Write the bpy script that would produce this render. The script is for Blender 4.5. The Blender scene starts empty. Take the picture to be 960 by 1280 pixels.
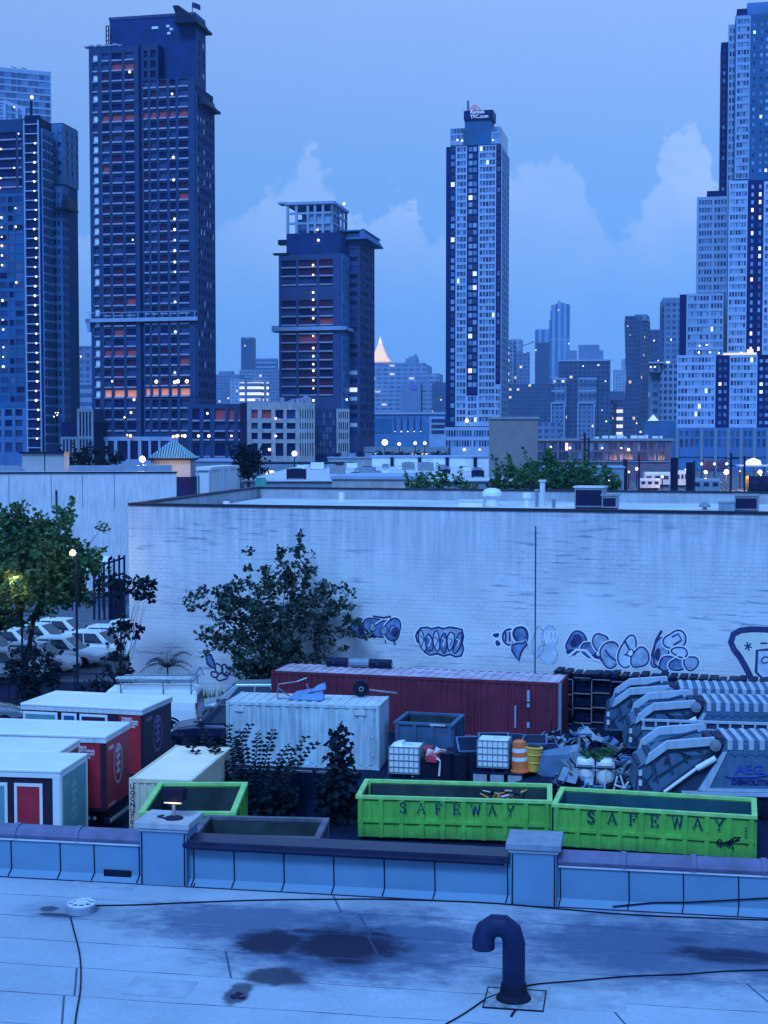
import bpy, bmesh, math, random
from mathutils import Vector, Matrix, Euler
R = math.radians
rnd = random.Random(11)
scene = bpy.context.scene
COL = scene.collection
# ------------------------------------------------------------------ viewpoint
F, CX, CY, HZ, H = 1800.0, 480.0, 640.0, 555.0, 13.0
TH = math.atan((CY - HZ) / F)
CT, ST = math.cos(TH), math.sin(TH)
def ray(px, py):
    a = (px - CX) / F; b = (CY - py) / F
    return a, CT + b * ST, -ST + b * CT
def P(px, py, D):
    r = ray(px, py); t = D / r[1]
    return Vector((r[0] * t, D, H + r[2] * t))
def G(px, py, z=0.0):
    r = ray(px, py); t = (z - H) / r[2]
    return Vector((r[0] * t, r[1] * t, z))
def ZY(py, D): return P(480, py, D).z
def XP(px, D): return (px - CX) / F * D
cam = bpy.data.cameras.new("camera"); camo = bpy.data.objects.new("camera", cam); COL.objects.link(camo)
cam.sensor_fit = 'VERTICAL'; cam.sensor_height = 24; cam.lens = F / 1280 * 24
cam.clip_end = 20000; cam.clip_start = 0.1
camo.location = (0, 0, H); camo.rotation_euler = (math.pi / 2 - TH, 0, 0)
scene.camera = camo
scene.render.resolution_x, scene.render.resolution_y = 768, 1024
vs = scene.view_settings
vs.view_transform = 'Standard'; vs.look = 'None'; vs.gamma = 1; vs.exposure = 0; vs.use_curve_mapping = False
scene.render.engine = 'CYCLES'
cy = scene.cycles
cy.use_denoising = True
try: cy.denoiser = 'OPENIMAGEDENOISE'
except Exception: pass
cy.max_bounces = 5; cy.diffuse_bounces = 3; cy.glossy_bounces = 2; cy.transmission_bounces = 2; cy.volume_bounces = 1
cy.sample_clamp_indirect = 4; cy.caustics_reflective = False; cy.caustics_refractive = False

# ------------------------------------------------------------------ node helper
class NT:
    def __init__(s, nt): s.nt = nt; s.n = nt.nodes; s.l = nt.links
    def new(s, t, **kw):
        n = s.n.new(t)
        for k, v in kw.items(): setattr(n, k, v)
        return n
    def put(s, sock, v):
        if hasattr(v, 'is_output'): s.l.new(v, sock)
        else:
            if hasattr(sock.default_value, '__len__') and not hasattr(v, '__len__'): v = (v, v, v)
            if hasattr(sock.default_value, '__len__') and len(sock.default_value) == 4 and len(v) == 3: v = (*v, 1)
            sock.default_value = v
    def math(s, op, a, b=0.0, c=0.0, clamp=False):
        n = s.n.new('ShaderNodeMath'); n.operation = op; n.use_clamp = clamp
        s.put(n.inputs[0], a); s.put(n.inputs[1], b)
        if op in ('MULTIPLY_ADD', 'COMPARE', 'SMOOTH_MIN'): s.put(n.inputs[2], c)
        return n.outputs[0]
    def mr(s, v, a, b, c=0.0, d=1.0, smooth=False):
        n = s.n.new('ShaderNodeMapRange')
        if smooth: n.interpolation_type = 'SMOOTHSTEP'
        s.put(n.inputs[0], v)
        for i, x in enumerate((a, b, c, d)): s.put(n.inputs[i + 1], x)
        return n.outputs[0]
    def mix(s, f, a, b, mode='MIX'):
        n = s.n.new('ShaderNodeMix'); n.data_type = 'RGBA'; n.blend_type = mode
        s.put(n.inputs[0], f); s.put(n.inputs[6], a); s.put(n.inputs[7], b)
        return n.outputs[2]
    def noise(s, vec, sc, det=3.0, rough=.55):
        n = s.n.new('ShaderNodeTexNoise')
        if vec is not None: s.l.new(vec, n.inputs['Vector'])
        n.inputs['Scale'].default_value = sc; n.inputs['Detail'].default_value = det; n.inputs['Roughness'].default_value = rough
        return n.outputs[0]
    def sep(s, v):
        n = s.n.new('ShaderNodeSeparateXYZ'); s.l.new(v, n.inputs[0]); return n.outputs
    def comb(s, x, y, z):
        n = s.n.new('ShaderNodeCombineXYZ')
        for i, q in enumerate((x, y, z)): s.put(n.inputs[i], q)
        return n.outputs[0]
    def bump(s, h, st=.3, dist=.02):
        n = s.n.new('ShaderNodeBump'); n.inputs['Strength'].default_value = st; n.inputs['Distance'].default_value = dist
        s.l.new(h, n.inputs['Height']); return n.outputs[0]
def newmat(name):
    m = bpy.data.materials.new(name); m.use_nodes = True
    t = NT(m.node_tree); b = m.node_tree.nodes['Principled BSDF']
    return m, t, b
_mats = {}
def mat(name, col, rough=.7, metal=0., var=.14, sc=1.5, bump=0., emit=None, ior=1.45, streak=0.):
    if name in _mats: return _mats[name]
    m, t, b = newmat(name)
    if ior == 1.45 and max(col) < .13 and metal == 0: ior = 1.22
    tc = t.new('ShaderNodeTexCoord').outputs['Object']
    n = t.noise(tc, sc, 4)
    k = t.mr(n, .3, .7, 1 - var, 1 + var)
    if streak:
        x, y, z = t.sep(tc)
        sn = t.noise(t.comb(t.math('MULTIPLY', x, 6), t.math('MULTIPLY', y, 6), t.math('MULTIPLY', z, .5)), 1, 3)
        k = t.math('MULTIPLY', k, t.mr(sn, .45, .75, 1, 1 - streak))
    c = t.mix(1, (*col, 1), k, 'MULTIPLY')
    t.l.new(c, b.inputs['Base Color'])
    t.put(b.inputs['Roughness'], t.mr(n, .3, .7, max(.03, rough - .06), min(1, rough + .06)))
    b.inputs['Metallic'].default_value = metal; b.inputs['IOR'].default_value = ior
    if bump: t.l.new(t.bump(t.noise(tc, sc * 6, 4), bump), b.inputs['Normal'])
    if emit: 
        b.inputs['Emission Color'].default_value = (*emit[0], 1); b.inputs['Emission Strength'].default_value = emit[1]
    _mats[name] = m
    return m
def gridmat(name, wall, glass, wx, wz, fx=.62, fz=.6, lit=.03, ls=1.2, lc=(1, .78, .45), rough=.35, var=.35):
    """procedural storeys of windows for walls that stand far off or turn away"""
    m, t, b = newmat(name)
    x, y, z = t.sep(t.new('ShaderNodeTexCoord').outputs['Object'])
    a = t.math('DIVIDE', t.math('ADD', x, y), wx); zz = t.math('DIVIDE', z, wz)
    fa = t.math('FRACT', a); fzv = t.math('FRACT', zz)
    mk = t.math('MULTIPLY', t.math('LESS_THAN', fa, fx), t.math('LESS_THAN', fzv, fz))
    wn = t.new('ShaderNodeTexWhiteNoise', noise_dimensions='2D')
    t.l.new(t.comb(t.math('FLOOR', a), t.math('FLOOR', zz), 0), wn.inputs['Vector'])
    r = wn.outputs['Value']
    g = t.mix(1, (*glass, 1), t.mr(r, 0, 1, 1 - var, 1 + var), 'MULTIPLY')
    tc = t.new('ShaderNodeTexCoord').outputs['Object']
    wl = t.mix(1, (*wall, 1), t.mr(t.noise(tc, .12, 3), .3, .7, .85, 1.15), 'MULTIPLY')
    t.l.new(t.mix(mk, wl, g), b.inputs['Base Color'])
    t.put(b.inputs['Roughness'], t.mr(mk, 0, 1, .75, rough))
    if lit:
        wn2 = t.new('ShaderNodeTexWhiteNoise', noise_dimensions='3D')
        t.l.new(t.comb(t.math('FLOOR', a), t.math('FLOOR', zz), 7.3), wn2.inputs['Vector'])
        on = t.math('GREATER_THAN', wn2.outputs['Value'], 1 - lit)
        b.inputs['Emission Color'].default_value = (*lc, 1)
        t.l.new(t.math('MULTIPLY', t.math('MULTIPLY', on, mk), ls), b.inputs['Emission Strength'])
    return m

# ------------------------------------------------------------------ mesh builder
class MB:
    def __init__(s): s.v = []; s.f = []; s.m = []; s.M = None
    def add(s, vs_, fs, m=0):
        o = len(s.v)
        if s.M is not None: vs_ = [s.M @ Vector(p) for p in vs_]
        s.v += [tuple(p) for p in vs_]
        for f in fs: s.f.append(tuple(o + i for i in f)); s.m.append(m)
    def box(s, x0, x1, y0, y1, z0, z1, m=0):
        if x0 > x1: x0, x1 = x1, x0
        if y0 > y1: y0, y1 = y1, y0
        if z0 > z1: z0, z1 = z1, z0
        s.add([(x0,y0,z0),(x1,y0,z0),(x1,y1,z0),(x0,y1,z0),(x0,y0,z1),(x1,y0,z1),(x1,y1,z1),(x0,y1,z1)],
              [(0,3,2,1),(4,5,6,7),(0,1,5,4),(1,2,6,5),(2,3,7,6),(3,0,4,7)], m)
    def prism(s, poly, y0, y1, m=0, axis='y'):
        n = len(poly)
        def at(p, q): return (p[0], q, p[1]) if axis == 'y' else ((q, p[0], p[1]) if axis == 'x' else (p[0], p[1], q))
        s.add([at(p, y0) for p in poly] + [at(p, y1) for p in poly],
              [tuple(range(n)), tuple(reversed(range(n, 2 * n)))] + [(i, (i + 1) % n, n + (i + 1) % n, n + i) for i in range(n)], m)
    def frustum(s, a, b, m=0):
        """two 4-point rings"""
        s.add(list(a) + list(b), [(3,2,1,0),(4,5,6,7),(0,1,5,4),(1,2,6,5),(2,3,7,6),(3,0,4,7)], m)
    def tube(s, pts, r, n=8, m=0, cap=True):
        pts = [Vector(p) for p in pts]; k = len(pts)
        rr = r if hasattr(r, '__len__') else [r] * k
        vs_, fs = [], []
        prev = None
        for i, p in enumerate(pts):
            d = (pts[min(i + 1, k - 1)] - pts[max(i - 1, 0)])
            if d.length < 1e-9: d = Vector((0, 0, 1))
            d.normalize()
            up = prev if prev is not None else (Vector((0, 0, 1)) if abs(d.z) < .9 else Vector((1, 0, 0)))
            x = (up - d * up.dot(d))
            if x.length < 1e-6: x = d.orthogonal()
            x.normalize(); y = d.cross(x); prev = x
            for j in range(n):
                a = 2 * math.pi * j / n
                vs_.append(p + (x * math.cos(a) + y * math.sin(a)) * rr[i])
        for i in range(k - 1):
            for j in range(n):
                j2 = (j + 1) % n
                fs.append((i * n + j, i * n + j2, (i + 1) * n + j2, (i + 1) * n + j))
        if cap: fs.append(tuple(reversed(range(n)))); fs.append(tuple((k - 1) * n + j for j in range(n)))
        s.add(vs_, fs, m)
    def lathe(s, prof, n=16, c=(0, 0, 0), m=0, axis='z'):
        vs_, fs = [], []
        for r, z in prof:
            for j in range(n):
                a = 2 * math.pi * j / n; p = (r * math.cos(a), r * math.sin(a), z)
                if axis == 'y': p = (p[0], z, p[1])
                if axis == 'x': p = (z, p[0], p[1])
                vs_.append((p[0] + c[0], p[1] + c[1], p[2] + c[2]))
        k = len(prof)
        for i in range(k - 1):
            for j in range(n):
                j2 = (j + 1) % n; fs.append((i * n + j, i * n + j2, (i + 1) * n + j2, (i + 1) * n + j))
        fs.append(tuple(reversed(range(n)))); fs.append(tuple((k - 1) * n + j for j in range(n)))
        s.add(vs_, fs, m)
    def mesh(s, name, mats, smooth=False, bevel=0.):
        me = bpy.data.meshes.new(name); me.from_pydata(s.v, [], s.f)
        mats = mats if isinstance(mats, (list, tuple)) else [mats]
        for q in mats: me.materials.append(q)
        if len(mats) > 1: me.polygons.foreach_set('material_index', s.m)
        if bevel:
            bm = bmesh.new(); bm.from_mesh(me)
            bmesh.ops.recalc_face_normals(bm, faces=bm.faces)
            es = [e for e in bm.edges if len(e.link_faces) == 2 and e.calc_face_angle(0) > .5]
            bmesh.ops.bevel(bm, geom=es, offset=bevel, segments=2, affect='EDGES', profile=.5, clamp_overlap=True)
            bm.to_mesh(me); bm.free()
        if smooth:
            me.polygons.foreach_set('use_smooth', [True] * len(me.polygons))
        me.update()
        return me
    def build(s, name, mats, parent=None, loc=(0, 0, 0), rz=0., smooth=False, bevel=0.):
        o = bpy.data.objects.new(name, s.mesh(name, mats, smooth, bevel)); COL.objects.link(o)
        o.location = loc; o.rotation_euler = (0, 0, rz)
        if parent: o.parent = parent
        return o
def tag(o, label=None, cat=None, group=None, kind=None):
    if label: o['label'] = label
    if cat: o['category'] = cat
    if group: o['group'] = group
    if kind: o['kind'] = kind
    return o
def thing(name, label, cat, loc=(0, 0, 0), rz=0., group=None):
    o = bpy.data.objects.new(name, None); COL.objects.link(o); o.empty_display_size = .3
    o.location = loc; o.rotation_euler = (0, 0, rz)
    return tag(o, label, cat, group)
def copy_tree(o, parent=None):
    c = o.copy(); COL.objects.link(c); c.parent = parent
    for ch in list(o.children): copy_tree(ch, c)
    return c
def lbox(parent, name, mats, x0, x1, y0, y1, z0, z1, bevel=0.):
    b = MB(); b.box(x0, x1, y0, y1, z0, z1); return b.build(name, mats, parent, bevel=bevel)
def text(parent, name, s, size, loc, m, rot=(math.pi / 2, 0, 0), depth=.008, sx=1., align='LEFT', bold=0., sp=1.):
    cu = bpy.data.curves.new(name, 'FONT'); cu.body = s; cu.size = size; cu.extrude = depth; cu.align_x = align; cu.offset = bold
    cu.resolution_u = 2; cu.space_line = sp
    o = bpy.data.objects.new(name, cu); COL.objects.link(o)
    dg = bpy.context.evaluated_depsgraph_get()
    me = bpy.data.meshes.new_from_object(o.evaluated_get(dg))
    bpy.data.objects.remove(o)
    me.materials.clear(); me.materials.append(m)
    q = bpy.data.objects.new(name, me); COL.objects.link(q)
    q.location = loc; q.rotation_euler = rot; q.scale = (sx, 1, 1)
    if parent: q.parent = parent
    return q

# ------------------------------------------------------------------ sky, sun, air
SUN_EL, SUN_AZ = 50., 200.
w = bpy.data.worlds.new("World"); scene.world = w; w.use_nodes = True
t = NT(w.node_tree); bg = w.node_tree.nodes['Background']
tc = t.new('ShaderNodeTexCoord').outputs['Generated']
x, y, z = t.sep(tc)
cr = t.new('ShaderNodeValToRGB'); el = cr.color_ramp.elements
stops = [(0., (.140, .41, .98)), (.10, (.150, .41, .97)), (.20, (.205, .44, .96)), (.31, (.30, .51, .99)), (.42, (.22, .47, 1.02)), (1., (.16, .43, 1.02))]
el[0].position, el[0].color = stops[0][0], (*stops[0][1], 1)
el[1].position, el[1].color = stops[-1][0], (*stops[-1][1], 1)
for p_, c_ in stops[1:-1]:
    e_ = el.new(p_); e_.color = (*c_, 1)
t.l.new(z, cr.inputs[0])
# left part of the sky a little deeper than the right
side = t.mr(x, -.3, .3, .92, 1.05)
base = t.mix(1, cr.outputs[0], side, 'MULTIPLY')
ym = t.math('MAXIMUM', y, .02)
u_ = t.math('DIVIDE', x, ym); v_ = t.math('DIVIDE', z, ym)
fc = t.new('ShaderNodeFloatCurve')
cv = fc.mapping.curves[0]
prof = [(-200, 330), (60, 318), (100, 285), (180, 300), (268, 290), (290, 262), (335, 246), (360, 214), (385, 190), (405, 208), (425, 248), (450, 276),
        (480, 258), (500, 244), (525, 260), (548, 288), (600, 262), (640, 228), (665, 206), (692, 198), (716, 216), (736, 264), (760, 286), (800, 262),
        (820, 204), (848, 177), (872, 186), (900, 250), (1160, 300)]
pts = [((((px - 480) / 1800) + .4) / .8, ((555 - py) / 1800) / .3) for px, py in prof]
cv.points[0].location = pts[0]; cv.points[1].location = pts[-1]
for p_ in pts[1:-1]: cv.points.new(*p_)
fc.mapping.update()
t.put(fc.inputs['Value'], t.mr(u_, -.4, .4))
uv = t.comb(u_, v_, 0)
n1 = t.noise(uv, 26, 6, .62); n3 = t.noise(uv, 110, 4, .6); n2 = t.noise(uv, 9, 3, .5)
hgt = t.math('MULTIPLY', fc.outputs[0], .3)
edge = t.math('SUBTRACT', t.math('ADD', hgt, t.math('ADD', t.math('MULTIPLY', t.math('SUBTRACT', n1, .5), .10), t.math('MULTIPLY', t.math('SUBTRACT', n3, .5), .035))), v_)
mk = t.mr(edge, -.002, .009, 0, 1, True)
fade = t.mr(v_, .075, .19, .12, 1., True)
wisp = t.math('MULTIPLY', t.mr(n2, .3, .7, .45, 1.1), t.mr(n1, .3, .7, .65, 1.15))
mk = t.math('MULTIPLY', t.math('MULTIPLY', mk, fade), t.math('MULTIPLY', wisp, t.mr(y, .2, .5, 0, 1)))
sky_c = t.mix(t.math('MULTIPLY', mk, .9), base, (.39, .60, 1.04, 1))
# sky behind the viewer brightened to add light on the facing walls
bk = t.mr(y, .1, -.7, 0., 1., True)
sky_c = t.mix(bk, sky_c, (.20, .50, 1.30, 1))
nis = t.new('ShaderNodeTexSky'); nis.sky_type = 'NISHITA'; nis.sun_disc = False
nis.sun_elevation = R(SUN_EL); nis.sun_rotation = R(SUN_AZ)
sky10 = t.mix(1, sky_c, (10, 10, 10, 1), 'MULTIPLY')
t.l.new(t.mix(.03, sky10, nis.outputs[0]), bg.inputs[0])
bg.inputs[1].default_value = 0.1
sl = bpy.data.lights.new("sun", 'SUN'); so = bpy.data.objects.new("sun", sl); COL.objects.link(so)
sl.energy = 3.2; sl.angle = R(16); sl.color = (.235, .51, 1.)
d = Vector((math.sin(R(SUN_AZ)) * math.cos(R(SUN_EL)), math.cos(R(SUN_AZ)) * math.cos(R(SUN_EL)), math.sin(R(SUN_EL))))
so.rotation_euler = d.to_track_quat('Z', 'Y').to_euler(); so.location = (0, -50, 100)

hz = MB(); hz.box(-1700, 1700, -150, 5200, -2, 330)
hm, ht, hb = newmat("haze"); hm.node_tree.nodes.remove(hb)
pv = ht.new('ShaderNodeVolumePrincipled'); pv.inputs['Color'].default_value = (.40, .72, 1., 1); pv.inputs['Density'].default_value = .9e-4
pv.inputs['Anisotropy'].default_value = .1
ht.l.new(pv.outputs[0], hm.node_tree.nodes['Material Output'].inputs['Volume'])
tag(hz.build('haze', hm), 'thin blue evening haze over the city', 'haze', kind='stuff')

# ------------------------------------------------------------------ materials
m_asphalt = mat('asphalt', (.025, .032, .06), .85, var=.35, sc=.35, bump=.2)
m_conc = mat('concrete', (.36, .38, .42), .85, var=.2, sc=.7, bump=.15, streak=.25)
m_white = mat('white_paint', (.74, .76, .78), .5, var=.07, sc=.8)
m_whited = mat('dirty_white_metal', (.60, .63, .67), .5, var=.16, sc=.8, streak=.3)
m_black = mat('black_rubber', (.008, .010, .026), .7, var=.3, sc=4)
m_dark = mat('dark_metal', (.008, .013, .045), .5, var=.3, sc=2)
m_navy = mat('navy_net', (.006, .028, .14), .9, var=.35, sc=.25)
m_steel = mat('grey_steel', (.24, .27, .32), .45, .3, var=.2, sc=2)
m_bluegrey = mat('bluegrey_paint', (.20, .26, .34), .5, var=.15, sc=1.2, streak=.25)
m_green, t, b = newmat('lime_paint'); _mats['lime_paint'] = m_green
tc = t.new('ShaderNodeTexCoord').outputs['Object']; x, y, z = t.sep(tc)
c = t.mix(1, (.125, .49, .075, 1), t.mr(t.noise(tc, .9, 5, .65), .3, .7, .7, 1.15), 'MULTIPLY')
st = t.noise(t.comb(t.math('MULTIPLY', x, 7), t.math('MULTIPLY', y, 7), t.math('MULTIPLY', z, .7)), 1, 4, .6)
c = t.mix(t.mr(st, .5, .75, 0, .55), c, (.03, .12, .045, 1))
c = t.mix(t.mr(t.noise(tc, 6, 6, .7), .60, .70, 0, .8), c, (.075, .06, .045, 1))
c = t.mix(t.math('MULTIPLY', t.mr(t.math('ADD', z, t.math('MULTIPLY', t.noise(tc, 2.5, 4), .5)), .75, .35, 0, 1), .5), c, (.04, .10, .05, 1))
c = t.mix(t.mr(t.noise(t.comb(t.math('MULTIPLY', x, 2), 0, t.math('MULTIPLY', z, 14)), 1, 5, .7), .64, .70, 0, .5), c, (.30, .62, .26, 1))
t.l.new(c, b.inputs['Base Color']); b.inputs['Roughness'].default_value = .55; t.l.new(t.bump(t.noise(tc, 1.6, 3), .35, .06), b.inputs['Normal'])
m_greenin = mat('dark_inner_steel', (.03, .05, .055), .8, var=.4, sc=1.5)
m_maroon = mat('maroon_corrugated', (.15, .016, .042), .65, var=.3, sc=.8, streak=.3)
m_maroontop = mat('pale_maroon_roof', (.52, .40, .48), .7, var=.35, sc=1.2)  # roof paler than the maroon sides
m_beige = mat('beige_container', (.66, .58, .44), .6, var=.1, sc=1)
m_red = mat('red_print', (.42, .025, .045), .45, var=.15, sc=1.5)
m_teal = mat('teal_print', (.12, .30, .36), .45, var=.2, sc=1.5)
m_boxdark = mat('dark_print', (.035, .022, .045), .45, var=.2, sc=2)
m_glass = mat('dark_glass', (.02, .03, .05), .08, var=.3, sc=.4, ior=1.6)
m_orange = mat('orange_plastic', (.85, .22, .03), .5, var=.15, sc=3)
m_yellow = mat('yellow_plastic', (.75, .42, .06), .5, var=.15, sc=3)
m_bark = mat('bark', (.045, .04, .04), .9, var=.3, sc=4)
m_wlamp = mat('lamp_glow', (1, .9, .7), .5, var=.01, emit=((1, .86, .62), 2.6))
m_wlampw = mat('lamp_glow_warm', (1, .6, .3), .5, var=.01, emit=((1, .56, .22), 1.7))
m_wlampc = mat('lamp_glow_cool', (.9, .95, 1), .5, var=.01, emit=((.85, .93, 1), 2.))
def leafmat(name, col, var=.75, tr=.3):
    m, t, b = newmat(name)
    tc = t.new('ShaderNodeTexCoord').outputs['Object']
    k = t.mr(t.noise(tc, 2.2, 5, .8), .32, .68, 1 - var, 1 + var)
    c = t.mix(1, (*col, 1), k, 'MULTIPLY')
    t.l.new(c, b.inputs['Base Color']); b.inputs['Roughness'].default_value = .6; b.inputs['Specular IOR Level'].default_value = .15
    ts = t.new('ShaderNodeBsdfTranslucent'); t.l.new(c, ts.inputs[0])
    mx = t.new('ShaderNodeMixShader'); mx.inputs[0].default_value = tr
    t.l.new(b.outputs[0], mx.inputs[1]); t.l.new(ts.outputs[0], mx.inputs[2])
    t.l.new(mx.outputs[0], m.node_tree.nodes['Material Output'].inputs[0])
    return m
m_leaf = leafmat('leaf_dark', (.05, .082, .072))
m_leafg = leafmat('leaf_green', (.055, .14, .065))
m_leafm = leafmat('leaf_mid', (.05, .15, .06))
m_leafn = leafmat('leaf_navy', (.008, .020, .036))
# ------------------------------------------------------------------ towers
m_frame = mat('frame_dark_concrete', (.011, .040, .130), .8, var=.22, sc=.12)
m_frame2 = mat('frame_plum_concrete', (.035, .055, .17), .8, var=.22, sc=.12)
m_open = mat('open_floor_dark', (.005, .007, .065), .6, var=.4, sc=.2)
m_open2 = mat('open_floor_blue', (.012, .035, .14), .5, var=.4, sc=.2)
m_openr = mat('open_floor_red', (.055, .010, .05), .6, var=.4, sc=.2)  # dim red lighting of the floors put into the colour
m_slab = mat('slab_edge', (.31, .30, .43), .7, var=.2, sc=.3)
m_rednet = mat('red_netting', (.42, .06, .08), .8, var=.3, sc=.4)
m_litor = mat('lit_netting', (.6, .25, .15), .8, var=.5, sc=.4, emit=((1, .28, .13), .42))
m_bright = mat('bright_opening', (.75, .76, .82), .5, var=.1, sc=.3)  # white panes paint in the brightness of sky seen through openings
m_litw = mat('lit_window_warm', (.8, .6, .4), .5, var=.3, sc=.5, emit=((1, .76, .46), 1.1))
m_litc = mat('lit_window_pale', (.8, .8, .8), .5, var=.3, sc=.5, emit=((.85, .9, 1), .8))
m_frl = mat('frame_pale', (.27, .37, .55), .6, var=.1, sc=.2)
m_frw = mat('frame_white', (.36, .46, .66), .6, var=.1, sc=.2)
m_gl1 = mat('tower_glass_blue', (.10, .20, .36), .12, var=.25, sc=.08, ior=1.7)
m_gl2 = mat('tower_glass_deep', (.035, .07, .18), .1, var=.3, sc=.08, ior=1.7)
m_gl3 = mat('tower_glass_dark', (.012, .02, .085), .1, var=.4, sc=.08, ior=1.6)
m_gl4 = mat('tower_glass_light', (.24, .36, .52), .15, var=.2, sc=.08, ior=1.7)
m_darkclad = mat('navy_cladding', (.005, .012, .10), .5, var=.25, sc=.1)
m_teald = mat('teal_cladding', (.01, .09, .23), .6, var=.25, sc=.1)
m_cladb = mat('blue_cladding', (.06, .16, .36), .6, var=.2, sc=.1)
g_side = gridmat('side_storeys', (.05, .08, .18), (.012, .02, .08), 3.0, 4.0, .6, .55, .02)
g_sidel = gridmat('pale_side_storeys', (.22, .28, .42), (.03, .06, .17), 2.4, 3.1, .6, .6, .01)

_pm = {}
class Tower:
    def __init__(s, name, label, xl, D, psi=12., cat='tower', group=None):
        s.D, s.psi = D, R(psi); s.c, s.s = math.cos(s.psi), math.sin(s.psi)
        s.X0 = XP(xl, D); s.fr = {}; s.win = []; s.lights = []
        s.e = thing(name, label, cat, (s.X0, D, 0), -s.psi, group)
        s.r = random.Random(len(name) * 7 + int(D))
    def dep(s, u, w): return s.D - u * s.s + w * s.c
    def U(s, px, w=0.):
        k = (px - CX) / F; return (k * (s.D + w * s.c) - s.X0 - w * s.s) / (s.c + k * s.s)
    def W(s, px, u):
        k = (px - CX) / F; return (k * (s.D - u * s.s) - s.X0 - u * s.c) / (s.s - k * s.c)
    def Z(s, py, u=0., w=0.): return ZY(py, s.dep(u, w))
    def block(s, x0, x1, y0, w0, w1, m, y1=None, name='wall'):
        u0, u1 = s.U(x0, w0), s.U(x1, w0); um = (u0 + u1) / 2
        z1 = s.Z(y0, um, w0); z0 = 0 if y1 is None else s.Z(y1, um, w0)
        lbox(s.e, name, m, u0, u1, w0, w1, z0, z1)
        return u0, u1, z0, z1
    def bar(s, m, plane, at, a0, a1, n0, n1, z0, z1):
        b = s.fr.setdefault(m.name, MB())
        if plane == 'F': b.box(a0, a1, at - n1, at - n0, z0, z1)
        elif plane == 'R': b.box(at + n0, at + n1, a0, a1, z0, z1)
        else: b.box(at - n1, at - n0, a0, a1, z0, z1)
    def face(s, plane, at, A0, A1, Z0, Z1, ops, rows, dep, fm, pick, slab=None, nm='window'):
        """piers and floor bands stand out of the wall; panes fill the openings"""
        ops = sorted(ops); rows = sorted(rows)
        edges = [A0] + [q for o in ops for q in o] + [A1]
        for i in range(0, len(edges), 2):
            if edges[i + 1] - edges[i] > .01: s.bar(fm, plane, at, edges[i], edges[i + 1], 0, dep, Z0, Z1)
        zs = [Z0] + [q for o in rows for q in o] + [Z1]
        for i in range(0, len(zs), 2):
            if zs[i + 1] - zs[i] > .01:
                for a0, a1 in ops: s.bar(fm, plane, at, a0, a1, 0, dep * .8, zs[i], zs[i + 1])
        if slab:
            for z0, z1 in rows:
                s.bar(slab, plane, at, A0 + .1, A1 - .1, .02, dep * .5, z0 - .4, z0 - .1)
                for a0, a1 in ops: s.bar(slab, plane, at, a0 + .02, a1 - .02, dep * .5, dep + .25, z0 - .45, z0 + .05)
        for ri, (z0, z1) in enumerate(reversed(rows)):
            for ci, (a0, a1) in enumerate(ops):
                m = pick(ci, ri)
                if m is None: continue
                s.win.append((2 if 'lit' in m.name or 'red' in m.name else s.r.random(), plane, (a0 + a1) / 2, at, (z0 + z1) / 2, a1 - a0, z1 - z0, m, nm))
    def rows(s, y0, y1, pitch, frac, u=0., w=0.):
        out = []; y = y0
        while y + pitch * frac <= y1 + .01:
            out.append((s.Z(y + pitch * frac, u, w), s.Z(y, u, w))); y += pitch
        return out
    def cols(s, pxs, w=0.): return [(s.U(a, w), s.U(b, w)) for a, b in pxs]
    def ncols(s, x0, x1, n, frac=.72, w=0.):
        a, b = s.U(x0, w), s.U(x1, w); p = (b - a) / n
        return [(a + p * (i + .5 - frac / 2), a + p * (i + .5 + frac / 2)) for i in range(n)]
    def lamp(s, u, w, z, r=.75, m=None): s.lights.append((u, w, z, r * s.r.uniform(.32, .52), m or m_wlamp))
    def finish(s, most=100):
        for i, (mn, b) in enumerate(s.fr.items()): b.build('slab_edge' if mn == 'slab_edge' else 'facade_frame', _mats[mn], s.e)
        s.win.sort(key=lambda q: -q[0])
        rest, rm = MB(), []
        for i, (pr, plane, a, at, z, ww, hh, m, nm) in enumerate(s.win):
            dx, dy = (ww / 2, .06) if plane == 'F' else (.06, ww / 2)
            loc = (a, at - .07, z) if plane == 'F' else ((at + .07, a, z) if plane == 'R' else (at - .07, a, z))
            if i < most:
                key = (plane == 'F', round(ww, 2), round(hh, 2), m.name)
                if key not in _pm:
                    b = MB(); b.box(-dx, dx, -dy, dy, -hh / 2, hh / 2); _pm[key] = b.mesh(nm, m)
                o = bpy.data.objects.new(nm, _pm[key]); COL.objects.link(o); o.location = loc; o.parent = s.e
            else:
                if m not in rm: rm.append(m)
                rest.box(loc[0] - dx, loc[0] + dx, loc[1] - dy, loc[1] + dy, loc[2] - hh / 2, loc[2] + hh / 2, rm.index(m))
        if rest.v: tag(rest.build('window', rm, s.e), kind='stuff')
        for u, w_, z, r, m in s.lights[:100]:
            key = ('lamp', r, m.name)
            if key not in _pm:
                b = MB(); b.lathe([(0.02 * r, -r), (.7 * r, -.7 * r), (r, 0), (.7 * r, .7 * r), (.02 * r, r)], 8); _pm[key] = b.mesh('work_light', m, True)
            o = bpy.data.objects.new('work_light', _pm[key]); COL.objects.link(o); o.location = (u, w_, z); o.parent = s.e
def bays(w0, w1, n, frac=.7):
    p = (w1 - w0) / n
    return [(w0 + p * (i + .5 - frac / 2), w0 + p * (i + .5 + frac / 2)) for i in range(n)]
def chooser(r, *wm):
    tot = sum(w_ for _, w_ in wm)
    def f(*_):
        q = r.random() * tot
        for m, w_ in wm:
            q -= w_
            if q <= 0: return m
        return wm[0][0]
    return f

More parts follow.
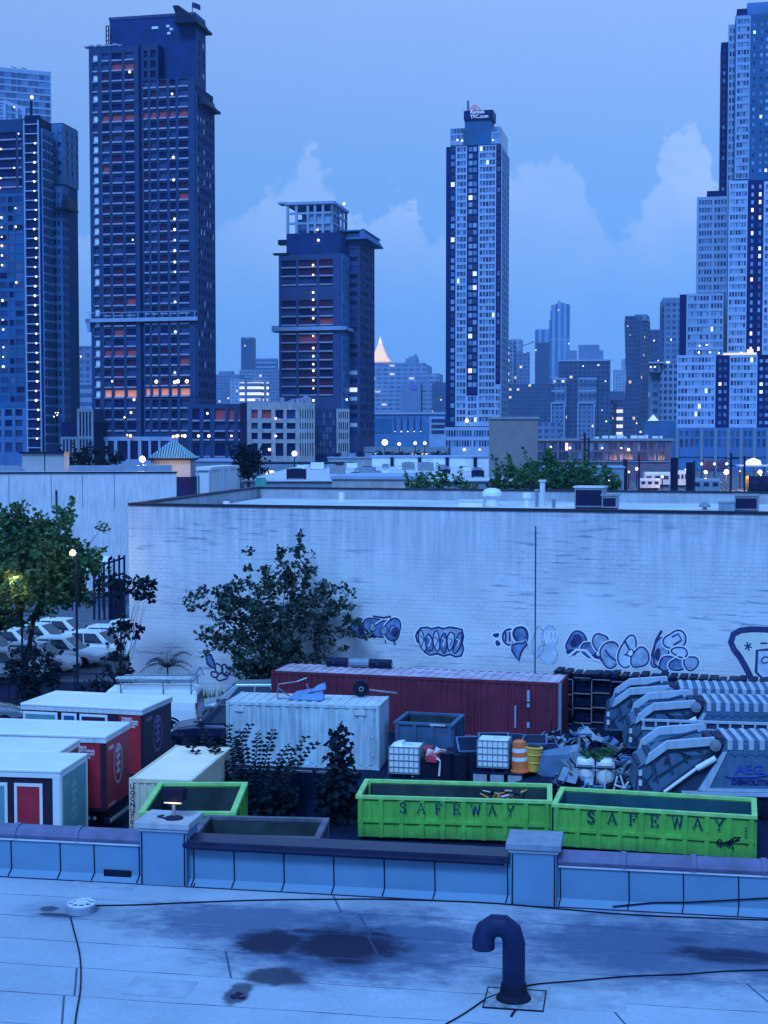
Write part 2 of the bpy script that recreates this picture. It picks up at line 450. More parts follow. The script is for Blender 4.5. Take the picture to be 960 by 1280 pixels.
# ---- glass office tower at the far left, behind the first building site
T = Tower('office_tower', 'blue glass office tower with pale floor bands rising behind the leftmost building site', 3, 900, -22, 'tower')
u0, u1, z0, z1 = T.block(3, 69, 87, 0, 40, m_gl2)
u1b = T.U(69); T.face('F', 0, u0, u1b, 0, z1, T.ncols(5, 68, 9, .93), T.rows(89, 560, 8.6, .72), .5, m_frl, chooser(T.r, (m_gl1, 5), (m_gl2, 4), (m_gl3, 1)))
b = MB()
for q in (28, 40): 
    uu = T.U(q); b.tube([(uu, 6, z1), (uu, 6, z1 + 2.0), (uu - 3, 6, z1 + 2.6)], .25, 5)
b.build('roof_davit', m_dark, T.e); T.finish()

# ---- T1 building site, far left
T = Tower('tower_under_construction', 'unfinished tower cut by the left edge, with a lit hoist column climbing its corner', -34, 500, 12, 'tower', 'towers under construction')
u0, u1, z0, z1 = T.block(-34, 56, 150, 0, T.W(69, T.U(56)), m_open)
d1 = T.W(69, u1)
R1 = T.rows(168, 243, 11.8, .74)
T.face('F', 0, u0, T.U(36), T.Z(243), z1, T.cols([(-28, -3), (4, 26), (29, 33)]), R1, .6, m_frame, chooser(T.r, (m_open, 3), (m_open2, 2)), m_slab)
lbox(T.e, 'netting', m_teald, u0, T.U(34), -.2, 0, T.Z(510), T.Z(243.5))
T.face('F', -.2, u0, T.U(35), T.Z(510), T.Z(243.5), T.cols([(-30, -20), (-18, -6), (-3, 2), (4, 13), (15, 21), (23, 33)]), T.rows(248, 506, 11.8, .6), .35, m_teald, chooser(T.r, (m_open2, 5), (m_teald, 4), (m_open, 4), (m_gl2, 2)))
T.face('F', 0, u0, T.U(36), 0, T.Z(510.5), T.cols([(-12, -2), (-1, 3), (8, 17), (21, 30)]), T.rows(512, 556, 13, .62) + T.rows(549 + 4, 566, 13, .9), .6, m_cladb, chooser(T.r, (m_open, 3), (m_open2, 1)))
lbox(T.e, 'hoist_recess', m_open, T.U(36) + .1, u1 - .1, -.35, 0, 0, z1 + 1)
b = MB()
for q in (36.5, 54): b.box(T.U(q) - .22, T.U(q) + .22, -1.1, -.36, 0, T.Z(155))
yy = 160
while yy < 575:
    zz = T.Z(yy); b.box(T.U(36.5), T.U(54), -1.05, -.7, zz - .18, zz + .18); yy += 11.75
b.build('hoist_mast', m_frl, T.e)
yy = 184
while yy < 560: T.lamp(T.U(49.5) + T.r.uniform(-.4, .4), -1.3, T.Z(yy), .9); yy += 11.75
T.lamp(T.U(50), -1.4, T.Z(573), 1.9)
for yy in (274, 286, 298, 309, 321, 333, 377, 401, 447, 459): T.lamp(T.U(7.5), -1, T.Z(yy), .85)
for yy in (286, 263, 355): T.lamp(T.U(25), -1, T.Z(yy), .8)
for q, yy in ((30, 171), (8, 189), (24, 213), (7, 225), (6, 237), (25, 138), (8, 413), (8, 435)): T.lamp(T.U(q), -1, T.Z(yy), .7)
# crown of the front block: an open concrete frame
b = MB()
for q in (-30, -12, 11, 26, 35): b.box(T.U(q) - .5, T.U(q) + .5, .2, 1.2, z1, T.Z(127 + max(0, q - 11) * .45))
for yy in (129, 137, 147): b.box(T.U(-30), T.U(12), .3, 1.1, T.Z(yy) - .4, T.Z(yy) + .4)
pa, pb = (T.U(11), T.Z(127)), (T.U(36), T.Z(138))
b.prism([(pa[0], pa[1]), (pb[0], pb[1]), (pb[0], pb[1] - 1.2), (pa[0], pa[1] - 1.2)], .3, 1.1)
b.build('roof_frame', m_frl, T.e)
b = MB(); b.tube([(T.U(41), 2, z1), (T.U(41), 2, T.Z(128))], .5, 6); b.build('mast', m_dark, T.e); T.lamp(T.U(42), 2, T.Z(124), 1.5, m_wlampw)
T.face('R', u1, 0, d1, 0, T.Z(160, u1), bays(0, d1, 4, .74), T.rows(170, 560, 11.75, .66, u1, d1 / 2), .5, m_cladb, chooser(T.r, (m_open, 3), (m_open2, 3), (m_gl2, 2)), m_frl)
# rear blocks, lower and further back
uc = T.U(83, d1 + 4); lbox(T.e, 'wall', m_frame, u1 - 6, uc, d1 + 4, d1 + 16, 0, T.Z(155, uc, d1 + 6))
T.face('F', d1 + 4, u1 - 5.9, uc, T.Z(230, uc, d1 + 4), T.Z(155, uc, d1 + 4), T.cols([(71, 74), (77, 81)], d1 + 4), T.rows(166, 226, 11.75, .5, uc, d1 + 4), .5, m_cladb, chooser(T.r, (m_gl3, 4), (m_gl1, 3), (m_litc, .3)))
T.face('R', uc, d1 + 4, d1 + 16, T.Z(230, uc, d1 + 4), T.Z(157, uc, d1 + 6), bays(d1 + 4, d1 + 16, 3, .6), T.rows(166, 226, 11.75, .5, uc, d1 + 8), .4, m_cladb, chooser(T.r, (m_gl3, 4), (m_gl2, 3)))
ud = T.U(80, d1 + 1); we = T.W(88, ud); lbox(T.e, 'wall', m_open, u1 + .3, ud, d1 + 1, we, 0, T.Z(232, ud, d1))
T.face('F', d1 + 1, u1 + .4, ud, 0, T.Z(232, ud, d1), T.cols([(71, 74.5), (76, 79)], d1 + 1), T.rows(240, 560, 11.75, .6, ud, d1), .4, m_cladb, chooser(T.r, (m_open, 4), (m_gl2, 2), (m_open2, 3)))
T.face('R', ud, d1 + 1, we, 0, T.Z(232, ud, d1), bays(d1 + 1, we, 3, .66), T.rows(240, 560, 11.75, .6, ud, d1), .4, m_cladb, chooser(T.r, (m_open, 4), (m_open2, 3)))
b = MB(); zz = T.Z(264, ud, we); b.M = None
b.box(u1 + 1, ud + 3.2, d1 - 2, we + 2, zz - .5, zz + .2)
b.frustum([(ud + .6, d1, zz - .4), (ud + 3.2, d1, zz - .4), (ud + 3.2, we + 2, zz - .4), (ud + .6, we + 2, zz - .4)], [(ud + .6, d1, zz + 2.6), (ud + 2.4, d1, zz + 4), (ud + 2.4, we + 2, zz + 3.0), (ud + .6, we + 2, zz + 2.6)])
b.build('safety_platform', m_dark, T.e)
T.finish()

# ---- T2 tall dark building site
T = Tower('tower_under_construction', 'tallest unfinished dark tower with a netted core and a flag on top', 117, 480, 12, 'tower', 'towers under construction')
uR = T.U(247); dR = T.W(269, uR)
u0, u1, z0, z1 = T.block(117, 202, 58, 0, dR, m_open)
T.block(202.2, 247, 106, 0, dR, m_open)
pit = 12.7
colL = [(121.5, 127.5), (133, 141.5), (145, 157.5), (161, 172.5)]
colR = [(184, 189.5), (192.5, 200), (203, 212.5), (216, 223.5), (227, 239)]
redrows = {1: [2, 3], 6: [0, 2, 3]}
def rows2(y0, y1): return T.rows(y0, y1, pit, .66)
nrowL = len(rows2(69, 496))
def pickL(c, r):
    y = 69 + r * pit
    if c == 0: return m_bright if T.r.random() < .75 else m_open2
    if 72 < y < 86 and c > 1 or 138 < y < 150 or (430 < y < 442): return m_rednet
    if 484 < y < 500: return m_litor
    return chooser(T.r, (m_open, 5), (m_open2, 2), (m_openr, 2.5), (m_rednet, .25))()
def pickR(c, r):
    y = 106 + r * pit
    if 142 < y < 153 or 425 < y < 436 and c > 2: return m_rednet
    if 484 < y < 500: return m_litor
    return chooser(T.r, (m_open, 5), (m_open2, 2), (m_openr, 2), (m_rednet, .15))()
zb = T.Z(497)
T.face('F', 0, u0, T.U(178), zb, z1, T.cols(colL), rows2(69, 497), .7, m_frame, pickL, m_slab)
T.face('F', 0, T.U(182), T.U(202), T.Z(104.2), z1, T.cols([(184.5, 189), (193, 199.5)]), rows2(68, 103), .7, m_frame, chooser(T.r, (m_open, 4), (m_open2, 2)))
T.face('F', 0, T.U(182), uR, zb, T.Z(104.5), T.cols(colR), T.rows(105.5, 497, pit, .66), .7, m_frame, pickR, m_slab)
T.face('F', 0, u0, T.U(178), 0, T.Z(498), T.cols(colL), T.rows(500, 545, 14, .7), .9, m_frame, chooser(T.r, (m_open, 5), (m_open2, 2)), m_slab)
T.face('F', 0, T.U(182), uR, 0, T.Z(498), T.cols(colR), T.rows(500, 545, 14, .7), .9, m_frame, chooser(T.r, (m_open, 5), (m_open2, 2)), m_slab)
# podium colonnade
lbox(T.e, 'podium_wall', m_open, u0 + .3, T.U(225), -3, -1, 0, T.Z(549))
T.face('F', -3, T.U(119.5, -3), T.U(224, -3), 0, T.Z(546), T.cols([(124, 133), (136, 144), (148, 161), (164, 174), (178, 187), (190, 199), (202, 213), (215, 222)], -3), [(T.Z(574), T.Z(551))], .8, m_frl, chooser(T.r, (m_open, 4), (m_open2, 2)))
# netted core
uc0, uc1 = T.U(142, 5), T.U(247, 5); wc = T.W(259, uc1); zc = T.Z(19, uc1, 5)
lbox(T.e, 'netted_core', m_navy, uc0, uc1, 5, wc, z1 - 30, zc)
lbox(T.e, 'core_cap', m_open2, uc0 - .2, uc1 + .2, 4.8, wc + .2, zc, zc + 1)
for q, y in ((194, 30), (198, 30), (212, 29), (216, 33), (213, 38)):
    o = lbox(T.e, 'core_window', m_bright, T.U(q, 5), T.U(q + 4, 5), 4.86, 4.99, T.Z(y + 3, uc1, 5), T.Z(y, uc1, 5))
T.face('R', uR, 0, dR, 0, T.Z(114, uR), bays(0, dR, 6, .66), T.rows(122, 560, pit, .55, uR, 6), .5, m_frame2, chooser(T.r, (m_open, 4), (m_open2, 3), (m_bright, 1.3)), None)
T.face('R', uc1, 5.4, wc, T.Z(106, uc1, 5), zc, bays(6.2, wc, 2, .4), T.rows(50, 104, pit, .5, uc1, 8), .35, m_frame2, chooser(T.r, (m_open, 4), (m_bright, 1)))
# belts and outriggers
b = MB(); z = T.Z(400)
b.box(u0 - 1.6, uR + .8, -1.9, -.95, z - .9, z + .3); b.box(u0 - 1.6, u0 - .05, -1.9, 5, z - .9, z + .3)
b.frustum([(u0 - .9, -1.5, z - 4), (u0 - .1, -1.5, z - 4), (u0 - .1, 0, z - 4), (u0 - .9, 0, z - 4)], [(u0 - 1.7, -1.9, z), (u0 - .1, -1.9, z), (u0 - .1, 0, z), (u0 - 1.7, 0, z)])
for i in range(14):
    a = u0 + (uR - u0) * i / 13; b.box(a - .1, a + .1, -1.9, -1.75, z + .3, z + 2.2)
b.box(u0 - 1.6, uR + .8, -1.9, -1.8, z + 2.05, z + 2.25)
b.build('belt_platform', m_frl, T.e)
for (px, y, hh) in ((258, 30, 5.5), (268, 130, 5)):
    uu = T.U(px - 8, wc); z = T.Z(y + 6, uu, 10)
    b = MB(); b.box(uu - 3, T.U(px + 8, wc), 1, wc + 2, z - .6, z + .2)
    b.frustum([(uu - 2, 2, z), (T.U(px + 7, wc), 2, z), (T.U(px + 7, wc), wc + 1, z), (uu - 2, wc + 1, z)], [(uu - 4, 2, z + hh), (uu - 2, 2, z + hh), (uu + 2, wc + 1, z + hh - 2), (uu - 4, wc + 1, z + hh)])
    b.build('safety_platform', m_dark, T.e)
b = MB(); b.tube([(T.U(244, 6), 6, zc + 1), (T.U(244, 6), 6, T.Z(3, uc1, 6))], .14, 5)
for q in (140, 137): b.box(T.U(q, 3), T.U(q, 3) + .3, 3, 3.3, T.Z(58, 0, 3), T.Z(34, 0, 3))
for y in (34, 40, 46, 52): b.box(T.U(137, 3), T.U(141, 3), 3, 3.3, T.Z(y, 0, 3), T.Z(y, 0, 3) + .25)
b.build('roof_mast', m_dark, T.e)
fl = MB(); n = 8; ux, zt = T.U(244, 6) + .15, T.Z(2, uc1, 6)
pts = []
for i in range(n + 1):
    pts.append((ux + 2.6 * i / n, 6 + .35 * math.sin(i * 1.1), zt - 1.3 * i / n * .9))
vs_ = [(p[0], p[1] - .02, p[2]) for p in pts] + [(p[0], p[1] - .02, p[2] - 1.8) for p in pts] + [(p[0], p[1] + .02, p[2]) for p in pts] + [(p[0], p[1] + .02, p[2] - 1.8) for p in pts]
k = n + 1
fl.add(vs_, [(i, i + 1, k + i + 1, k + i) for i in range(n)] + [(2*k + i, 3*k + i, 3*k + i + 1, 2*k + i + 1) for i in range(n)])
fl.build('flag', m_navy, T.e)
b = MB()
for i in range(9): 
    a = u0 - 1.5 + i * 1.4; b.box(a, a + 1.6, -.9 + .2 * (i % 3), 1, z1 + .2 + .15 * (i % 2), z1 + .6 + .3 * (i % 2))
b.build('roof_formwork', m_slab, T.e)
for q, y in ((168, 94), (220, 124), (221, 202), (221, 230), (222, 278), (222, 291), (222, 304), (222, 317), (222, 331), (222, 343), (222, 380), (222, 417), (221, 467), (170, 302), (143, 477), (170, 500), (166, 516), (158, 522)): T.lamp(T.U(q), -1.2, T.Z(y), .85)
for q, y in ((198, 478), (225, 478), (236, 478), (221, 479)): T.lamp(T.U(q), -1.3, T.Z(y), 1.5)
for q, y in ((166, 544), (170, 545), (223, 546), (229, 545), (234, 545)): T.lamp(T.U(q), -4.5, T.Z(y), 1.1, m_wlampw)
T.finish()

# ---- T3 mid-height building site with reddish floors
T = Tower('tower_under_construction', 'shorter unfinished tower with open slab edges, reddish floors and a bare frame on its roof', 350, 540, 12, 'tower', 'towers under construction')
uR = T.U(427); dR = T.W(436, uR)
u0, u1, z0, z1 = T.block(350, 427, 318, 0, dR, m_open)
pit = 10.9
def pick3(c, r):
    y = 326 + r * pit
    if (c == 2 and 375 < y < 388) or 475 < y < 487 or (486 < y < 500 and c == 0): return m_rednet
    return chooser(T.r, (m_open, 3), (m_open2, 1.5), (m_openr, 5), (m_rednet, .5))()
T.face('F', 0, u0, uR, 0, z1, T.cols([(353, 371.5), (374.5, 397), (400, 417)]), T.rows(326, 366, pit, .78) + T.rows(376, 500, pit, .78), .7, m_frame2, pick3, m_slab)
T.face('R', uR, 0, dR, 0, z1, bays(0, dR, 3, .6), T.rows(326, 500, pit, .6, uR, 4), .4, m_cladb, chooser(T.r, (m_gl1, 2), (m_open2, 2), (m_gl4, 1)))
u2 = T.U(435, dR + .5); u3 = T.U(449, dR + .5); w3 = T.W(467, u3)
zz = T.Z(292, u3, dR)
lbox(T.e, 'wall', m_open, u2 - 8, u3, dR + .5, w3, 0, zz)
T.face('F', dR + .5, u2, u3, 0, zz, T.cols([(436, 447)], dR + .5), T.rows(310, 555, pit, .5, u3, dR), .5, m_frame2, chooser(T.r, (m_open, 5), (m_bright, 1), (m_litc, 1.2), (m_open2, 3)))
T.face('R', u3, dR + .5, w3, 0, zz, bays(dR + .5, w3, 5, .7), T.rows(310, 555, pit, .6, u3, dR + 10), .4, m_frame2, chooser(T.r, (m_open, 3), (m_gl3, 4), (m_open2, 2)))
b = MB(); b.box(u2 - 1, u3 + 3.5, dR - 2, w3 + 2, zz - 2.2, zz - 1.6); b.box(u2 - 6, u3 + 2.5, dR, w3 + 1.5, zz + 1, zz + 1.5)
b.frustum([(u3 + .3, dR, zz - 2), (u3 + 3.6, dR, zz - 2), (u3 + 3.6, w3 + 2, zz - 2), (u3 + .3, w3 + 2, zz - 2)], [(u3 + .3, dR, zz + 1), (u3 + 1.6, dR, zz + 2), (u3 + 1.6, w3, zz + 1.6), (u3 + .3, w3, zz + 1)])
b.build('safety_platform', m_cladb, T.e)
ua, ub = T.U(359, 1), T.U(426, 1); zc = T.Z(290, ub, 1)
lbox(T.e, 'netting', m_navy, ua, ub, 1, dR - .5, z1, zc)
b = MB(); zt = T.Z(254, ub, 1); ul = T.U(360, 1); ur = T.U(415, 1); wl = dR + 12
for a in (0, .2, .46, .62, .8, 1): 
    for ww in (1.3, wl): b.box(ul + (ur - ul) * a - .45, ul + (ur - ul) * a + .45, ww, ww + .8, zc, zt)
for q in (.35, .7): b.box(ul - .4, ur + .4, 1.35, 2.0, zc + (zt - zc) * q - .4, zc + (zt - zc) * q + .4)
for k_ in range(5):
    ww = 1.3 + (wl - 1.3) * k_ / 4; b.box(ur - .4, ur + .4, ww, ww + .7, zc - 6, zt)
for q in (.35, .7): b.box(ur - .35, ur + .35, 2, wl, zc + (zt - zc) * q - .4, zc + (zt - zc) * q + .4)
b.box(ul - 1, ur + 1, .9, wl + 1.5, zt, zt + 1)
b.box(ul - 3.5, ul, .9, 6, zt + .5, zt + 1.2)
b.build('roof_frame', m_frl, T.e)
lbox(T.e, 'frame_netting', m_gl4, ul + (ur - ul) * .47, ur - .6, 2.2, 2.5, zc + 1, zt - 3)
lbox(T.e, 'frame_netting', m_gl1, ul + (ur - ul) * .2, ul + (ur - ul) * .46, 4, 4.3, zc + .5, zt - 5)
lbox(T.e, 'lift_core', m_cladb, ul + 5, ur - 3, 7, wl - 4, z1, zt - 1)
b = MB()
z = T.Z(411); b.box(u0 - 1.6, uR + 1.5, -1.8, -.95, z - .9, z + .5); b.box(u0 - 2.6, u0 - .05, -1.6, 4, z - 1.2, z + 1); b.box(uR + .5, uR + 2, -1.8, dR, z - .8, z + .4)
b.build('belt_platform', m_frl, T.e)
b = MB(); b.box(u0 - 2.2, u0 + 4, -1, 2, z1 + .1, z1 + .7); b.box(u0 - .5, ua, 0, 3, T.Z(306, ua, 1), T.Z(300, ua, 1)); b.build('roof_formwork', m_dark, T.e)
for y in (333, 345, 367, 376, 388, 399, 421, 436, 446, 456, 464, 476, 486, 501): T.lamp(T.U(393), -1.2, T.Z(y), .95)
for q, y in ((398, 289), (399, 302), (434, 500), (431, 258)): T.lamp(T.U(q), -.5, T.Z(y), 1.0)
T.finish()

# ---- T4 slender finished residential tower with a rooftop sign
T = Tower('residential_tower', 'slender pale gridded apartment tower with a dark rooftop sign', 557, 630, 12, 'tower')
uR = T.U(625); dR = T.W(634, uR)
lbox(T.e, 'wall', m_darkclad, 0, uR, 0, dR, 0, T.Z(183, uR))
pit = 8.62
pkl = chooser(T.r, (m_gl1, 4), (m_gl2, 5), (m_gl3, 4), (m_gl4, 1.2), (m_litw, .12), (m_litc, .16))
pkd = chooser(T.r, (m_gl4, 2), (m_gl1, 2.5), (m_gl3, 2), (m_litc, .25), (m_litw, .12))
ry = (185, 530)
def seg(x0, x1, ops, fm, pk, y0=184, y1=533, dep=.6, fr=.66, yy=None):
    T.face('F', 0, T.U(x0), T.U(x1), T.Z(y1), T.Z(y0), ops, T.rows((yy or ry)[0], (yy or ry)[1], pit, fr), dep, fm, pk)
seg(557, 569, T.cols([(563, 567.5)]), m_darkclad, pkd, dep=.3)
seg(569, 583, T.ncols(570.5, 582, 3, .78), m_frw, pkl)
seg(583, 597, T.ncols(584.5, 595.5, 2, .85), m_darkclad, pkd, y1=494, dep=.25, yy=(185, 490))
seg(597, 619, T.ncols(598.5, 618, 5, .78), m_frw, pkl)
seg(583, 597, T.ncols(584.5, 596, 3, .78), m_frw, pkl, y0=495, yy=(496, 530))
seg(619, 625, T.cols([(620.5, 623.5)]), m_darkclad, chooser(T.r, (m_gl3, 4), (m_gl1, 1)), y1=480, dep=.3, yy=(185, 478))
seg(619, 625, T.cols([(619.6, 621.6), (622.4, 624.4)]), m_frw, pkl, y0=481, yy=(487, 530))
T.face('R', uR, 0, dR, 0, T.Z(183, uR), bays(.5, dR * .55, 2, .75) + bays(dR * .62, dR, 2, .6), T.rows(190, 560, pit, .62, uR, 5), .4, m_frl, chooser(T.r, (m_gl2, 3), (m_gl3, 4), (m_gl1, 2)))
# base storeys
T.face('F', -.8, T.U(556, -.8), T.U(613, -.8), 0, T.Z(534), T.ncols(557, 590, 10, .72, -.8) + T.ncols(591.5, 612, 6, .72, -.8), T.rows(538, 566, 12.5, .62), .6, m_frw, pkl)
lbox(T.e, 'podium_wall', m_darkclad, T.U(556, -.8), T.U(613, -.8), -.79, -.01, 0, T.Z(534.3))
# crown
zt = T.Z(158, uR, 0); lbox(T.e, 'crown_wall', m_gl2, T.U(562), uR - .3, .4, dR - .4, T.Z(183, uR) - .1, zt)
for a, b_ in ((562, 579), (612, 625)):
    T.face('F', .4, T.U(a, .4), T.U(b_, .4) - .35, T.Z(182), zt, T.ncols(a + .6, b_ - .8, 4, .8, .4), T.rows(161, 180, pit, .75), .4, m_frl, chooser(T.r, (m_gl1, 3), (m_gl2, 3), (m_gl4, 1)))
bx0, bx1 = T.U(580, .2), T.U(612.5, .2)
lbox(T.e, 'plant_room', m_teald, bx0, bx1, -.4, 10, T.Z(183), T.Z(152))
sx0, sx1 = T.U(579), T.U(615)
sg = lbox(T.e, 'rooftop_sign', m_darkclad, sx0, sx1, -1.1, 9, T.Z(152) + .05, T.Z(140.5))
m_sigw = mat('sign_white', (.7, .72, .8), .5, var=.02, emit=((.7, .8, 1), .25))
text(sg, 'lettering', "Rentals\nTFC.com", 2.1, (T.U(587), -1.14, T.Z(144.4)), m_sigw, depth=.03, bold=.04, sp=.92)
b = MB(); ut = T.U(592.5); zt2 = T.Z(133.5)
b.tube([(ut - 2.5, -1.2, T.Z(140)), (ut, -1.2, zt2), (ut + 2.5, -1.2, T.Z(140))], .3, 6)
b.prism([(ut - .9, T.Z(140)), (ut + .9, T.Z(140)), (ut + .9, zt2 - 1.4), (ut, zt2 - .8), (ut - .9, zt2 - 1.4)], -1.4, -1.1)
b.build('roof_emblem', mat('emblem_pink', (.5, .16, .25), .5, emit=((.9, .3, .5), .15)), sg)
b = MB(); b.tube([(T.U(583), 2, T.Z(141)), (T.U(583), 2, T.Z(126))], .5, 8); b.build('chimney', m_cladb, T.e)
for q, y in ((571, 176), (577, 177), (615, 178)): T.lamp(T.U(q), -.7, T.Z(y), .8, m_wlampc)
T.lamp(T.U(584), -1.6, T.Z(526), 1.7); T.lamp(T.U(581), -1.6, T.Z(562), 1.2); T.lamp(T.U(600), -1.6, T.Z(562), 1.2)
T.finish()

# ---- T5 stepped residential complex at the right edge
T = Tower('residential_complex', 'stepped pale gridded apartment complex filling the right edge', 845, 560, 12, 'tower')
pit = 9.65
pk5 = chooser(T.r, (m_gl4, 4), (m_gl1, 4), (m_gl2, 2), (m_gl3, 3), (m_litw, .07), (m_litc, .1))
pk5d = chooser(T.r, (m_gl4, 3), (m_gl1, 2), (m_gl2, 2), (m_litw, .5), (m_litc, .7))
pk5b = chooser(T.r, (m_gl1, 3), (m_gl2, 4), (m_gl3, 3))
XE = 1000
def wing(x0, x1, y0, w0, w1, y1, ops, fm, pk, r0, fr=.6, dep=.5, body=m_darkclad, sd=None, p=None):
    u0, u1 = T.U(x0, w0), T.U(x1, w0); um = (u0 + u1) / 2
    zt = T.Z(y0, um, w0); zb = T.Z(y1, um, w0) if y1 else 0
    if w1: lbox(T.e, 'wall', body, u0, u1, w0, w1, 0, zt)
    T.face('F', w0, u0, u1, zb, zt, ops, T.rows(r0, y1 or 580, p or pit, fr, um, w0), dep, fm, pk)
    if sd: T.face('L', u0, w0, w1, zb, zt, bays(w0 + .4, w1 - .2, sd, .7), T.rows(r0, y1 or 580, p or pit, fr, u0, w0 + 4), .4, fm, pk)
# lower front wing
lbox(T.e, 'wall', m_darkclad, T.U(845), T.U(XE), 0, 8, 0, T.Z(444, T.U(900)))
wing(845, 893, 444, 0, None, 535, T.ncols(846, 892, 11, .74), m_frw, pk5, 447)
wing(893, 910.5, 445, 0, None, 535, T.cols([(897, 900.5), (903.5, 907)]), m_darkclad, pk5d, 449, .42, .2)
wing(910.5, 945, 444, 0, None, 535, T.ncols(911.5, 944, 8, .74), m_frw, pk5, 447)
wing(945, XE, 445, 0, None, 535, T.cols([(948, 952), (955, 959), (968, 972), (980, 984)]), m_darkclad, pk5d, 449, .42, .2)
# middle step
W1 = 8.3
wing(856, 902, 367, W1, 22, 446, T.ncols(857.5, 884, 7, .74, W1) + T.ncols(886, 901, 4, .74, W1), m_frl, pk5, 370)
lbox(T.e, 'wall', m_darkclad, T.U(847.5, W1), T.U(856, W1) - .02, W1 + .3, 20, 0, T.Z(368, T.U(850), W1))
# column behind it
W2 = 22.3
wing(869, 906, 246, W2, 40, 372, T.ncols(870, 887, 5, .72, W2) + T.ncols(889, 905, 4, .72, W2), m_frl, pk5b, 250, body=m_gl2, sd=3)
lbox(T.e, 'plant_room', m_darkclad, T.U(880, W2), T.U(900, W2), W2 + 1, 34, T.Z(246, T.U(890), W2), T.Z(238, T.U(890), W2))
# main tower, lower shaft
W3 = 9.0
lbox(T.e, 'wall', m_darkclad, T.U(907, W3), T.U(XE, W3), W3, 40, 0, T.Z(226, T.U(930), W3))
wing(907, 930.5, 226, W3, None, 446, T.ncols(908.5, 929.5, 6, .76, W3), m_frw, pk5, 230)
wing(930.5, 950.5, 226, W3, None, 446, T.cols([(935, 938), (944.5, 947.5)], W3), m_darkclad, pk5d, 231, .5, .2)
wing(950.5, XE, 226, W3, None, 446, T.ncols(952, 999, 10, .74, W3), m_frw, pk5, 230)
# upper shaft
W4 = 10.0
lbox(T.e, 'wall', m_teald, T.U(913, W4), T.U(XE, W4), W4, 40, T.Z(226, T.U(930), W4), T.Z(18, T.U(930), W4))
wing(914, 931.5, 20, W4, None, 224, T.ncols(915.5, 930.5, 4, .78, W4), m_frl, pk5, 24)
wing(931.5, XE, 18, W4, None, 224, T.cols([(935, 938), (944, 947), (951, 954), (960, 963), (970, 973)], W4), m_teald, chooser(T.r, (m_gl1, 3), (m_gl4, 1.5), (m_gl3, 3), (m_litc, .35)), 27, .42, .15)
W5 = 22.
wing(904.5, 914, 31, W5, 40, 446, T.cols([(906, 908.5), (910, 912.5)], W5), m_frl, pk5b, 36, body=m_gl2)
W6 = 30.
wing(895.5, 905, 53, W6, 46, 446, T.cols([(898, 901)], W6), m_darkclad, chooser(T.r, (m_gl3, 3), (m_gl1, 2)), 60, .5, .3)
lbox(T.e, 'crown', m_cladb, T.U(927, 12), T.U(XE, 12), 12, 36, T.Z(18, T.U(940), 12), T.Z(3, T.U(940), 12))
lbox(T.e, 'crown', m_darkclad, T.U(914.5, 11), T.U(927, 11) - .02, 11, 30, T.Z(20, T.U(920), 11), T.Z(11, T.U(920), 11))
# lit terrace on the lower wing's roof
b = MB(); zt = T.Z(444, T.U(900))
b.box(T.U(902), T.U(944), .4, .7, zt, zt + .9); b.box(T.U(932), T.U(940), .8, 2, zt, zt + 2.2)
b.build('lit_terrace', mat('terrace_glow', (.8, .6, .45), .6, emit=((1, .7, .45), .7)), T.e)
for q, y in ((873, 431), (882, 430), (872, 441), (886, 441), (897, 442), (925, 442)): T.lamp(T.U(q), -.2 if y > 440 else 7.5, T.Z(y), .9)
# blue-grey base
lbox(T.e, 'podium_wall', m_cladb, T.U(846, -14), T.U(XE, -14), -14, -.9, 0, T.Z(534.5, T.U(900), -14))
ops = []
for a, b_ in ((848, 874), (879, 892), (896, 907.5), (912, 924), (928, 940), (945, 957), (961, 973)):
    n = 4 if b_ - a > 20 else 2
    ops += T.ncols(a, b_, n, .62, -14)
T.face('F', -14, T.U(846, -14), T.U(XE, -14), T.Z(571, T.U(900), -14), T.Z(534.5, T.U(900), -14), ops, [(T.Z(545.5, T.U(900), -14), T.Z(539, T.U(900), -14)), (T.Z(559, T.U(900), -14), T.Z(549, T.U(900), -14))], .5, m_cladb, chooser(T.r, (m_gl2, 5), (m_gl3, 4), (m_teald, 6)))
for px in (846, 876.5, 894, 910, 926, 942.5, 959, 975): lbox(T.e, 'pilaster', m_bluegrey, T.U(px, -14) - .5, T.U(px, -14) + .5, -15, -14.5, 0, T.Z(535, T.U(900), -14))
lbox(T.e, 'base_opening', m_gl3, T.U(877, -14), T.U(912, -14), -14.45, -14.02, 0, T.Z(575, T.U(900), -14))
T.finish()

# ---- low buildings at the towers' feet
T = Tower('low_building', 'dark gridded low building with one red netted storey beside the tall site', 236, 452, 12, 'building')
uR = T.U(311); lbox(T.e, 'wall', m_open, 0, uR, 0, 14, 0, T.Z(505, uR))
T.face('F', 0, 0, uR, 0, T.Z(505), T.cols([(242, 251), (256, 264), (270, 283), (287, 294), (299, 309)]), [(T.Z(525), T.Z(511)), (T.Z(538), T.Z(528)), (T.Z(549), T.Z(541)), (T.Z(570), T.Z(554))], .8, m_frame, lambda c, r: m_rednet if r == 0 and c > 1 else (m_open, m_open2)[T.r.random() < .3], m_slab)
for q in (223, 233, 250, 263, 291): T.lamp(T.U(q), -1.2, T.Z(545), 1.0)
T.lamp(T.U(261), -1, T.Z(517), .9); T.lamp(T.U(305), -1, T.Z(515), .9); T.finish()

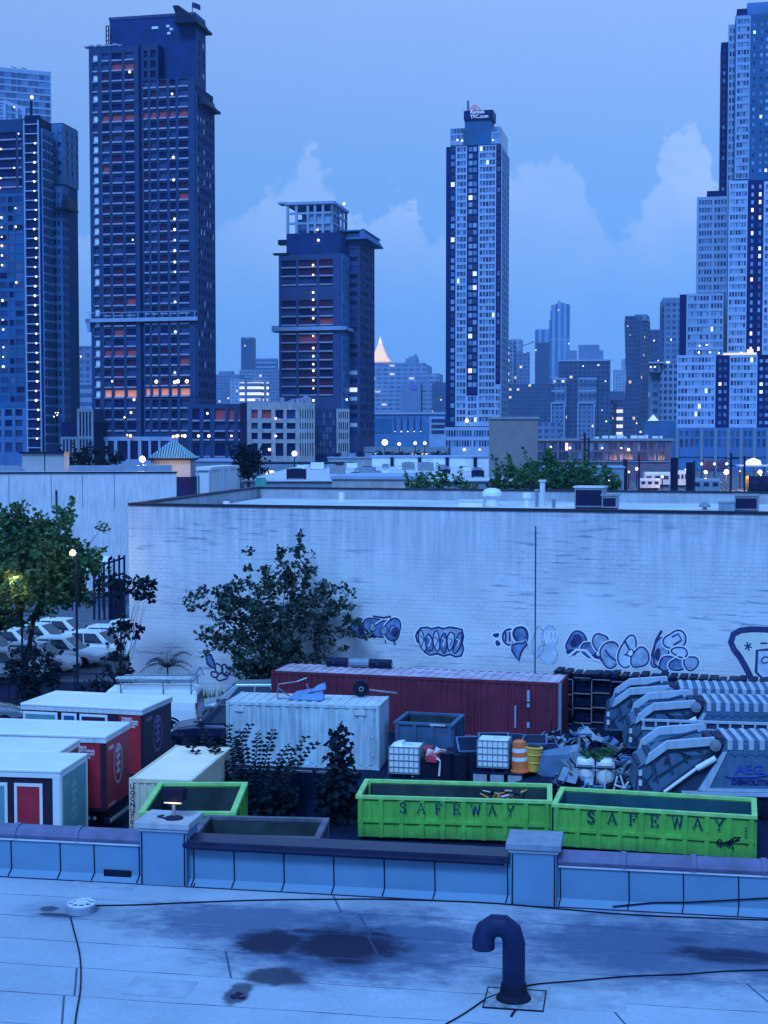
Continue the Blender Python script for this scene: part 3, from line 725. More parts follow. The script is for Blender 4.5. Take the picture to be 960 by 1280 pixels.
T = Tower('low_building', 'pale concrete low building with square dark openings in front of the reddish tower', 309, 430, -14, 'building')
u3 = T.U(393); lbox(T.e, 'wall', m_open, 0, u3, 0, 14, 0, T.Z(503))
rw = [(T.Z(523), T.Z(512)), (T.Z(536), T.Z(528.5)), (T.Z(549), T.Z(541)), (T.Z(570), T.Z(554))]
T.face('F', 0, 0, u3, T.Z(578), T.Z(503), T.cols([(314, 322), (327, 339), (344, 354), (358, 369)]) + T.ncols(373.5, 392, 6, .5), rw, .9, m_conc, lambda c, r: m_rednet if r == 0 and c in (0, 1) else (m_open, m_open2)[T.r.random() < .25])
b = MB()
for i in range(14):
    a = T.U(322 + i * 5); h_ = T.Z(503) + rnd.uniform(.4, 2.2); b.box(a, a + rnd.uniform(.6, 1.4), 1 + rnd.random() * 3, 3, T.Z(503), h_)
b.build('roof_clutter', m_slab, T.e)
for q, y in ((344, 523), (344, 545), (336, 562), (368, 567)): T.lamp(T.U(q), -1.4, T.Z(y), .9)
T.finish()
T = Tower('low_building', 'netted corner block with pale bay between the concrete low building and the reddish tower', 394, 448, -10, 'building')
uA = T.U(420); uB = T.U(436); lbox(T.e, 'wall', m_open2, 0, uB, 0, 14, 0, T.Z(511))
T.face('F', 0, 0, uA, 0, T.Z(510), T.ncols(395, 419, 6, .8), T.rows(515, 570, 9, .8), .3, m_frame, chooser(T.r, (m_open2, 4), (m_gl2, 2)))
T.face('F', -.8, uA, uB, 0, T.Z(511), T.ncols(422, 435, 5, .55), [(T.Z(523), T.Z(515)), (T.Z(537), T.Z(528)), (T.Z(549), T.Z(541)), (T.Z(570), T.Z(554))], .6, m_conc, chooser(T.r, (m_open, 4), (m_open2, 2)))
lbox(T.e, 'bay_wall', m_open2, uA, uB, -.79, -.01, 0, T.Z(511.3)); T.finish()
T = Tower('podium_building', 'low colonnaded stone podium between the two left building sites', 77, 470, 12, 'building')
uR = T.U(118); lbox(T.e, 'wall', m_open, 0, uR, 0, 12, 0, T.Z(528))
T.face('F', 0, T.U(98), uR, 0, T.Z(511), T.ncols(100, 116, 4, .6), [(T.Z(545), T.Z(515)), (T.Z(562), T.Z(549))], .6, m_bluegrey, chooser(T.r, (m_open, 1)))
T.face('F', 0, T.U(77), T.U(97.5), 0, T.Z(546), T.ncols(79, 96.5, 4, .55), [(T.Z(566), T.Z(549))], .6, m_bluegrey, chooser(T.r, (m_open, 1)))
lbox(T.e, 'upper_wall', m_open2, T.U(98), uR, .02, 8, T.Z(528), T.Z(511)); 
for q, y in ((72, 516), (74, 519), (70, 521), (75, 516)): T.lamp(T.U(q), -1, T.Z(y), .5)
T.finish()
# ------------------------------------------------------------------ far skyline
g_far1 = gridmat('far_storeys_blue', (.14, .20, .34), (.05, .09, .2), 4, 4, .6, .55, .02, 1.0, (1, .9, .7))
g_far2 = gridmat('far_storeys_dark', (.05, .08, .18), (.02, .035, .10), 4, 4, .6, .55, .025, 1.0)
g_far3 = gridmat('far_storeys_pale', (.30, .36, .48), (.10, .15, .28), 5, 4.5, .5, .5, .01, .8)
g_far4 = gridmat('far_glass_stripe', (.22, .34, .52), (.08, .15, .32), 9, 60, .55, .97, 0)
g_far5 = gridmat('far_bands', (.20, .28, .42), (.06, .11, .24), 60, 5, .97, .5, .0)
g_hosp = gridmat('hospital_bands', (.22, .28, .42), (.08, .12, .26), 9, 6, .75, .45, .07, .7, (1, .95, .8))
g_lit = gridmat('lit_bands', (.12, .16, .28), (.4, .42, .4), 30, 7, .9, .45, .97, .9, (1, .93, .75))
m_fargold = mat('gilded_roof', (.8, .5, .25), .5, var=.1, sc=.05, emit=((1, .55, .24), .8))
m_farb = mat('far_blue_wall', (.16, .22, .36), .8, var=.15, sc=.02)
m_fard = mat('far_dark_wall', (.04, .06, .14), .8, var=.2, sc=.02)
def far(name, label, D, parts, cat='building', psi=8., lamps=()):
    """parts: (part name, xl, xr, y_top, y_bottom|None, material, front offset, depth)"""
    xl = min(p[1] for p in parts)
    T = Tower(name, label, xl, D, psi, cat)
    for (nm, a, b_, y0, y1, m, w0, dp) in parts: T.block(a, b_, y0, w0, w0 + dp, m, y1, nm)
    for q, y, r in lamps: T.lamp(T.U(q), -2, T.Z(y), r * 1.2)
    T.finish(); return T
far('glass_block', 'blue glass block with lit window dots between the two left building sites', 850,
    [('wall', 84, 122, 434, None, g_far1, 0, 30), ('roof_band', 84, 122, 432.5, 434, m_farb, -.2, 30), ('lower_wing', 86, 122, 478, None, g_far5, -6, 5.5)], 'building', 8, ((97, 452, 1.2), (98, 470, 1.5), (104, 446, .8)))
far('office_slab', 'slim dark office slab rising alone beside the tall site', 2300,
    [('wall', 302, 316, 423, None, g_far2, 0, 25), ('shoulder', 300, 322, 462, None, g_far5, -8, 7), ('parapet', 302, 316, 421.5, 423, m_farb, -1, 25)])
far('apartment_block', 'pale stepped block at the foot of the slim office slab, left side', 1900,
    [('wall', 270, 300, 468, None, g_far1, 0, 30), ('penthouse', 274, 290, 464, 468, m_farb, 4, 15), ('wing', 288, 306, 474, None, g_far3, -10, 9)])
far('apartment_block', 'broad block with lit balconies directly left of the reddish tower', 1700,
    [('wall', 316, 352, 462, None, g_far1, 0, 30), ('penthouse', 320, 345, 448, 462, g_far5, 8, 15), ('lit_bay', 328, 336, 478, None, g_lit, -3, 2.5), ('wing', 300, 326, 478, None, g_lit, -12, 11)])
T = far('landmark_tower', 'old stone tower with a glowing gilded pyramid roof', 3100, [('shaft', 460, 487, 455, None, g_far3, 0, 45), ('cornice', 459, 488, 452.5, 455, m_farb, -1.5, 48)])
ua, ub = T.U(461), T.U(486); um = (ua + ub) / 2; h0 = (ub - ua) / 2
b = MB(); zb, zt = T.Z(452.5), T.Z(428)
prev = None
prof_ = [(1., 0), (.98, .08), (.72, .25), (.5, .5), (.33, .75), (.2, .93), (.2, 1.0)]
for i in range(len(prof_) - 1):
    r0, r1 = prof_[i][0] * h0, prof_[i + 1][0] * h0; za, zc_ = zb + (zt - zb) * prof_[i][1], zb + (zt - zb) * prof_[i + 1][1]
    q = lambda r, z: [(um - r, 22 - r, z), (um + r, 22 - r, z), (um + r, 22 + r, z), (um - r, 22 + r, z)]
    b.frustum(q(r0, za), q(r1, zc_))
b.build('gilded_roof', m_fargold, T.e)
b = MB(); b.lathe([(3.2, zt), (3.6, zt + 5), (2.0, zt + 8), (.4, zt + 13)], 8, (um, 22, 0)); b.build('lantern', mat('lantern_glow', (.9, .9, .9), .5, emit=((.9, .95, 1), .8)), T.e)
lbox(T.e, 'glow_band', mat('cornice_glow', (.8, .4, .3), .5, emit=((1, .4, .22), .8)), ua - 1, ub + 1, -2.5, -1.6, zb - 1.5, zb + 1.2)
T = far('hospital_complex', 'long stepped hospital block with scattered lit windows below the gilded tower', 2000,
    [('wall', 455, 534, 456, None, g_hosp, 0, 60), ('penthouse', 470, 530, 453.5, 456, m_farb, 6, 30), ('wing', 528, 549, 467, None, g_hosp, -10, 50), ('wing', 540, 562, 478, None, g_far2, -20, 40),
     ('stair_tower', 502, 526, 479, None, m_farb, -14, 13), ('lower_wing', 455, 520, 489, None, g_hosp, -8, 7)], 'building', 8, ((533, 478, 3), (462, 493, 2.5), (475, 490, 2), (544, 500, 3), (480, 508, 2.5), (525, 515, 2)))
b = MB(); b.lathe([(4.3, 0), (4.3, 1.2)], 20, (T.U(517, -14), -15.3, T.Z(483.5, T.U(517), -14)), axis='y'); b.build('round_sign', mat('round_sign_blue', (.03, .05, .35), .5, emit=((.15, .2, .8), .2)), T.e)
far('peaked_building', 'faint peaked roof poking above the hospital block', 3300, [('wall', 507, 521, 448, None, m_farb, 0, 40), ('spire', 517, 520.5, 443, 448, m_farb, 4, 10), ('shoulder', 511, 521, 445.5, 448, m_farb, 2, 20)])
T = Tower('power_station', 'broad pale hall with five tall dark slits below the hospital', 455, 1300, 6, 'building')
uR = T.U(557); lbox(T.e, 'wall', m_cladb, 0, uR, 0, 40, 0, T.Z(515)); lbox(T.e, 'cornice', m_frl, -1, uR + 1, -1.5, 41, T.Z(518), T.Z(515.5))
lbox(T.e, 'blank_panel', m_teald, T.U(467), T.U(490), -.6, -.02, T.Z(541), T.Z(523))
for q in (493, 501, 509, 517, 525): 
    lbox(T.e, 'slit_window', m_gl3, T.U(q), T.U(q + 1.8), -.7, -.02, T.Z(541), T.Z(522)); T.lamp(T.U(q + .9), -1.5, T.Z(539.5), 1.2)
lbox(T.e, 'louvre_wing', m_frl, T.U(537), T.U(556), -3, -.02, 0, T.Z(521))
for y in (524, 531, 538): lbox(T.e, 'louvre', m_gl3, T.U(539.5), T.U(556), -3.5, -3.02, T.Z(y + 4), T.Z(y))
T.finish()
far('stepped_tower', 'pale narrow tower with a bright striped edge right of the slender apartment tower', 1500,
    [('wall', 634, 642, 425, None, g_far1, 0, 20), ('lit_stair', 627, 635.5, 434, None, g_lit, -3, 8), ('core', 638, 650, 424, None, g_far3, 8, 20), ('wing', 646, 661, 440, None, g_far1, 6, 14), ('podium', 632, 700, 480, None, g_far2, -12, 11)], 'tower', 8, ((667, 482, 1.5), (640, 500, 1.3)))
b = MB(); b.box(XP(652, 1900) - 1, XP(652, 1900) + 1, 1900, 1902, 0, ZY(425, 1900)); p0 = P(644, 436, 1900); p1 = P(668, 427, 1900)
b.tube([(p0.x, 1901, p0.z), (p1.x, 1901, p1.z)], .8, 5); k_ = thing('tower_crane', 'thin crane arm left of the dark slim tower', 'crane', (0, 0, 0)); b.build('jib', m_farb, k_)
far('slim_tower', 'dark slim tower with a pale striped crown', 2100, [('wall', 668, 686, 428, None, g_far2, 0, 22), ('crown', 668, 686, 411.5, 428, g_far4, 0, 22)], 'tower')
T = far('glass_tower', 'tall pale glass tower with a slanted top above the distant roofs', 2300, [('wall', 687, 711, 388, None, g_far4, 0, 26), ('shoulder', 685.5, 690, 400, None, g_far4, 3, 20)], 'tower', 8, ((697, 388, 1.6), (710, 430, 1.8)))
b = MB(); za, zc_ = T.Z(388), T.Z(377); b.prism([(T.U(688), za), (T.U(711), za), (T.U(711), T.Z(381)), (T.U(700), T.Z(378)), (T.U(697), T.Z(375)), (T.U(695), T.Z(380)), (T.U(688), T.Z(381.5))], 0, 26); b.build('slanted_crown', g_far4, T.e)
T = far('apartment_slab', 'wide dark apartment building with pale framed bays and a rooftop box', 1300,
    [('wall', 697, 762, 450, None, g_far2, 0, 40), ('penthouse', 722, 748, 431, 450, m_farb, 10, 20), ('penthouse', 706, 720, 438, 450, m_farb, 8, 20), ('penthouse', 740, 753, 438, 450, m_farb, 8, 20), ('cornice', 697, 760, 449.5, 451.5, m_frl, -.8, 41),
     ('bay', 692, 708, 474, None, g_far1, -5, 4.9), ('bay', 689, 705, 504, None, g_far1, -8, 2.9), ('bay', 722, 745, 474, None, g_far1, -5, 4.9), ('bay', 722, 742, 504, None, g_far1, -8, 2.9)], 'building', 8,
    ((728, 458, 1.2), (747, 457, 1.2), (756, 477, 1.2), (729, 479, 1), (690, 528, 1.5), (684, 534, 1.3), (690, 540, 1.3), (752, 513, 1)))
b = MB()
for a, b_, y in ((692, 708, 474), (689, 705, 489), (689, 703, 504), (722, 745, 474), (722, 745, 489), (722, 742, 504)): b.box(T.U(a), T.U(b_), -9.5, -8.8, T.Z(y) - .7, T.Z(y) + .7)
for q in (689, 705, 722, 742): b.box(T.U(q) - .5, T.U(q) + .5, -9.4, -8.7, 0, T.Z(504))
b.build('bay_frame', m_frl, T.e)
far('pale_block', 'pale narrow block glimpsed left of the bent tower', 2200, [('wall', 766, 781, 462, None, g_far3, 0, 30), ('spire', 776, 781, 449, None, g_far3, 4, 20), ('low_wing', 757, 780, 489, None, g_far2, -20, 18)])
# bent twin tower
T = Tower('bent_tower', 'dark bent tower whose shaft kinks halfway up', 780, 1150, 6, 'tower')
def ring(y, xa, xb, xc):
    z = T.Z(y); a, b_ = T.U(xa), T.U(xb); dd = 22
    return [(a, 0, z), (b_, 0, z), (T.U(xc, dd), dd, z), (a + 1, dd, z)]
rg = [(590, 778, 795, 806), (545, 778, 797, 808), (470, 782, 801, 813), (401, 779.5, 801, 811), (395, 780, 801, 810)]
b = MB()
for i in range(len(rg) - 1): b.frustum(ring(*rg[i]), ring(*rg[i + 1]))
b.build('shaft', gridmat('bent_storeys', (.05, .075, .17), (.02, .035, .10), 3.2, 3.6, .6, .6, .02, .8), T.e)
b = MB(); b.frustum(ring(401, 792, 806, 811), ring(393, 792, 806, 810)); b.build('crown', m_farb, T.e)
for q, y, r in ((795, 529, 1.2), (800, 540, 1.4), (783, 408, .8), (786, 419, .6)): T.lamp(T.U(q), -2, T.Z(y), r * 1.2)
T.finish()
far('plain_tower', 'plain blue tower peeking between the bent tower and the apartment complex', 1000, [('wall', 825, 851, 375, None, g_far1, 0, 20), ('side_slab', 824, 828, 383, None, g_far2, -1, 12), ('parapet', 827, 849, 372, 375, m_farb, 2, 16)], 'tower', 8, ((837, 425, 1),))
far('short_tower', 'short grey tower behind the right shoulder of the bent tower', 1250, [('wall', 811, 827, 413, None, g_far2, 0, 20), ('parapet', 812, 826, 411.5, 413, m_farb, 1, 18)], 'tower', 8, ((816, 426, 1.3),))
far('gridded_block', 'pale gridded block with a bright overhanging ledge left of the apartment complex', 700, [('wall', 824, 846, 454, None, g_sidel, 0, 20), ('wing', 811, 824, 466, None, g_far1, 2, 18), ('ledge', 810, 829, 452, 454, m_frw, -3, 20), ('ledge_block', 811, 824, 454, 465, g_far1, -2, 3.9)], 'building', 8, ((817, 459, .7), (812, 459, .7), (821, 451, .6)))
T = Tower('pavilion', 'small bright pyramid-roofed pavilion in front of the bent tower', 810, 640, 0, 'pavilion')
b = MB(); a, c_ = T.U(811), T.U(823); b.frustum([(a, 0, T.Z(526)), (c_, 0, T.Z(526)), (c_, 5, T.Z(526)), (a, 5, T.Z(526))], [((a + c_) / 2 - .1, 2.4, T.Z(518)), ((a + c_) / 2 + .1, 2.4, T.Z(518)), ((a + c_) / 2 + .1, 2.6, T.Z(518)), ((a + c_) / 2 - .1, 2.6, T.Z(518))])
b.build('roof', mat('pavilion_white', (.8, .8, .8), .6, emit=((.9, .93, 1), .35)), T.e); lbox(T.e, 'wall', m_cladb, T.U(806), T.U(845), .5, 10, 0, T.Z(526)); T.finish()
far('copper_block', 'low dark block joining the bent tower and the wide apartment building', 1350, [('wall', 752, 790, 500, None, g_far2, 0, 30), ('bay', 758, 765, 506, None, g_far3, -2, 1.9), ('bay', 770, 778, 508, None, g_lit, -2, 1.9)])
far('riverside_block', 'low pale block behind the rail depot', 900, [('wall', 640, 700, 528, None, g_far1, 0, 20), ('wing', 700, 790, 548, None, g_far2, 4, 16)], 'building', 4, ((757, 527, 1), (777, 545, 1.2)))
# ------------------------------------------------------------------ foliage helpers
def leaf_mesh(mb, centre, n, rad, size, r, flat=1.0, droop=0.):
    for _ in range(n):
        while True:
            q = Vector((r.uniform(-1, 1), r.uniform(-1, 1), r.uniform(-1, 1)))
            if q.length < 1: break
        p = Vector(centre) + Vector((q.x * rad, q.y * rad, q.z * rad * flat))
        u = Vector((r.gauss(0, 1), r.gauss(0, 1), r.gauss(0, .7) - droop)).normalized()
        v = u.orthogonal().normalized(); v.rotate(Matrix.Rotation(r.uniform(0, 6.28), 3, u))
        L = size * r.uniform(.6, 1.35); W = L * r.uniform(.32, .5)
        nrm = u.cross(v) * L * .12
        mb.add([p, p + u * L * .5 + v * W + nrm, p + u * L, p + u * L * .5 - v * W + nrm], [(0, 1, 2, 3)])
def tree(name, label, loc, ells, n_clump, per, crad, lsize, trunk_r, m, group=None, seed=1, shoots=0, cat='tree', trunk_top=None, shell=.55):
    r = random.Random(seed); loc = Vector(loc)
    e = thing(name, label, cat, loc, 0, group)
    cl = []
    wt = [a[3] * a[4] * a[5] for a in ells]; tot = sum(wt)
    for _ in range(n_clump):
        q = r.random() * tot
        for a, w_ in zip(ells, wt):
            q -= w_
            if q <= 0: break
        d = Vector((r.gauss(0, 1), r.gauss(0, 1), r.gauss(0, 1))).normalized() * (shell + (1 - shell) * r.random()) ** .6
        cl.append((Vector((a[0] + d.x * a[3], a[1] + d.y * a[4], a[2] + d.z * a[5])), d))
    b = MB()
    for c, d in cl: leaf_mesh(b, c, max(3, int(per * r.uniform(.5, 1.4))), crad * r.uniform(.6, 1.25), lsize, r, .8, .15)
    tw = MB()
    mid = Vector((sum(a[0] * w_ for a, w_ in zip(ells, wt)) / tot, sum(a[1] * w_ for a, w_ in zip(ells, wt)) / tot, sum(a[2] * w_ for a, w_ in zip(ells, wt)) / tot))
    zmin = min(a[2] - a[5] for a in ells)
    for i in range(shoots):
        c, d = r.choice(cl)
        dirn = Vector((d.x * .55, d.y * .4, abs(d.z) * .6 + .55)).normalized(); L = r.uniform(.9, 2.0) * crad * 2
        for k in range(7):
            leaf_mesh(b, c + dirn * L * k / 6, max(3, int(per * .35)), crad * (.5 - .05 * k), lsize, r)
        tw.tube([c, c + dirn * L], [.02, .008], 4)
    b.build('crown', m, e)
    base = Vector((0, 0, 0)); fork = Vector((mid.x * .35, mid.y * .35, max(zmin * .9, .2)))
    tw.tube([base, fork * .5 + Vector((.05, 0, 0)), fork, mid], [trunk_r * 1.25, trunk_r, trunk_r * .85, trunk_r * .4], 8)
    for i in range(26):
        c, d = cl[(i * 37) % len(cl)]
        s_ = fork.lerp(mid, r.uniform(0, .8)); k_ = s_.lerp(c, .5) + Vector((0, 0, -.12 * (c - s_).length))
        tw.tube([s_, k_, c], [trunk_r * .38, trunk_r * .2, trunk_r * .06], 5)
    tw.build('trunk', m_bark, e)
    return e
# ------------------------------------------------------------------ ground
b = MB(); b.box(-1650, 1650, -100, 5100, -.5, 0)
tag(b.build('ground', mat('ground_dark', (.045, .05, .075), .9, var=.3, sc=.08)), kind='structure')
b = MB(); b.box(40, 190, 150, 520, 0.004, 3.0)
tag(b.build('rail_embankment', mat('ballast', (.10, .115, .15), .95, var=.3, sc=.4, bump=.3)), kind='structure')
b = MB(); b.box(-60, 45, 300, 430, .004, .05); tag(b.build('street', m_asphalt), kind='structure')
b = MB()
for i, (a, c) in enumerate((((782, 584), (800, 616)), ((790, 584), (818, 616)), ((806, 584), (852, 616)), ((815, 584), (870, 616)), ((868, 584), (905, 616)), ((876, 584), (922, 616)), ((900, 584), (962, 616)), ((908, 584), (978, 616)))):
    p, q = G(*a, 3.0), G(*c, 3.0)
    for s_ in (-.72, .72): b.tube([(p.x + s_, p.y, 3.12), (q.x + s_, q.y, 3.12)], .12, 4)
tag(b.build('rail_tracks', m_steel), kind='structure')
# rail depot building
T = Tower('rail_depot', 'two-storey brick depot with long rows of dim windows beside the tracks', 655, 400, 4, 'building')
m_brk = mat('depot_brick', (.16, .12, .17), .85, var=.25, sc=.6)
uR = T.U(840); lbox(T.e, 'wall', m_brk, 0, uR, 0, 15, 0, T.Z(551)); lbox(T.e, 'cornice', m_bluegrey, -.5, uR + .5, -.8, 15.5, T.Z(551) + .003, T.Z(548))
ops = []
for a, c_ in ((657, 670), (672, 683), (685, 696), (698, 710), (714, 726), (736, 753), (755, 771), (774, 791), (796, 808), (810, 820), (822, 831)): ops += T.ncols(a, c_, 3, .86)
T.face('F', 0, 0, uR, 0, T.Z(551), ops, [(T.Z(563), T.Z(553.5)), (T.Z(575), T.Z(565))], .4, m_brk, chooser(T.r, (m_gl3, 5), (m_gl2, 3), (m_gl1, .8), (m_litw, .12)))
lbox(T.e, 'string_course', m_bluegrey, 0, uR, -.7, -.41, T.Z(577.5), T.Z(576))
for q, y, r in ((752, 560, .7), (776, 560, .6), (785, 562, 1.1), (712, 560, .7), (688, 559, .9), (718, 577, .5)): T.lamp(T.U(q), -1, T.Z(y), r)
b = MB()
for q in range(745, 830, 9): b.box(T.U(q), T.U(q + rnd.uniform(3, 8)), 3, 6, T.Z(548), T.Z(548) + rnd.uniform(.4, 1.3))
b.build('roof_clutter', m_white, T.e); T.finish()
# poles and lamps
def pole(px, y0, D, r, label, zb=3., arms=()):
    p = P(px, y0, D); e = thing('utility_pole', label, 'pole', (p.x, D, zb)); b = MB(); b.tube([(0, 0, 0), (0, 0, p.z - zb)], r, 7); b.build('post', m_dark, e)
    for a in arms:
        b = MB(); b.box(-a[1], a[1], -.1, .1, p.z - zb - a[0] - .1, p.z - zb - a[0] + .1); b.build('crossarm', m_dark, e)
    return e
pole(843, 572, 210, .55, 'thickest dark pole beside the rail depot corner', 3)
pole(862.5, 578, 215, .6, 'short thick dark pole right of the tallest thick one', 3)
pole(731, 541, 330, .28, 'thin double-arm pole rising in front of the depot windows', 3, ((1.5, 1.2),))
pole(736, 547, 335, .25, 'thin plain pole close beside the double-arm pole', 3)
pole(799, 568, 300, .22, 'thin catenary pole at the left edge of the tracks', 3, ((1.2, 2),))
pole(782, 574, 290, .5, 'stubby dark post left of the tracks behind the far trees', 3)
pole(914, 566, 250, .18, 'thin pole with small crossarm left of the lit canopy', 3, ((1.0, 1.2), (2.2, .8)))
pole(931, 570, 260, .18, 'thin pole standing under the lit canopy edge', 3)
pole(868, 576, 240, .16, 'slender pole between the thick poles and the globe lamps', 3)
lampspec = [(857, 587, 330, 'wlampw', .55, 'small warm lamp low beside the thick poles'), (882, 590, 300, 'wlampw', .95, 'orange-lit lamp left of the brightest orange one'), (908, 590, 300, 'wlampw', 1.4, 'brightest orange street lamp by the tracks'),
            (950, 590, 310, 'wlampw', 1.25, 'orange street lamp closest to the right edge'), (877, 580, 380, 'wlamp', .9, 'leftmost white globe lamp under the pale base building'), (893, 580, 380, 'wlamp', .85, 'middle white globe lamp under the pale base building'),
            (908.5, 580, 380, 'wlamp', .95, 'right white globe lamp above the brightest orange lamp'), (925, 589, 330, 'wlampw', .5, 'faint warm lamp between the two bright orange ones'), (796, 586, 330, 'wlamp', .9, 'white lamp at the head of the tracks'),
            (786, 590, 320, 'wlamp', .6, 'small white lamp left of the track head'), (828, 596, 300, 'wlampw', .7, 'low warm lamp in the middle of the tracks'), (761, 600, 260, 'wlamp', .55, 'small white lamp at the right end of the far trees')]
for px, py, D, mk_, r, lab in lampspec:
    p = P(px, py, D); r *= .4; e = thing('street_lamp', lab, 'street lamp', (p.x, D, 3.0), 0, 'street lamps at the rail yard')
    b = MB(); b.tube([(0, 0, 0), (0, 0, p.z - 3 - r * .8)], .12, 6); b.build('post', m_dark, e)
    b = MB(); b.lathe([(.05, -r), (.75 * r, -.65 * r), (r, 0), (.7 * r, .7 * r), (.05, r)], 10, (0, 0, p.z - 3)); b.build('lamp_head', _mats['lamp_glow' + ('_warm' if mk_ == 'wlampw' else '')], e, smooth=True)
for px, py, D in ((908, 592, 298), (950, 592, 308), (882, 593, 298)):
    l = bpy.data.lights.new('street_lamp_light', 'POINT'); l.energy = 5000; l.color = (1, .5, .18); l.shadow_soft_size = .6
    o = bpy.data.objects.new('street_lamp_light', l); COL.objects.link(o); o.location = P(px, py, D)
# train cars
def train(px0, px1, py, D, label, m):
    a, c = P(px0, py, D), P(px1, py, D); L = c.x - a.x
    e = thing('train_car', label, 'train', (a.x, D, 3.2)); h = max(1.5, a.z - 3.2)
    b = MB(); b.prism([(0, .5), (2.6, .5), (2.6, h * .85), (2.2, h), (.4, h), (0, h * .85)], 0, L, axis='x'); b.build('body', m, e)
    b = MB()
    n = max(3, int(L / 2))
    for i in range(n): b.box(L * (i + .2) / n, L * (i + .8) / n, -.03, .02, h * .5, h * .75)
    b.build('window_band', m_gl3, e); b = MB(); b.box(.3, L - .3, .3, 2.3, 0, .49); b.build('undercarriage', m_dark, e)
train(806, 838, 590, 330, 'pale train car standing left of the thickest dark pole', m_whited)
train(846, 860, 588, 326, 'short pale train end between the two thick dark poles', m_whited)
train(866, 900, 598, 280, 'low blue-grey train car right of the two thick poles', m_bluegrey)
train(936, 985, 595, 290, 'dark train car below the lit canopy', m_dark)
train(800, 825, 598, 305, 'pale train car nearest the far trees', m_whited)
# lit canopy
p, q = P(924, 583, 330), P(975, 583, 330); e = thing('platform_canopy', 'white platform canopy with lights beneath it at the right edge', 'canopy', (p.x, 330, 3)); L = q.x - p.x; h = p.z - 3
b = MB(); b.box(0, L, 0, 5, h, h + .35); b.build('roof', m_white, e); b = MB()
for i in range(4): b.tube([(L * (i + .5) / 4, .5, 0), (L * (i + .5) / 4, .5, h)], .12, 6)
b.build('post', m_dark, e)
b = MB(); b.lathe([(1.9, h + .4), (1.6, h + 1.3), (.2, h + 1.9)], 12, (L * .4, 2, 0)); b.build('dome_light', mat('dome_glow', (.9, .9, .9), .5, emit=((1, .9, .75), 1.0)), e)
# low long warehouse with flat bright roof
e = thing('low_warehouse', 'low warehouse with bright flat roof and long white upper wall across the middle', 'building', (0, 0, 0))
zr = 8.2; x0, x1 = XP(440, 240), XP(612, 240)
lbox(e, 'wall', m_bluegrey, -18, 17, 185, 300, 0, zr - .02); lbox(e, 'roof', mat('pale_roofing', (.50, .53, .57), .8, var=.22, sc=.25), -18.3, 17.3, 184.7, 300.3, zr, zr + .1)
zt = ZY(571.5, 300.5); xa, xb = XP(465, 300.5), XP(612, 300.5)
lbox(e, 'upper_wall', m_white, xa, xb, 300.5, 318, 0, zt)
for q in (490, 524.5, 559, 594): lbox(e, 'pilaster', m_dark, XP(q, 300) - .35, XP(q, 300) + .35, 300.1, 300.48, zr + .1, zt - .003)
lbox(e, 'coping', m_frl, xa - .3, xb + .3, 300.2, 318.3, zt + .003, zt + .3)
rr = random.Random(5)
for i in range(30):
    x = rr.uniform(-17, 15.5); y = rr.uniform(190, 290); s_ = rr.uniform(.8, 2.8)
    k_ = thing('rooftop_unit', 'one of the small boxy rooftop units scattered on the bright flat warehouse roof', 'rooftop unit', (x, y, zr + .1), 0, 'rooftop units on the low warehouse')
    b = MB(); b.box(0, s_, 0, s_ * .8, .12, .12 + s_ * .5); b.build('casing', rr.choice([m_steel, m_dark, m_white, m_bluegrey]), k_, bevel=.04)
    b = MB(); b.lathe([(s_ * .3, .12 + s_ * .5), (s_ * .3, .2 + s_ * .5)], 10, (s_ / 2, s_ * .4, 0)); b.box(.05, .2, .05, .2, 0, .12); b.box(s_ - .2, s_ - .05, .05, .2, 0, .12); b.build('fan', m_dark, k_)
# smaller low buildings
def low(name, label, px0, px1, py, D, dep, m, trim=m_frl, extra=None, psi=6):
    T = Tower(name, label, px0, D, psi, 'building'); u1 = T.U(px1); z = T.Z(py)
    lbox(T.e, 'wall', m, 0, u1, 0, dep, 0, z); lbox(T.e, 'coping', trim, -.2, u1 + .2, -.2, dep + .2, z + .003, z + .35)
    T.u1, T.z1 = u1, z
    if extra: extra(T)
    T.finish(); return T
def ex(T):
    for i in range(5): lbox(T.e, 'roof_box', (m_dark, m_steel, m_bluegrey)[i % 3], 1 + i * T.u1 / 6, 2.4 + i * T.u1 / 6, 2, 4, T.z1 + .36, T.z1 + 1.2 + .4 * (i % 2))
def exw(T):
    n = max(3, int(T.u1 / 3)); ops = [(T.u1 * (i + .2) / n, T.u1 * (i + .8) / n) for i in range(n)]
    T.face('F', 0, 0, T.u1, 0, T.z1, ops, [(T.z1 * .62, T.z1 * .85), (T.z1 * .2, T.z1 * .45)], .2, m_bluegrey, chooser(T.r, (m_gl3, 3), (m_litw, .25), (m_gl2, 2)))
low('small_building', 'low grey shed with roof boxes at the foot of the netted corner block', 410, 470, 573, 330, 20, m_conc, extra=ex)
low('small_building', 'low dark shopfront row below the pale concrete building', 310, 420, 580, 300, 12, m_open2, m_dark, exw)
low('small_building', 'pale blue wall building left of the dark street tree', 236, 300, 577, 205, 12, m_bluegrey, extra=None)
low('small_building', 'flat roof with grey edge just behind the white warehouse, left part', 415, 520, 599, 160, 18, m_conc, m_frl)
low('small_building', 'low dark depot annex left of the tan block', 455, 560, 560, 480, 14, m_open2, m_bluegrey, exw)
low('small_building', 'low pale wall behind the far trees and tan block', 640, 780, 585, 280, 10, m_bluegrey, m_frl)
T = low('small_building', 'white-roofed shed beside the hip-roofed bulkhead', 243, 262, 588, 150, 14, m_white, m_white)
T = low('blank_block', 'plain tan windowless block standing left of the far trees', 611, 672, 524, 205, 10, mat('tan_brick', (.21, .19, .20), .9, var=.12, sc=.5, bump=.1), m_steel)
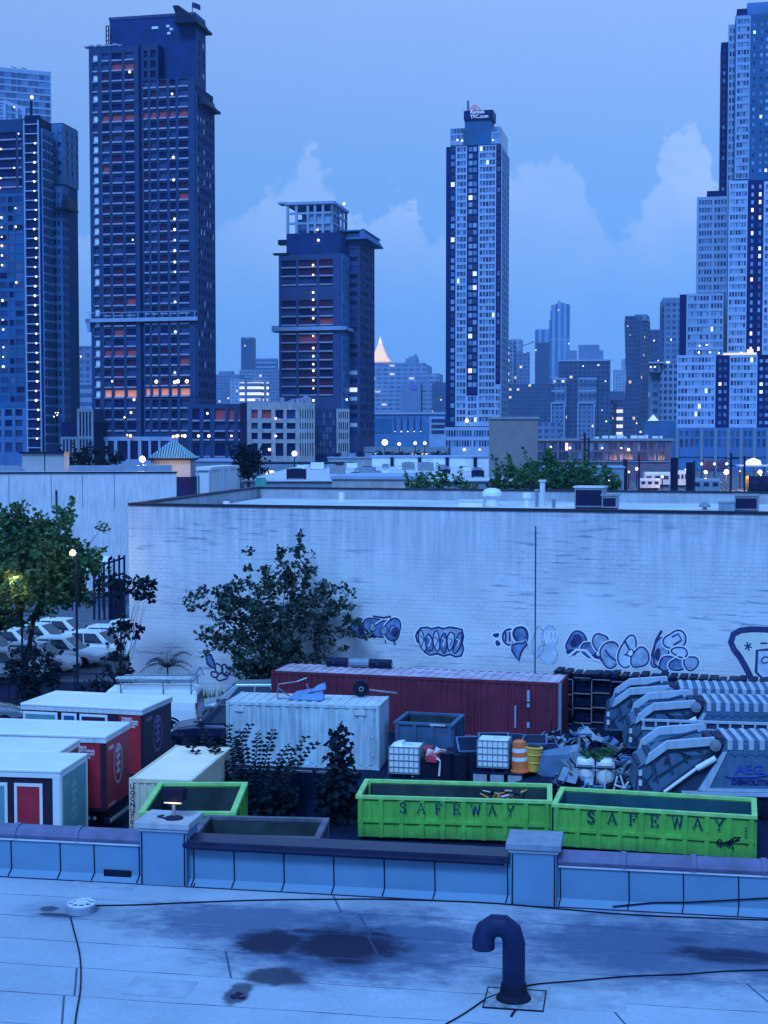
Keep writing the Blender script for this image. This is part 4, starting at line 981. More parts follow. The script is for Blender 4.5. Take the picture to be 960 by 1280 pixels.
# hedge of dark street trees below the power hall
for i, px in enumerate((462, 474, 487, 499, 512, 526, 541, 553)):
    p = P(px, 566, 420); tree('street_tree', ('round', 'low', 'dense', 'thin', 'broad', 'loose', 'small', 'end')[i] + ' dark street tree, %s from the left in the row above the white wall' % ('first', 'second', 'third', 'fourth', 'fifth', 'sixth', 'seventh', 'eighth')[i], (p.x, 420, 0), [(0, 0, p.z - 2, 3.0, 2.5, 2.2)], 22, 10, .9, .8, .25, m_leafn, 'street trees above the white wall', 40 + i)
# street clutter lamps between the towers
for px, py, D, lab in ((481, 553, 460, 'bright white flood lamp left above the row of street trees'), (519, 554, 470, 'white lamp centre above the row of street trees'), (531, 554, 470, 'white lamp right above the row of street trees'), (499, 555, 470, 'small lamp between the two brighter ones above the street trees'), (441, 570, 350, 'small lamp at the corner of the reddish tower'), (368, 567, 290, 'lamp on a post before the pale concrete building')):
    p = P(px, py, D); e = thing('street_lamp', lab, 'street lamp', (p.x, D, 0), 0, 'lamps along the street behind')
    b = MB(); b.tube([(0, 0, 0), (0, 0, p.z)], .13, 6); b.build('post', m_dark, e); r = .55 if px != 481 else 1.0
    b = MB(); b.lathe([(.05, -r), (.75 * r, -.65 * r), (r, 0), (.7 * r, .7 * r), (.05, r)], 10, (0, 0, p.z)); b.build('lamp_head', m_wlamp, e, smooth=True)
# trees behind the warehouse
for i, (px, py, D, rx, rz, lab) in enumerate(((640, 583, 140, 2.4, 3, 'lowest of the far trees, in front of the tan block'), (672, 570, 146, 2.6, 4.2, 'left full tree of the far tree cluster'), (705, 566, 144, 3.2, 4.5, 'tallest tree of the far cluster behind the warehouse'), (738, 573, 148, 2.8, 4, 'right tree of the far tree cluster by the tracks'))):
    z = ZY(py, D); tree('leafy_tree', lab, (XP(px, D), D, 0), [(0, 0, z - rz * .8, rx, rx * .8, rz * .8), (rx * .4, 0, z - rz * .9, rx * .8, rx * .7, rz * .5)], 110, 16, .55, .38, .22, m_leafm, 'trees behind the white warehouse', 60 + i, 12)
for i, (px, py, D, rx, lab) in enumerate(((520, 594, 128, 1.2, 'small bush peeking over the warehouse parapet, leftmost'), (538, 587, 130, 1.3, 'upright bush peeking over the warehouse parapet'), (560, 588, 129, 1.5, 'middle bush peeking over the warehouse parapet'), (583, 594, 128, 1.6, 'low bush peeking over the warehouse parapet, rightmost'))):
    z = ZY(py, D); tree('bush', lab, (XP(px, D), D, 0), [(0, 0, z - 2.5, rx, 1.2, 2.2)], 44, 12, .4, .3, .12, m_leafm, 'bushes over the warehouse parapet', 70 + i, 8, cat='bush')
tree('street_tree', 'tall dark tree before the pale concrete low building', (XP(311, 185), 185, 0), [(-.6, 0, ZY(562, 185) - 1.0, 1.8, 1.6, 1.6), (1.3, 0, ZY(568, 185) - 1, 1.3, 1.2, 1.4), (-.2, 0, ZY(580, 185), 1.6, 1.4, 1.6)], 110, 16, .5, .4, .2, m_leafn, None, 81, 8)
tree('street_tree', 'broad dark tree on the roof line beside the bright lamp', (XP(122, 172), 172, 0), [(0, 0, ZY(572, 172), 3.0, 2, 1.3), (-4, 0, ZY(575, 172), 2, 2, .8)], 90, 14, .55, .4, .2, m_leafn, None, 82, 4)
# green banner and fence posts beside the roof corner
p = P(319, 597, 175); e = thing('green_hoarding', 'small teal green hoarding beside the tall dark tree', 'hoarding', (p.x, 175, 0)); lbox(e, 'panel', mat('teal_hoarding', (.05, .32, .26), .6), 0, 1.3, 0, .12, p.z - 2.2, p.z); lbox(e, 'post', m_dark, .1, .25, .13, .3, 0, p.z)
for i, px in enumerate((247, 262, 277, 280, 287)):
    p = P(px, 588 - i, 128); e = thing('fence_post', 'thin pale fence post, %s from the left beside the roof corner' % ('first', 'second', 'third', 'fourth', 'fifth')[i], 'post', (p.x, 128, 0), 0, 'fence posts by the roof corner'); b = MB(); b.tube([(0, 0, 0), (0, 0, p.z)], .07, 6); b.build('shaft', m_frl, e)

# ------------------------------------------------------------------ white building on the left
T = Tower('white_building', 'long pale painted building behind the left trees with a bulky roof edge', -40, 124, -9, 'building')
uR = T.U(220.5); zt = T.Z(592)
def painted_brick(name, col, dark):
    m, t, b = newmat(name)
    tcn = t.new('ShaderNodeTexCoord').outputs['Object']; x, y, z = t.sep(tcn)
    br = t.new('ShaderNodeTexBrick'); t.l.new(t.comb(x, z, 0), br.inputs['Vector'])
    br.inputs['Scale'].default_value = 1; br.inputs['Brick Width'].default_value = .40; br.inputs['Row Height'].default_value = .20
    br.inputs['Mortar Size'].default_value = .014; br.inputs['Color1'].default_value = (1, 1, 1, 1); br.inputs['Color2'].default_value = (.93, .93, .94, 1); br.inputs['Mortar'].default_value = (.62, .64, .7, 1)
    patch = t.mr(t.noise(t.comb(t.math('MULTIPLY', x, .22), 0, t.math('MULTIPLY', z, .5)), 1, 3), .42, .62, .1, .75)
    c = t.mix(patch, (*col, 1), t.mix(1, (*col, 1), br.outputs['Color'], 'MULTIPLY'))
    big = t.noise(t.comb(t.math('MULTIPLY', x, .35), 0, t.math('MULTIPLY', z, .35)), 1, 4, .6)
    c = t.mix(1, c, t.mr(big, .3, .7, .86, 1.08), 'MULTIPLY')
    # rain streaks running down from the coping, with ragged lower ends
    st = t.noise(t.comb(t.math('MULTIPLY', x, 2.6), 0, t.math('MULTIPLY', z, .22)), 1, 5, .65)
    ln = t.noise(t.comb(t.math('MULTIPLY', x, .5), 3, 0), 1, 3)
    top = t.mr(t.math('ADD', z, t.math('MULTIPLY', ln, 4.)), 7.2, 11.4, 0, 1)
    f = t.math('MULTIPLY', t.mr(st, .36, .62, 0, 1), top)
    c = t.mix(t.math('MULTIPLY', f, .45), c, (*dark, 1))
    # horizontal worn courses
    hc = t.noise(t.comb(t.math('MULTIPLY', x, .6), 9, t.math('MULTIPLY', z, 7)), 1, 4, .6)
    hm_ = t.math('MULTIPLY', t.mr(hc, .54, .64, 0, .7), t.mr(t.noise(t.comb(t.math('MULTIPLY', x, .15), 5, t.math('MULTIPLY', z, .4)), 1, 2), .45, .6, 0, 1))
    c = t.mix(hm_, c, (*dark, 1))
    t.l.new(c, b.inputs['Base Color']); b.inputs['Roughness'].default_value = .75
    t.l.new(t.bump(br.outputs['Fac'], .35, -.02), b.inputs['Normal'])
    return m
m_wbrick = painted_brick('painted_white_brick', (.66, .68, .71), (.11, .17, .33))
m_wplain = mat('painted_wall', (.66, .66, .70), .75, var=.1, sc=.4, streak=.3)
lbox(T.e, 'wall', m_wplain, 0, uR, 0, 9, 0, zt); lbox(T.e, 'coping', m_dark, -.1, uR + .1, -.1, .5, zt + .003, zt + .12)
lbox(T.e, 'rear_parapet', m_bluegrey, 0, T.U(215, 8.5), 8.5, 8.9, zt, T.Z(582, 0, 8.5))
b = MB()
for q in (11, 64, 103, 143): b.box(T.U(q) - .03, T.U(q) + .03, -.02, -.003, zt - 3, zt - .05)
b.build('wall_joint', m_bluegrey, T.e)
lbox(T.e, 'downpipe', m_dark, T.U(70) - .06, T.U(70) + .06, -.16, -.03, T.Z(640), T.Z(613))
e = T.e
T.finish()
k_ = thing('rooftop_housing', 'boxy tan two-panel housing with dark lid on the left pale building', 'rooftop unit', (XP(28, 127), 127, ZY(592, 124) + .13)); wd = XP(80, 127) - XP(28, 127); hh = ZY(567, 127) - ZY(592, 124) - .13
b = MB(); b.prism([(0, hh), (0, .35), (.35, 0), (wd, 0), (wd, hh)], 0, 2.2); b.build('casing', mat('tan_panel', (.36, .36, .38), .7, var=.08), k_); lbox(k_, 'lid', m_dark, -.25, wd + .1, -.2, 2.4, hh, hh + .16); lbox(k_, 'panel_joint', m_dark, wd * .53, wd * .53 + .08, -.02, 0.01, 0, hh)
# hip-roofed bulkhead
D_ = 142; xa, xb = XP(186.5, D_), XP(240, D_); zz0, zz1 = 0., ZY(572.5, D_)
k_ = thing('roof_bulkhead', 'square tan bulkhead with a ribbed blue hip roof', 'building', (0, 0, 0)); lbox(k_, 'wall', mat('bulkhead_tan', (.38, .36, .35), .8, var=.1), xa + .15, xb - .15, D_, D_ + 4, ZY(600, D_), zz1); lbox(k_, 'base', m_open, xa + 1.5, xb + .1, D_ - .2, D_ + 5, 0, ZY(596, D_))
b = MB(); ze = zz1; za = ZY(549, D_); c_ = (xa + xb) / 2
b.frustum([(xa - .1, D_ - .3, ze), (xb + .1, D_ - .3, ze), (xb + .1, D_ + 4.3, ze), (xa - .1, D_ + 4.3, ze)], [(c_ - .05, D_ + 1.95, za), (c_ + .05, D_ + 1.95, za), (c_ + .05, D_ + 2.05, za), (c_ - .05, D_ + 2.05, za)])
hip = b.build('hip_roof', mat('blue_metal_roof', (.16, .32, .40), .45, var=.1), k_)
b = MB()
for i in range(17):
    f = (i + .5) / 17; x = xa + (xb - xa) * f; top = 1 - abs(2 * f - 1)
    b.tube([(x, D_ - .3, ze + .04), (x, D_ - .3 + 2.3 * top, ze + .04 + (za - ze) * top)], .035, 4)
b.build('rib', m_dark, hip); lbox(k_, 'eave', m_dark, xa - .1, xb + .1, D_ - .3, D_ + 4.3, ze - .22, ze - .003)
p = P(178, 574, 138); k_ = thing('wall_lamp', 'bright warm lamp glaring beside the hip-roofed bulkhead', 'lamp', (p.x, 138, p.z)); b = MB(); b.lathe([(.03, -.3), (.15, -.26), (.26, -.15), (.3, 0), (.26, .15), (.15, .26), (.03, .3)], 16); b.build('bulb', mat('lamp_glare', (1, .8, .5), .5, emit=((1, .72, .4), 3)), k_, smooth=True); b = MB(); b.tube([(0, 0, -.25), (.1, .4, -3)], .06, 6); b.build('bracket', m_dark, k_)
l = bpy.data.lights.new('wall_lamp_light', 'POINT'); l.energy = 1500; l.color = (1, .62, .3); l.shadow_soft_size = .3; o = bpy.data.objects.new('wall_lamp_light', l); COL.objects.link(o); o.location = (p.x, 137.4, p.z)

# ------------------------------------------------------------------ white brick warehouse
A = Vector((-13.22, 74.4, 0)); phi = math.atan2(-9.5, 30.5); cw, sw = math.cos(phi), math.sin(phi)
def wl(px, py, D=None):
    k = (px - CX) / F; s = (k * A.y - A.x) / (cw - k * sw); Y = A.y + s * sw
    return s, ZY(py, Y)
WH = thing('white_warehouse', 'large white painted brick warehouse with graffiti along its blank wall', 'building', A, phi)
def loc2(X, Y):
    dx, dy = X - A.x, Y - A.y; return dx * cw + dy * sw, -dx * sw + dy * cw
LW = 40.; bl = loc2(-9.2, 103.); zr, zp = 9.12, 9.82
fp = [(0, 0), (LW, 0), (bl[0] + LW, bl[1]), bl]
b = MB(); b.prism(fp, 0, zr, axis='z'); b.build('wall', m_wbrick, WH)
m_roof2 = mat('silver_roofing', (.52, .56, .62), .6, var=.25, sc=.25)
b = MB(); ins = [(.32, .3), (LW - .3, .3), (bl[0] + LW - .3, bl[1] - .3), (bl[0] + .32, bl[1] - .3)]; b.prism(ins, zr + .002, zr + .03, axis='z'); b.build('roof', m_roof2, WH)
def para(p, q, wd, z0, z1, nm, m, inward=1):
    d = Vector((q[0] - p[0], q[1] - p[1])).normalized(); n = Vector((-d.y, d.x)) * wd * inward
    b = MB(); b.prism([p, q, (q[0] + n.x, q[1] + n.y), (p[0] + n.x, p[1] + n.y)], z0, z1, axis='z'); return b.build(nm, m, WH)
para(fp[0], fp[1], .3, zr + .001, zp, 'parapet', m_wbrick)
para(fp[3], fp[2], .3, zr + .001, zp, 'parapet', m_conc, -1)
para((fp[0][0] + .09, fp[0][1] + .302), (fp[3][0] + .0, fp[3][1] - .302), .3, zr + .002, zp + .004, 'parapet', m_conc, -1)
m_cop = mat('dark_coping', (.03, .03, .05), .5, var=.2)
for (p, q, inw) in ((fp[0], fp[1], 1), (fp[3], fp[2], -1)):
    d = Vector((q[0] - p[0], q[1] - p[1])).normalized(); n = Vector((-d.y, d.x)) * inw
    b = MB(); b.prism([(p[0] - n.x * .06, p[1] - n.y * .06), (q[0] - n.x * .06, q[1] - n.y * .06), (q[0] + n.x * .36, q[1] + n.y * .36), (p[0] + n.x * .36, p[1] + n.y * .36)], zp + .006, zp + .13, axis='z'); b.build('coping', m_cop, WH)
p, q = fp[0], fp[3]; b = MB(); b.prism([(p[0] - .04, p[1] + .37), (q[0] - .04, q[1] - .37), (q[0] + .45, q[1] - .37), (p[0] + .45, p[1] + .37)], zp + .008, zp + .14, axis='z'); b.build('coping', m_cop, WH)
s, z = wl(670, 700); lbox(WH, 'expansion_joint', m_open2, s - .03, s + .03, -.016, -.002, 2.0, zr)
# scupper pipes on the parapets
for (px, py) in ((283, 617), (427, 612)):
    pp = P(px, py, 97 if px > 300 else 82); b = MB(); lx, ly = loc2(pp.x, pp.y); b.tube([(lx, ly, zr), (lx, ly, zr + .62)], .2, 8); b.build('vent_stub', m_white, WH)
def roofthing(px, py_base, name, label, cat, mk):
    g = G(px, py_base, zr + .03); e = thing(name, label, cat, g, phi); mk(e); return e
def cylv(r, h, m, cap=None):
    def f(e):
        b = MB(); b.lathe([(r, 0), (r, h)], 12); b.build('casing', m, e)
        if cap:
            b = MB(); b.lathe(cap, 12); b.build('cap', m, e)
    return f
roofthing(615, 632, 'roof_fan', 'squat white domed roof fan on the warehouse roof', 'roof fan', cylv(.42, .6, m_white, [(.62, .6), (.62, .78), (.5, 1.0), (.2, 1.1)]))
roofthing(590, 633, 'roof_curb', 'low white roof curb left of the squat fan', 'roof curb', lambda e: (lbox(e, 'casing', m_white, -.75, .75, -.4, .4, 0, .3), lbox(e, 'lid', m_whited, -.8, .8, -.45, .45, .303, .42)))
roofthing(659, 633, 'vent_pipe', 'dark capped vent pipe beside the roof fan', 'vent pipe', cylv(.2, .5, m_white, [(.3, .5), (.3, .8), (.1, .85)]))
roofthing(671, 634, 'vent_pipe', 'thin grey vent pipe, left one of a tall pair', 'vent pipe', cylv(.1, 1.0, m_steel, [(.16, 1.0), (.16, 1.1)]))
roofthing(678, 632, 'vent_pipe', 'tallest white flue on the warehouse roof', 'vent pipe', cylv(.17, 1.5, m_whited, [(.26, 1.5), (.26, 1.62)]))
roofthing(692, 635, 'vent_pipe', 'short grey vent pipe left of the dark air unit', 'vent pipe', cylv(.12, .55, m_steel))
def hvac(w_, d_, h_, m):
    def f(e):
        lbox(e, 'casing', m_steel, 0, w_, 0, d_, .1, h_, .03); lbox(e, 'louvre_panel', m_dark, .08, w_ - .08, -.03, -.002, .2, h_ - .12); lbox(e, 'lid', m, -.06, w_ + .06, -.06, d_ + .06, h_ + .003, h_ + .1); lbox(e, 'skid', m_dark, .05, w_ - .05, .05, d_ - .05, 0, .098)
    return f
roofthing(718, 636, 'air_unit', 'largest dark-fronted air unit on the warehouse roof', 'air unit', hvac(1.7, 1.5, 1.25, m_whited))
roofthing(752, 637, 'air_unit', 'smaller dark air unit close right of the largest one', 'air unit', hvac(.9, .9, .8, m_steel))
roofthing(786, 626, 'roof_dome', 'small white mushroom vent on the warehouse roof, middle right', 'roof vent', cylv(.15, .3, m_steel, [(.42, .3), (.42, .42), (.3, .66), (.1, .74)]))
roofthing(881, 637, 'roof_dome', 'small white mushroom vent near the right air unit', 'roof vent', cylv(.13, .15, m_steel, [(.34, .15), (.34, .25), (.2, .4), (.05, .45)]))
roofthing(918, 640, 'air_unit', 'dark-fronted air unit close to the right edge of the warehouse roof', 'air unit', hvac(1.3, 1.3, .9, m_steel))
roofthing(898, 640, 'roof_curb', 'flat grey curb left of the rightmost air unit', 'roof curb', lambda e: (lbox(e, 'casing', m_bluegrey, 0, .9, 0, .8, 0, .5), lbox(e, 'lid', m_steel, -.04, .94, -.04, .84, .503, .58)))

# ---- graffiti (paint on the wall)
m_gnavy = mat('spray_navy', (.025, .035, .14), .6, var=.6, sc=3); m_gblue = mat('spray_blue', (.12, .20, .38), .6, var=.6, sc=2.5)
m_gmid = mat('spray_mid', (.30, .38, .52), .6, var=.45, sc=2.5); m_gwhite = mat('spray_white', (.78, .80, .84), .6, var=.08); m_gpale = mat('spray_pale', (.50, .58, .70), .6, var=.2, sc=2)
m_gyel = mat('spray_pale_yellow', (.62, .68, .62), .6, var=.08)
class Graf:
    def __init__(s): s.fill = {}; s.k = 0
    def mb(s, m): return s.fill.setdefault(m.name, MB())
    def poly(s, pts, m):
        s.k += 1; y = -.004 - .0012 * s.k
        q = [wl(*p) for p in pts]; s.mb(m).add([(a, y, z) for a, z in q], [tuple(range(len(q)))])
    def line(s, pts, m, w, closed=True):
        s.k += 1; y = -.004 - .0012 * s.k
        q = [Vector(wl(*p)) for p in pts]; n = len(q); L, Rr = [], []
        for i in range(n):
            a = q[(i - 1) % n] if closed or i else q[0]; c = q[(i + 1) % n] if closed or i < n - 1 else q[-1]
            d = (c - a); d = d.normalized() if d.length > 1e-6 else Vector((1, 0)); nn = Vector((-d.y, d.x)) * w * .39
            L.append(q[i] + nn); Rr.append(q[i] - nn)
        vs_ = [(p.x, y, p.y) for p in L] + [(p.x, y, p.y) for p in Rr]
        s.mb(m).add(vs_, [(i, (i + 1) % n, n + (i + 1) % n, n + i) for i in range(n if closed else n - 1)])
    def blob(s, cx, cy, rx, ry, m, om=None, w=.09, wob=.1, rot=0., seed=0, om2=None):
        r = random.Random(seed + int(cx)); ph = [r.uniform(0, 6.28) for _ in range(3)]
        pts = []
        for i in range(28):
            a = 2 * math.pi * i / 28; k = 1 + wob * (math.sin(2 * a + ph[0]) + .6 * math.sin(3 * a + ph[1]))
            x, y_ = rx * k * math.cos(a), ry * k * math.sin(a); pts.append((cx + x * math.cos(rot) - y_ * math.sin(rot), cy + x * math.sin(rot) + y_ * math.cos(rot)))
        if om2: s.line(pts, om2, w * 2.4)
        if m: s.poly(pts, m)
        if om: s.line(pts, om, w)
        return pts
    def done(s, label):
        e = bpy.data.objects.new('graffiti', None); COL.objects.link(e); e.parent = WH; e['label'] = label
        for mn, b in s.fill.items(): b.build('paint_layer', _mats[mn], e)
g = Graf()
for i, c in enumerate(((450, 786, 11, 13), (466, 782, 11, 11), (478, 787, 11, 11), (491, 787, 11, 13))): g.blob(*c, m_gblue, m_gnavy, .1, .12, seed=i, om2=m_gwhite)
for q in ((466, 784), (480, 788), (491, 787)): g.blob(q[0], q[1], 4, 5, m_gmid, m_gnavy, .06)
for q in ((452, 788, 4, 7), (494, 790, 5, 6)): g.blob(*q, m_gnavy)
g.line([(466, 770), (480, 772), (488, 770), (489, 776)], m_gnavy, .1, False); g.line([(492, 798), (494, 806)], m_gnavy, .12, False); g.line([(482, 800), (482, 804)], m_gnavy, .08, False)
g.done('dark bubble lettering with white outline half behind the tree')
g = Graf(); pts = [(522, 790), (526, 785), (534, 784), (540, 786), (548, 784), (555, 786), (562, 784), (570, 785), (578, 787), (580, 796), (578, 803), (580, 812), (577, 820), (570, 821), (563, 818), (555, 820), (547, 817), (538, 819), (531, 815), (528, 806), (522, 802), (520, 795)]
g.line(pts, m_gwhite, .3); g.poly(pts, m_gmid); g.line(pts, m_gnavy, .13)
for i, x in enumerate((528, 537, 546, 555, 564, 573)):
    g.blob(x, 801 + (i % 2) * 3, 4.2, 12, m_gblue if i % 2 else m_gpale, m_gnavy, .09, .12, .1 * (i - 2), seed=i)
    g.line([(x - 2, 794 + i), (x + 2, 800), (x - 1, 808)], m_gwhite if i % 2 else m_gnavy, .07, False)
g.done('squarish cluster of pale blue bubble letters with navy outline')
g = Graf()
for c in ((621, 794, 4.5, 4), (623, 804, 4, 4.5)): g.blob(*c, m_gnavy, m_gwhite, .08)
g.blob(638, 796, 9, 9.5, m_gpale, m_gnavy, .13, .04, om2=m_gwhite)
for x in (633, 638, 643): g.line([(x, 790), (x, 802)], m_gnavy, .13, False)
g.blob(652, 794, 8, 11, m_gblue, m_gnavy, .16, .08, -.2, om2=m_gwhite)
pts = [(641, 806), (648, 804), (654, 804), (658, 801), (660, 806), (655, 811), (652, 817), (650, 826), (645, 820), (641, 813)]; g.line(pts, m_gwhite, .22); g.poly(pts, m_gblue); g.line(pts, m_gnavy, .13)
g.done('four dark round spots and a tail shape with a striped ball')
g = Graf()
g.blob(688, 796, 11, 12, m_gpale, m_gmid, .07); g.blob(686, 818, 12, 12, m_gpale, m_gmid, .07); g.blob(674, 803, 7, 20, None, m_gmid, .06)
for x in (684, 690, 695): g.blob(x, 795, 2.2, 7, None, m_gwhite, .06)
g.done('faded pale bubble tag right of the wall joint')
g = Graf()
for i, c in enumerate(((722, 803, 13, 13), (738, 812, 9, 10), (752, 803, 9, 12), (764, 818, 13, 15), (786, 815, 11, 19), (802, 822, 10, 14))): g.blob(*c, (m_gblue, m_gblue, m_gmid, m_gmid, m_gpale, m_gmid)[i], m_gnavy, .1, .12, .2, i, om2=m_gwhite)
g.blob(722, 801, 8, 7, m_gnavy, None, wob=.2); g.blob(716, 815, 6, 4, m_gnavy); g.blob(748, 822, 8, 3, m_gnavy, rot=.3)
g.line([(712, 820), (722, 812), (734, 813), (744, 824), (752, 826)], m_gwhite, .14, False); g.line([(758, 812), (764, 820), (772, 826)], m_gnavy, .1, False); g.line([(782, 800), (790, 814), (782, 818), (792, 820)], m_gnavy, .12, False); g.blob(790, 816, 4, 4, m_gwhite, m_gnavy, .07)
g.done('long dark blue bubble lettering in the middle of the right wall')
g = Graf()
for i, c in enumerate(((827, 815, 9, 21), (846, 800, 13, 12), (836, 829, 10, 9), (850, 830, 10, 9), (866, 829, 8, 10), (852, 815, 10, 6))): g.blob(*c, (m_gmid, m_gpale, m_gblue, m_gblue, m_gmid, m_gpale)[i], m_gnavy, .1, .14, .25 if i == 0 else 0, i, om2=m_gwhite)
g.line([(829, 788), (822, 800), (818, 815), (820, 830), (830, 838)], m_gnavy, .13, False); g.line([(842, 796), (850, 792), (854, 800), (844, 806)], m_gnavy, .1, False); g.line([(845, 822), (852, 818), (860, 823)], m_gwhite, .09, False); g.blob(824, 818, 4, 7, m_gnavy)
g.done('stacked pale bubble letters with a tall left stroke')
g = Graf(); pts = [(948, 856), (942, 848), (936, 836), (928, 822), (920, 812), (916, 803), (919, 793), (928, 788), (942, 786.5), (960, 787), (978, 790), (990, 800), (994, 820), (985, 845), (970, 856)]
g.poly(pts, m_gyel); g.line(pts, m_gnavy, .36)
for a in range(3): g.line([(937.5 + 5 * math.cos(a * 1.05 + .3), 808 + 5.5 * math.sin(a * 1.05 + .3)), (937.5 - 5 * math.cos(a * 1.05 + .3), 808 - 5.5 * math.sin(a * 1.05 + .3))], m_gnavy, .09, False)
g.line([(953, 804), (962, 804)], m_gnavy, .1, False); pts = [(949, 813), (962, 812), (972, 816), (970, 846), (956, 848), (948, 840)]; g.poly(pts, m_gpale); g.line(pts, m_gnavy, .16); g.blob(960, 825, 5, 4, None, m_gnavy, .08)
g.done('big pale yellow shape with thick navy outline and star at the right edge')
g = Graf(); pts = [(256, 820), (262, 818), (266, 826), (268, 836), (263, 834), (258, 830)]; g.poly(pts, m_gblue); g.line(pts, m_gnavy, .14)
for c in ((272, 836, 5, 6), (276, 846, 6, 5), (267, 843, 4, 4), (281, 838, 5, 7)): g.blob(*c, None, m_gnavy, .11, .15)
g.done('black scribbled tag left of the dark tree')
# ------------------------------------------------------------------ the yard
b = MB(); b.prism([(-30, 24), (30, 24), (30, 62), (-4, 78), (-30, 78)], .004, .012, axis='z')
tag(b.build('yard_paving', mat('yard_asphalt', (.006, .011, .04), .85, var=.4, sc=.4, bump=.2)), kind='structure')
b = MB(); b.prism([(-45, 78.2), (-13.6, 78.2), (-12.5, 118), (-45, 118)], .004, .012, axis='z')
tag(b.build('parking_lot', mat('lot_asphalt', (.085, .10, .14), .85, var=.25, sc=.4, bump=.15)), kind='structure')
def place(pxL, pyL, DL, pxR, DR):
    """origin and yaw of a thing whose near bottom edge runs from the left point to the right point"""
    a = Vector((XP(pxL, DL), DL)); c = Vector((XP(pxR, DR), DR)); d = c - a
    return (a.x, a.y, 0), math.atan2(d.y, d.x), d.length
# ---- shipping containers
def corr(b, x0, x1, y, z0, z1, depth, pitch, axis='x', m=0, out=-1):
    """trapezoid corrugation strips standing out of a wall"""
    n = int((x1 - x0) / pitch)
    for i in range(n):
        a = x0 + (x1 - x0) * (i + .18) / n; c = x0 + (x1 - x0) * (i + .82) / n; q = (c - a) * .18
        if axis == 'x':
            b.frustum([(a, y, z0), (c, y, z0), (c, y, z1), (a, y, z1)], [(a + q, y + out * depth, z0), (c - q, y + out * depth, z0), (c - q, y + out * depth, z1), (a + q, y + out * depth, z1)], m)
        else:
            b.frustum([(y, a, z0), (y, c, z0), (y, c, z1), (y, a, z1)], [(y + out * depth, a + q, z0), (y + out * depth, c - q, z0), (y + out * depth, c - q, z1), (y + out * depth, a + q, z1)], m)
def container(name, label, loc, rz, L, W, Hh, m, mr, pitch=.28, ribs=True):
    e = thing(name, label, 'container', loc, rz)
    b = MB(); b.box(.04, L - .04, .05, W - .05, .12, Hh - .05); corr(b, .15, L - .15, .05, .2, Hh - .16, .035, pitch); corr(b, .15, W - .15, L - .04, .2, Hh - .16, .03, pitch, 'y', 0, 1); corr(b, .15, W - .15, .04, .2, Hh - .16, .03, pitch, 'y', 0, -1)
    b.build('shell', m, e)
    b = MB()
    for x in (0, L - .13):
        for y in (0, W - .13): b.box(x, x + .13, y, y + .13, 0, Hh)
    for y in (.002, W - .102): b.box(.13, L - .13, y, y + .1, 0.02, .16); b.box(.13, L - .13, y, y + .1, Hh - .14, Hh - .02)
    for x in (.002, L - .102): b.box(x, x + .1, .13, W - .13, 0.02, .16); b.box(x, x + .1, .13, W - .13, Hh - .14, Hh - .02)
    b.build('frame', m, e)
    b = MB(); b.box(.1, L - .1, .1, W - .1, Hh - .1, Hh - .035)
    n = int(L / .42)
    for i in range(n if ribs else 0): b.box(.15 + (L - .3) * (i + .2) / n, .15 + (L - .3) * (i + .72) / n, .12, W - .12, Hh - .035, Hh - .005)
    b.build('roof', mr, e)
    return e
(o, rz, L) = place(281, 0, 57.9, 474, 56.8)
m_cont = mat('pale_container_paint', (.50, .62, .68), .5, var=.16, sc=.9, streak=.5)
c = container('shipping_container', 'pale blue-white short shipping container behind the tall weeds', o, rz, L, 2.3, 2.6, m_cont, m_whited, .4)
b = MB()
for z in (.55, 1.3, 2.05): b.box(L - .3, L - .24, -.02, .04, z, z + .1)
b.box(.35, .75, -.03, .02, 2.2, 2.42); b.box(L - 1.0, L - .55, -.03, .02, 2.2, 2.42); b.build('data_plate', m_whited, c)
C20 = (o, rz, L)
(o, rz, L) = place(338, 0, 65.8, 703, 62.4)
c = container('shipping_container', 'long maroon shipping container in front of the graffiti wall', o, rz, L, 2.45, 2.6, m_maroon, m_maroontop, .3)
b = MB()
for i, (x, z0, z1) in enumerate(((L - 1.5, 1.7, 2.2), (L - 1.5, .55, .8), (L - 2.05, .5, 1.5), (L - 1.5, 1.45, 1.62))): b.box(x, x + (.12 if i != 2 else .07), -.012, -.004, z0, z1)
b.build('code_lettering', m_frl, c); lbox(c, 'corner_post', m_bluegrey, L - .12, L + .012, -.012, .15, 0, 2.59)
C40 = (o, rz, L)
o2, rz2, _ = place(158, 0, 45.2, 240, 44.9)
c = container('storage_container', 'small beige container with vertical dark code letters', o2, math.atan2(.75, 5.1) * -1, 2.05, 5.1, 2.42, m_beige, mat('beige_roof', (.95, .80, .58), .6, var=.06, sc=.6), .24, False)
for i, ch in enumerate("UOCNU702050"): text(c, 'code_letter', ch, .2, (.03, -.004, 2.08 - i * .19), m_navy, depth=.004, bold=.006)
lbox(c, 'vent_panel', m_open, .62, 1.5, -.012, .0, .6, 1.45)
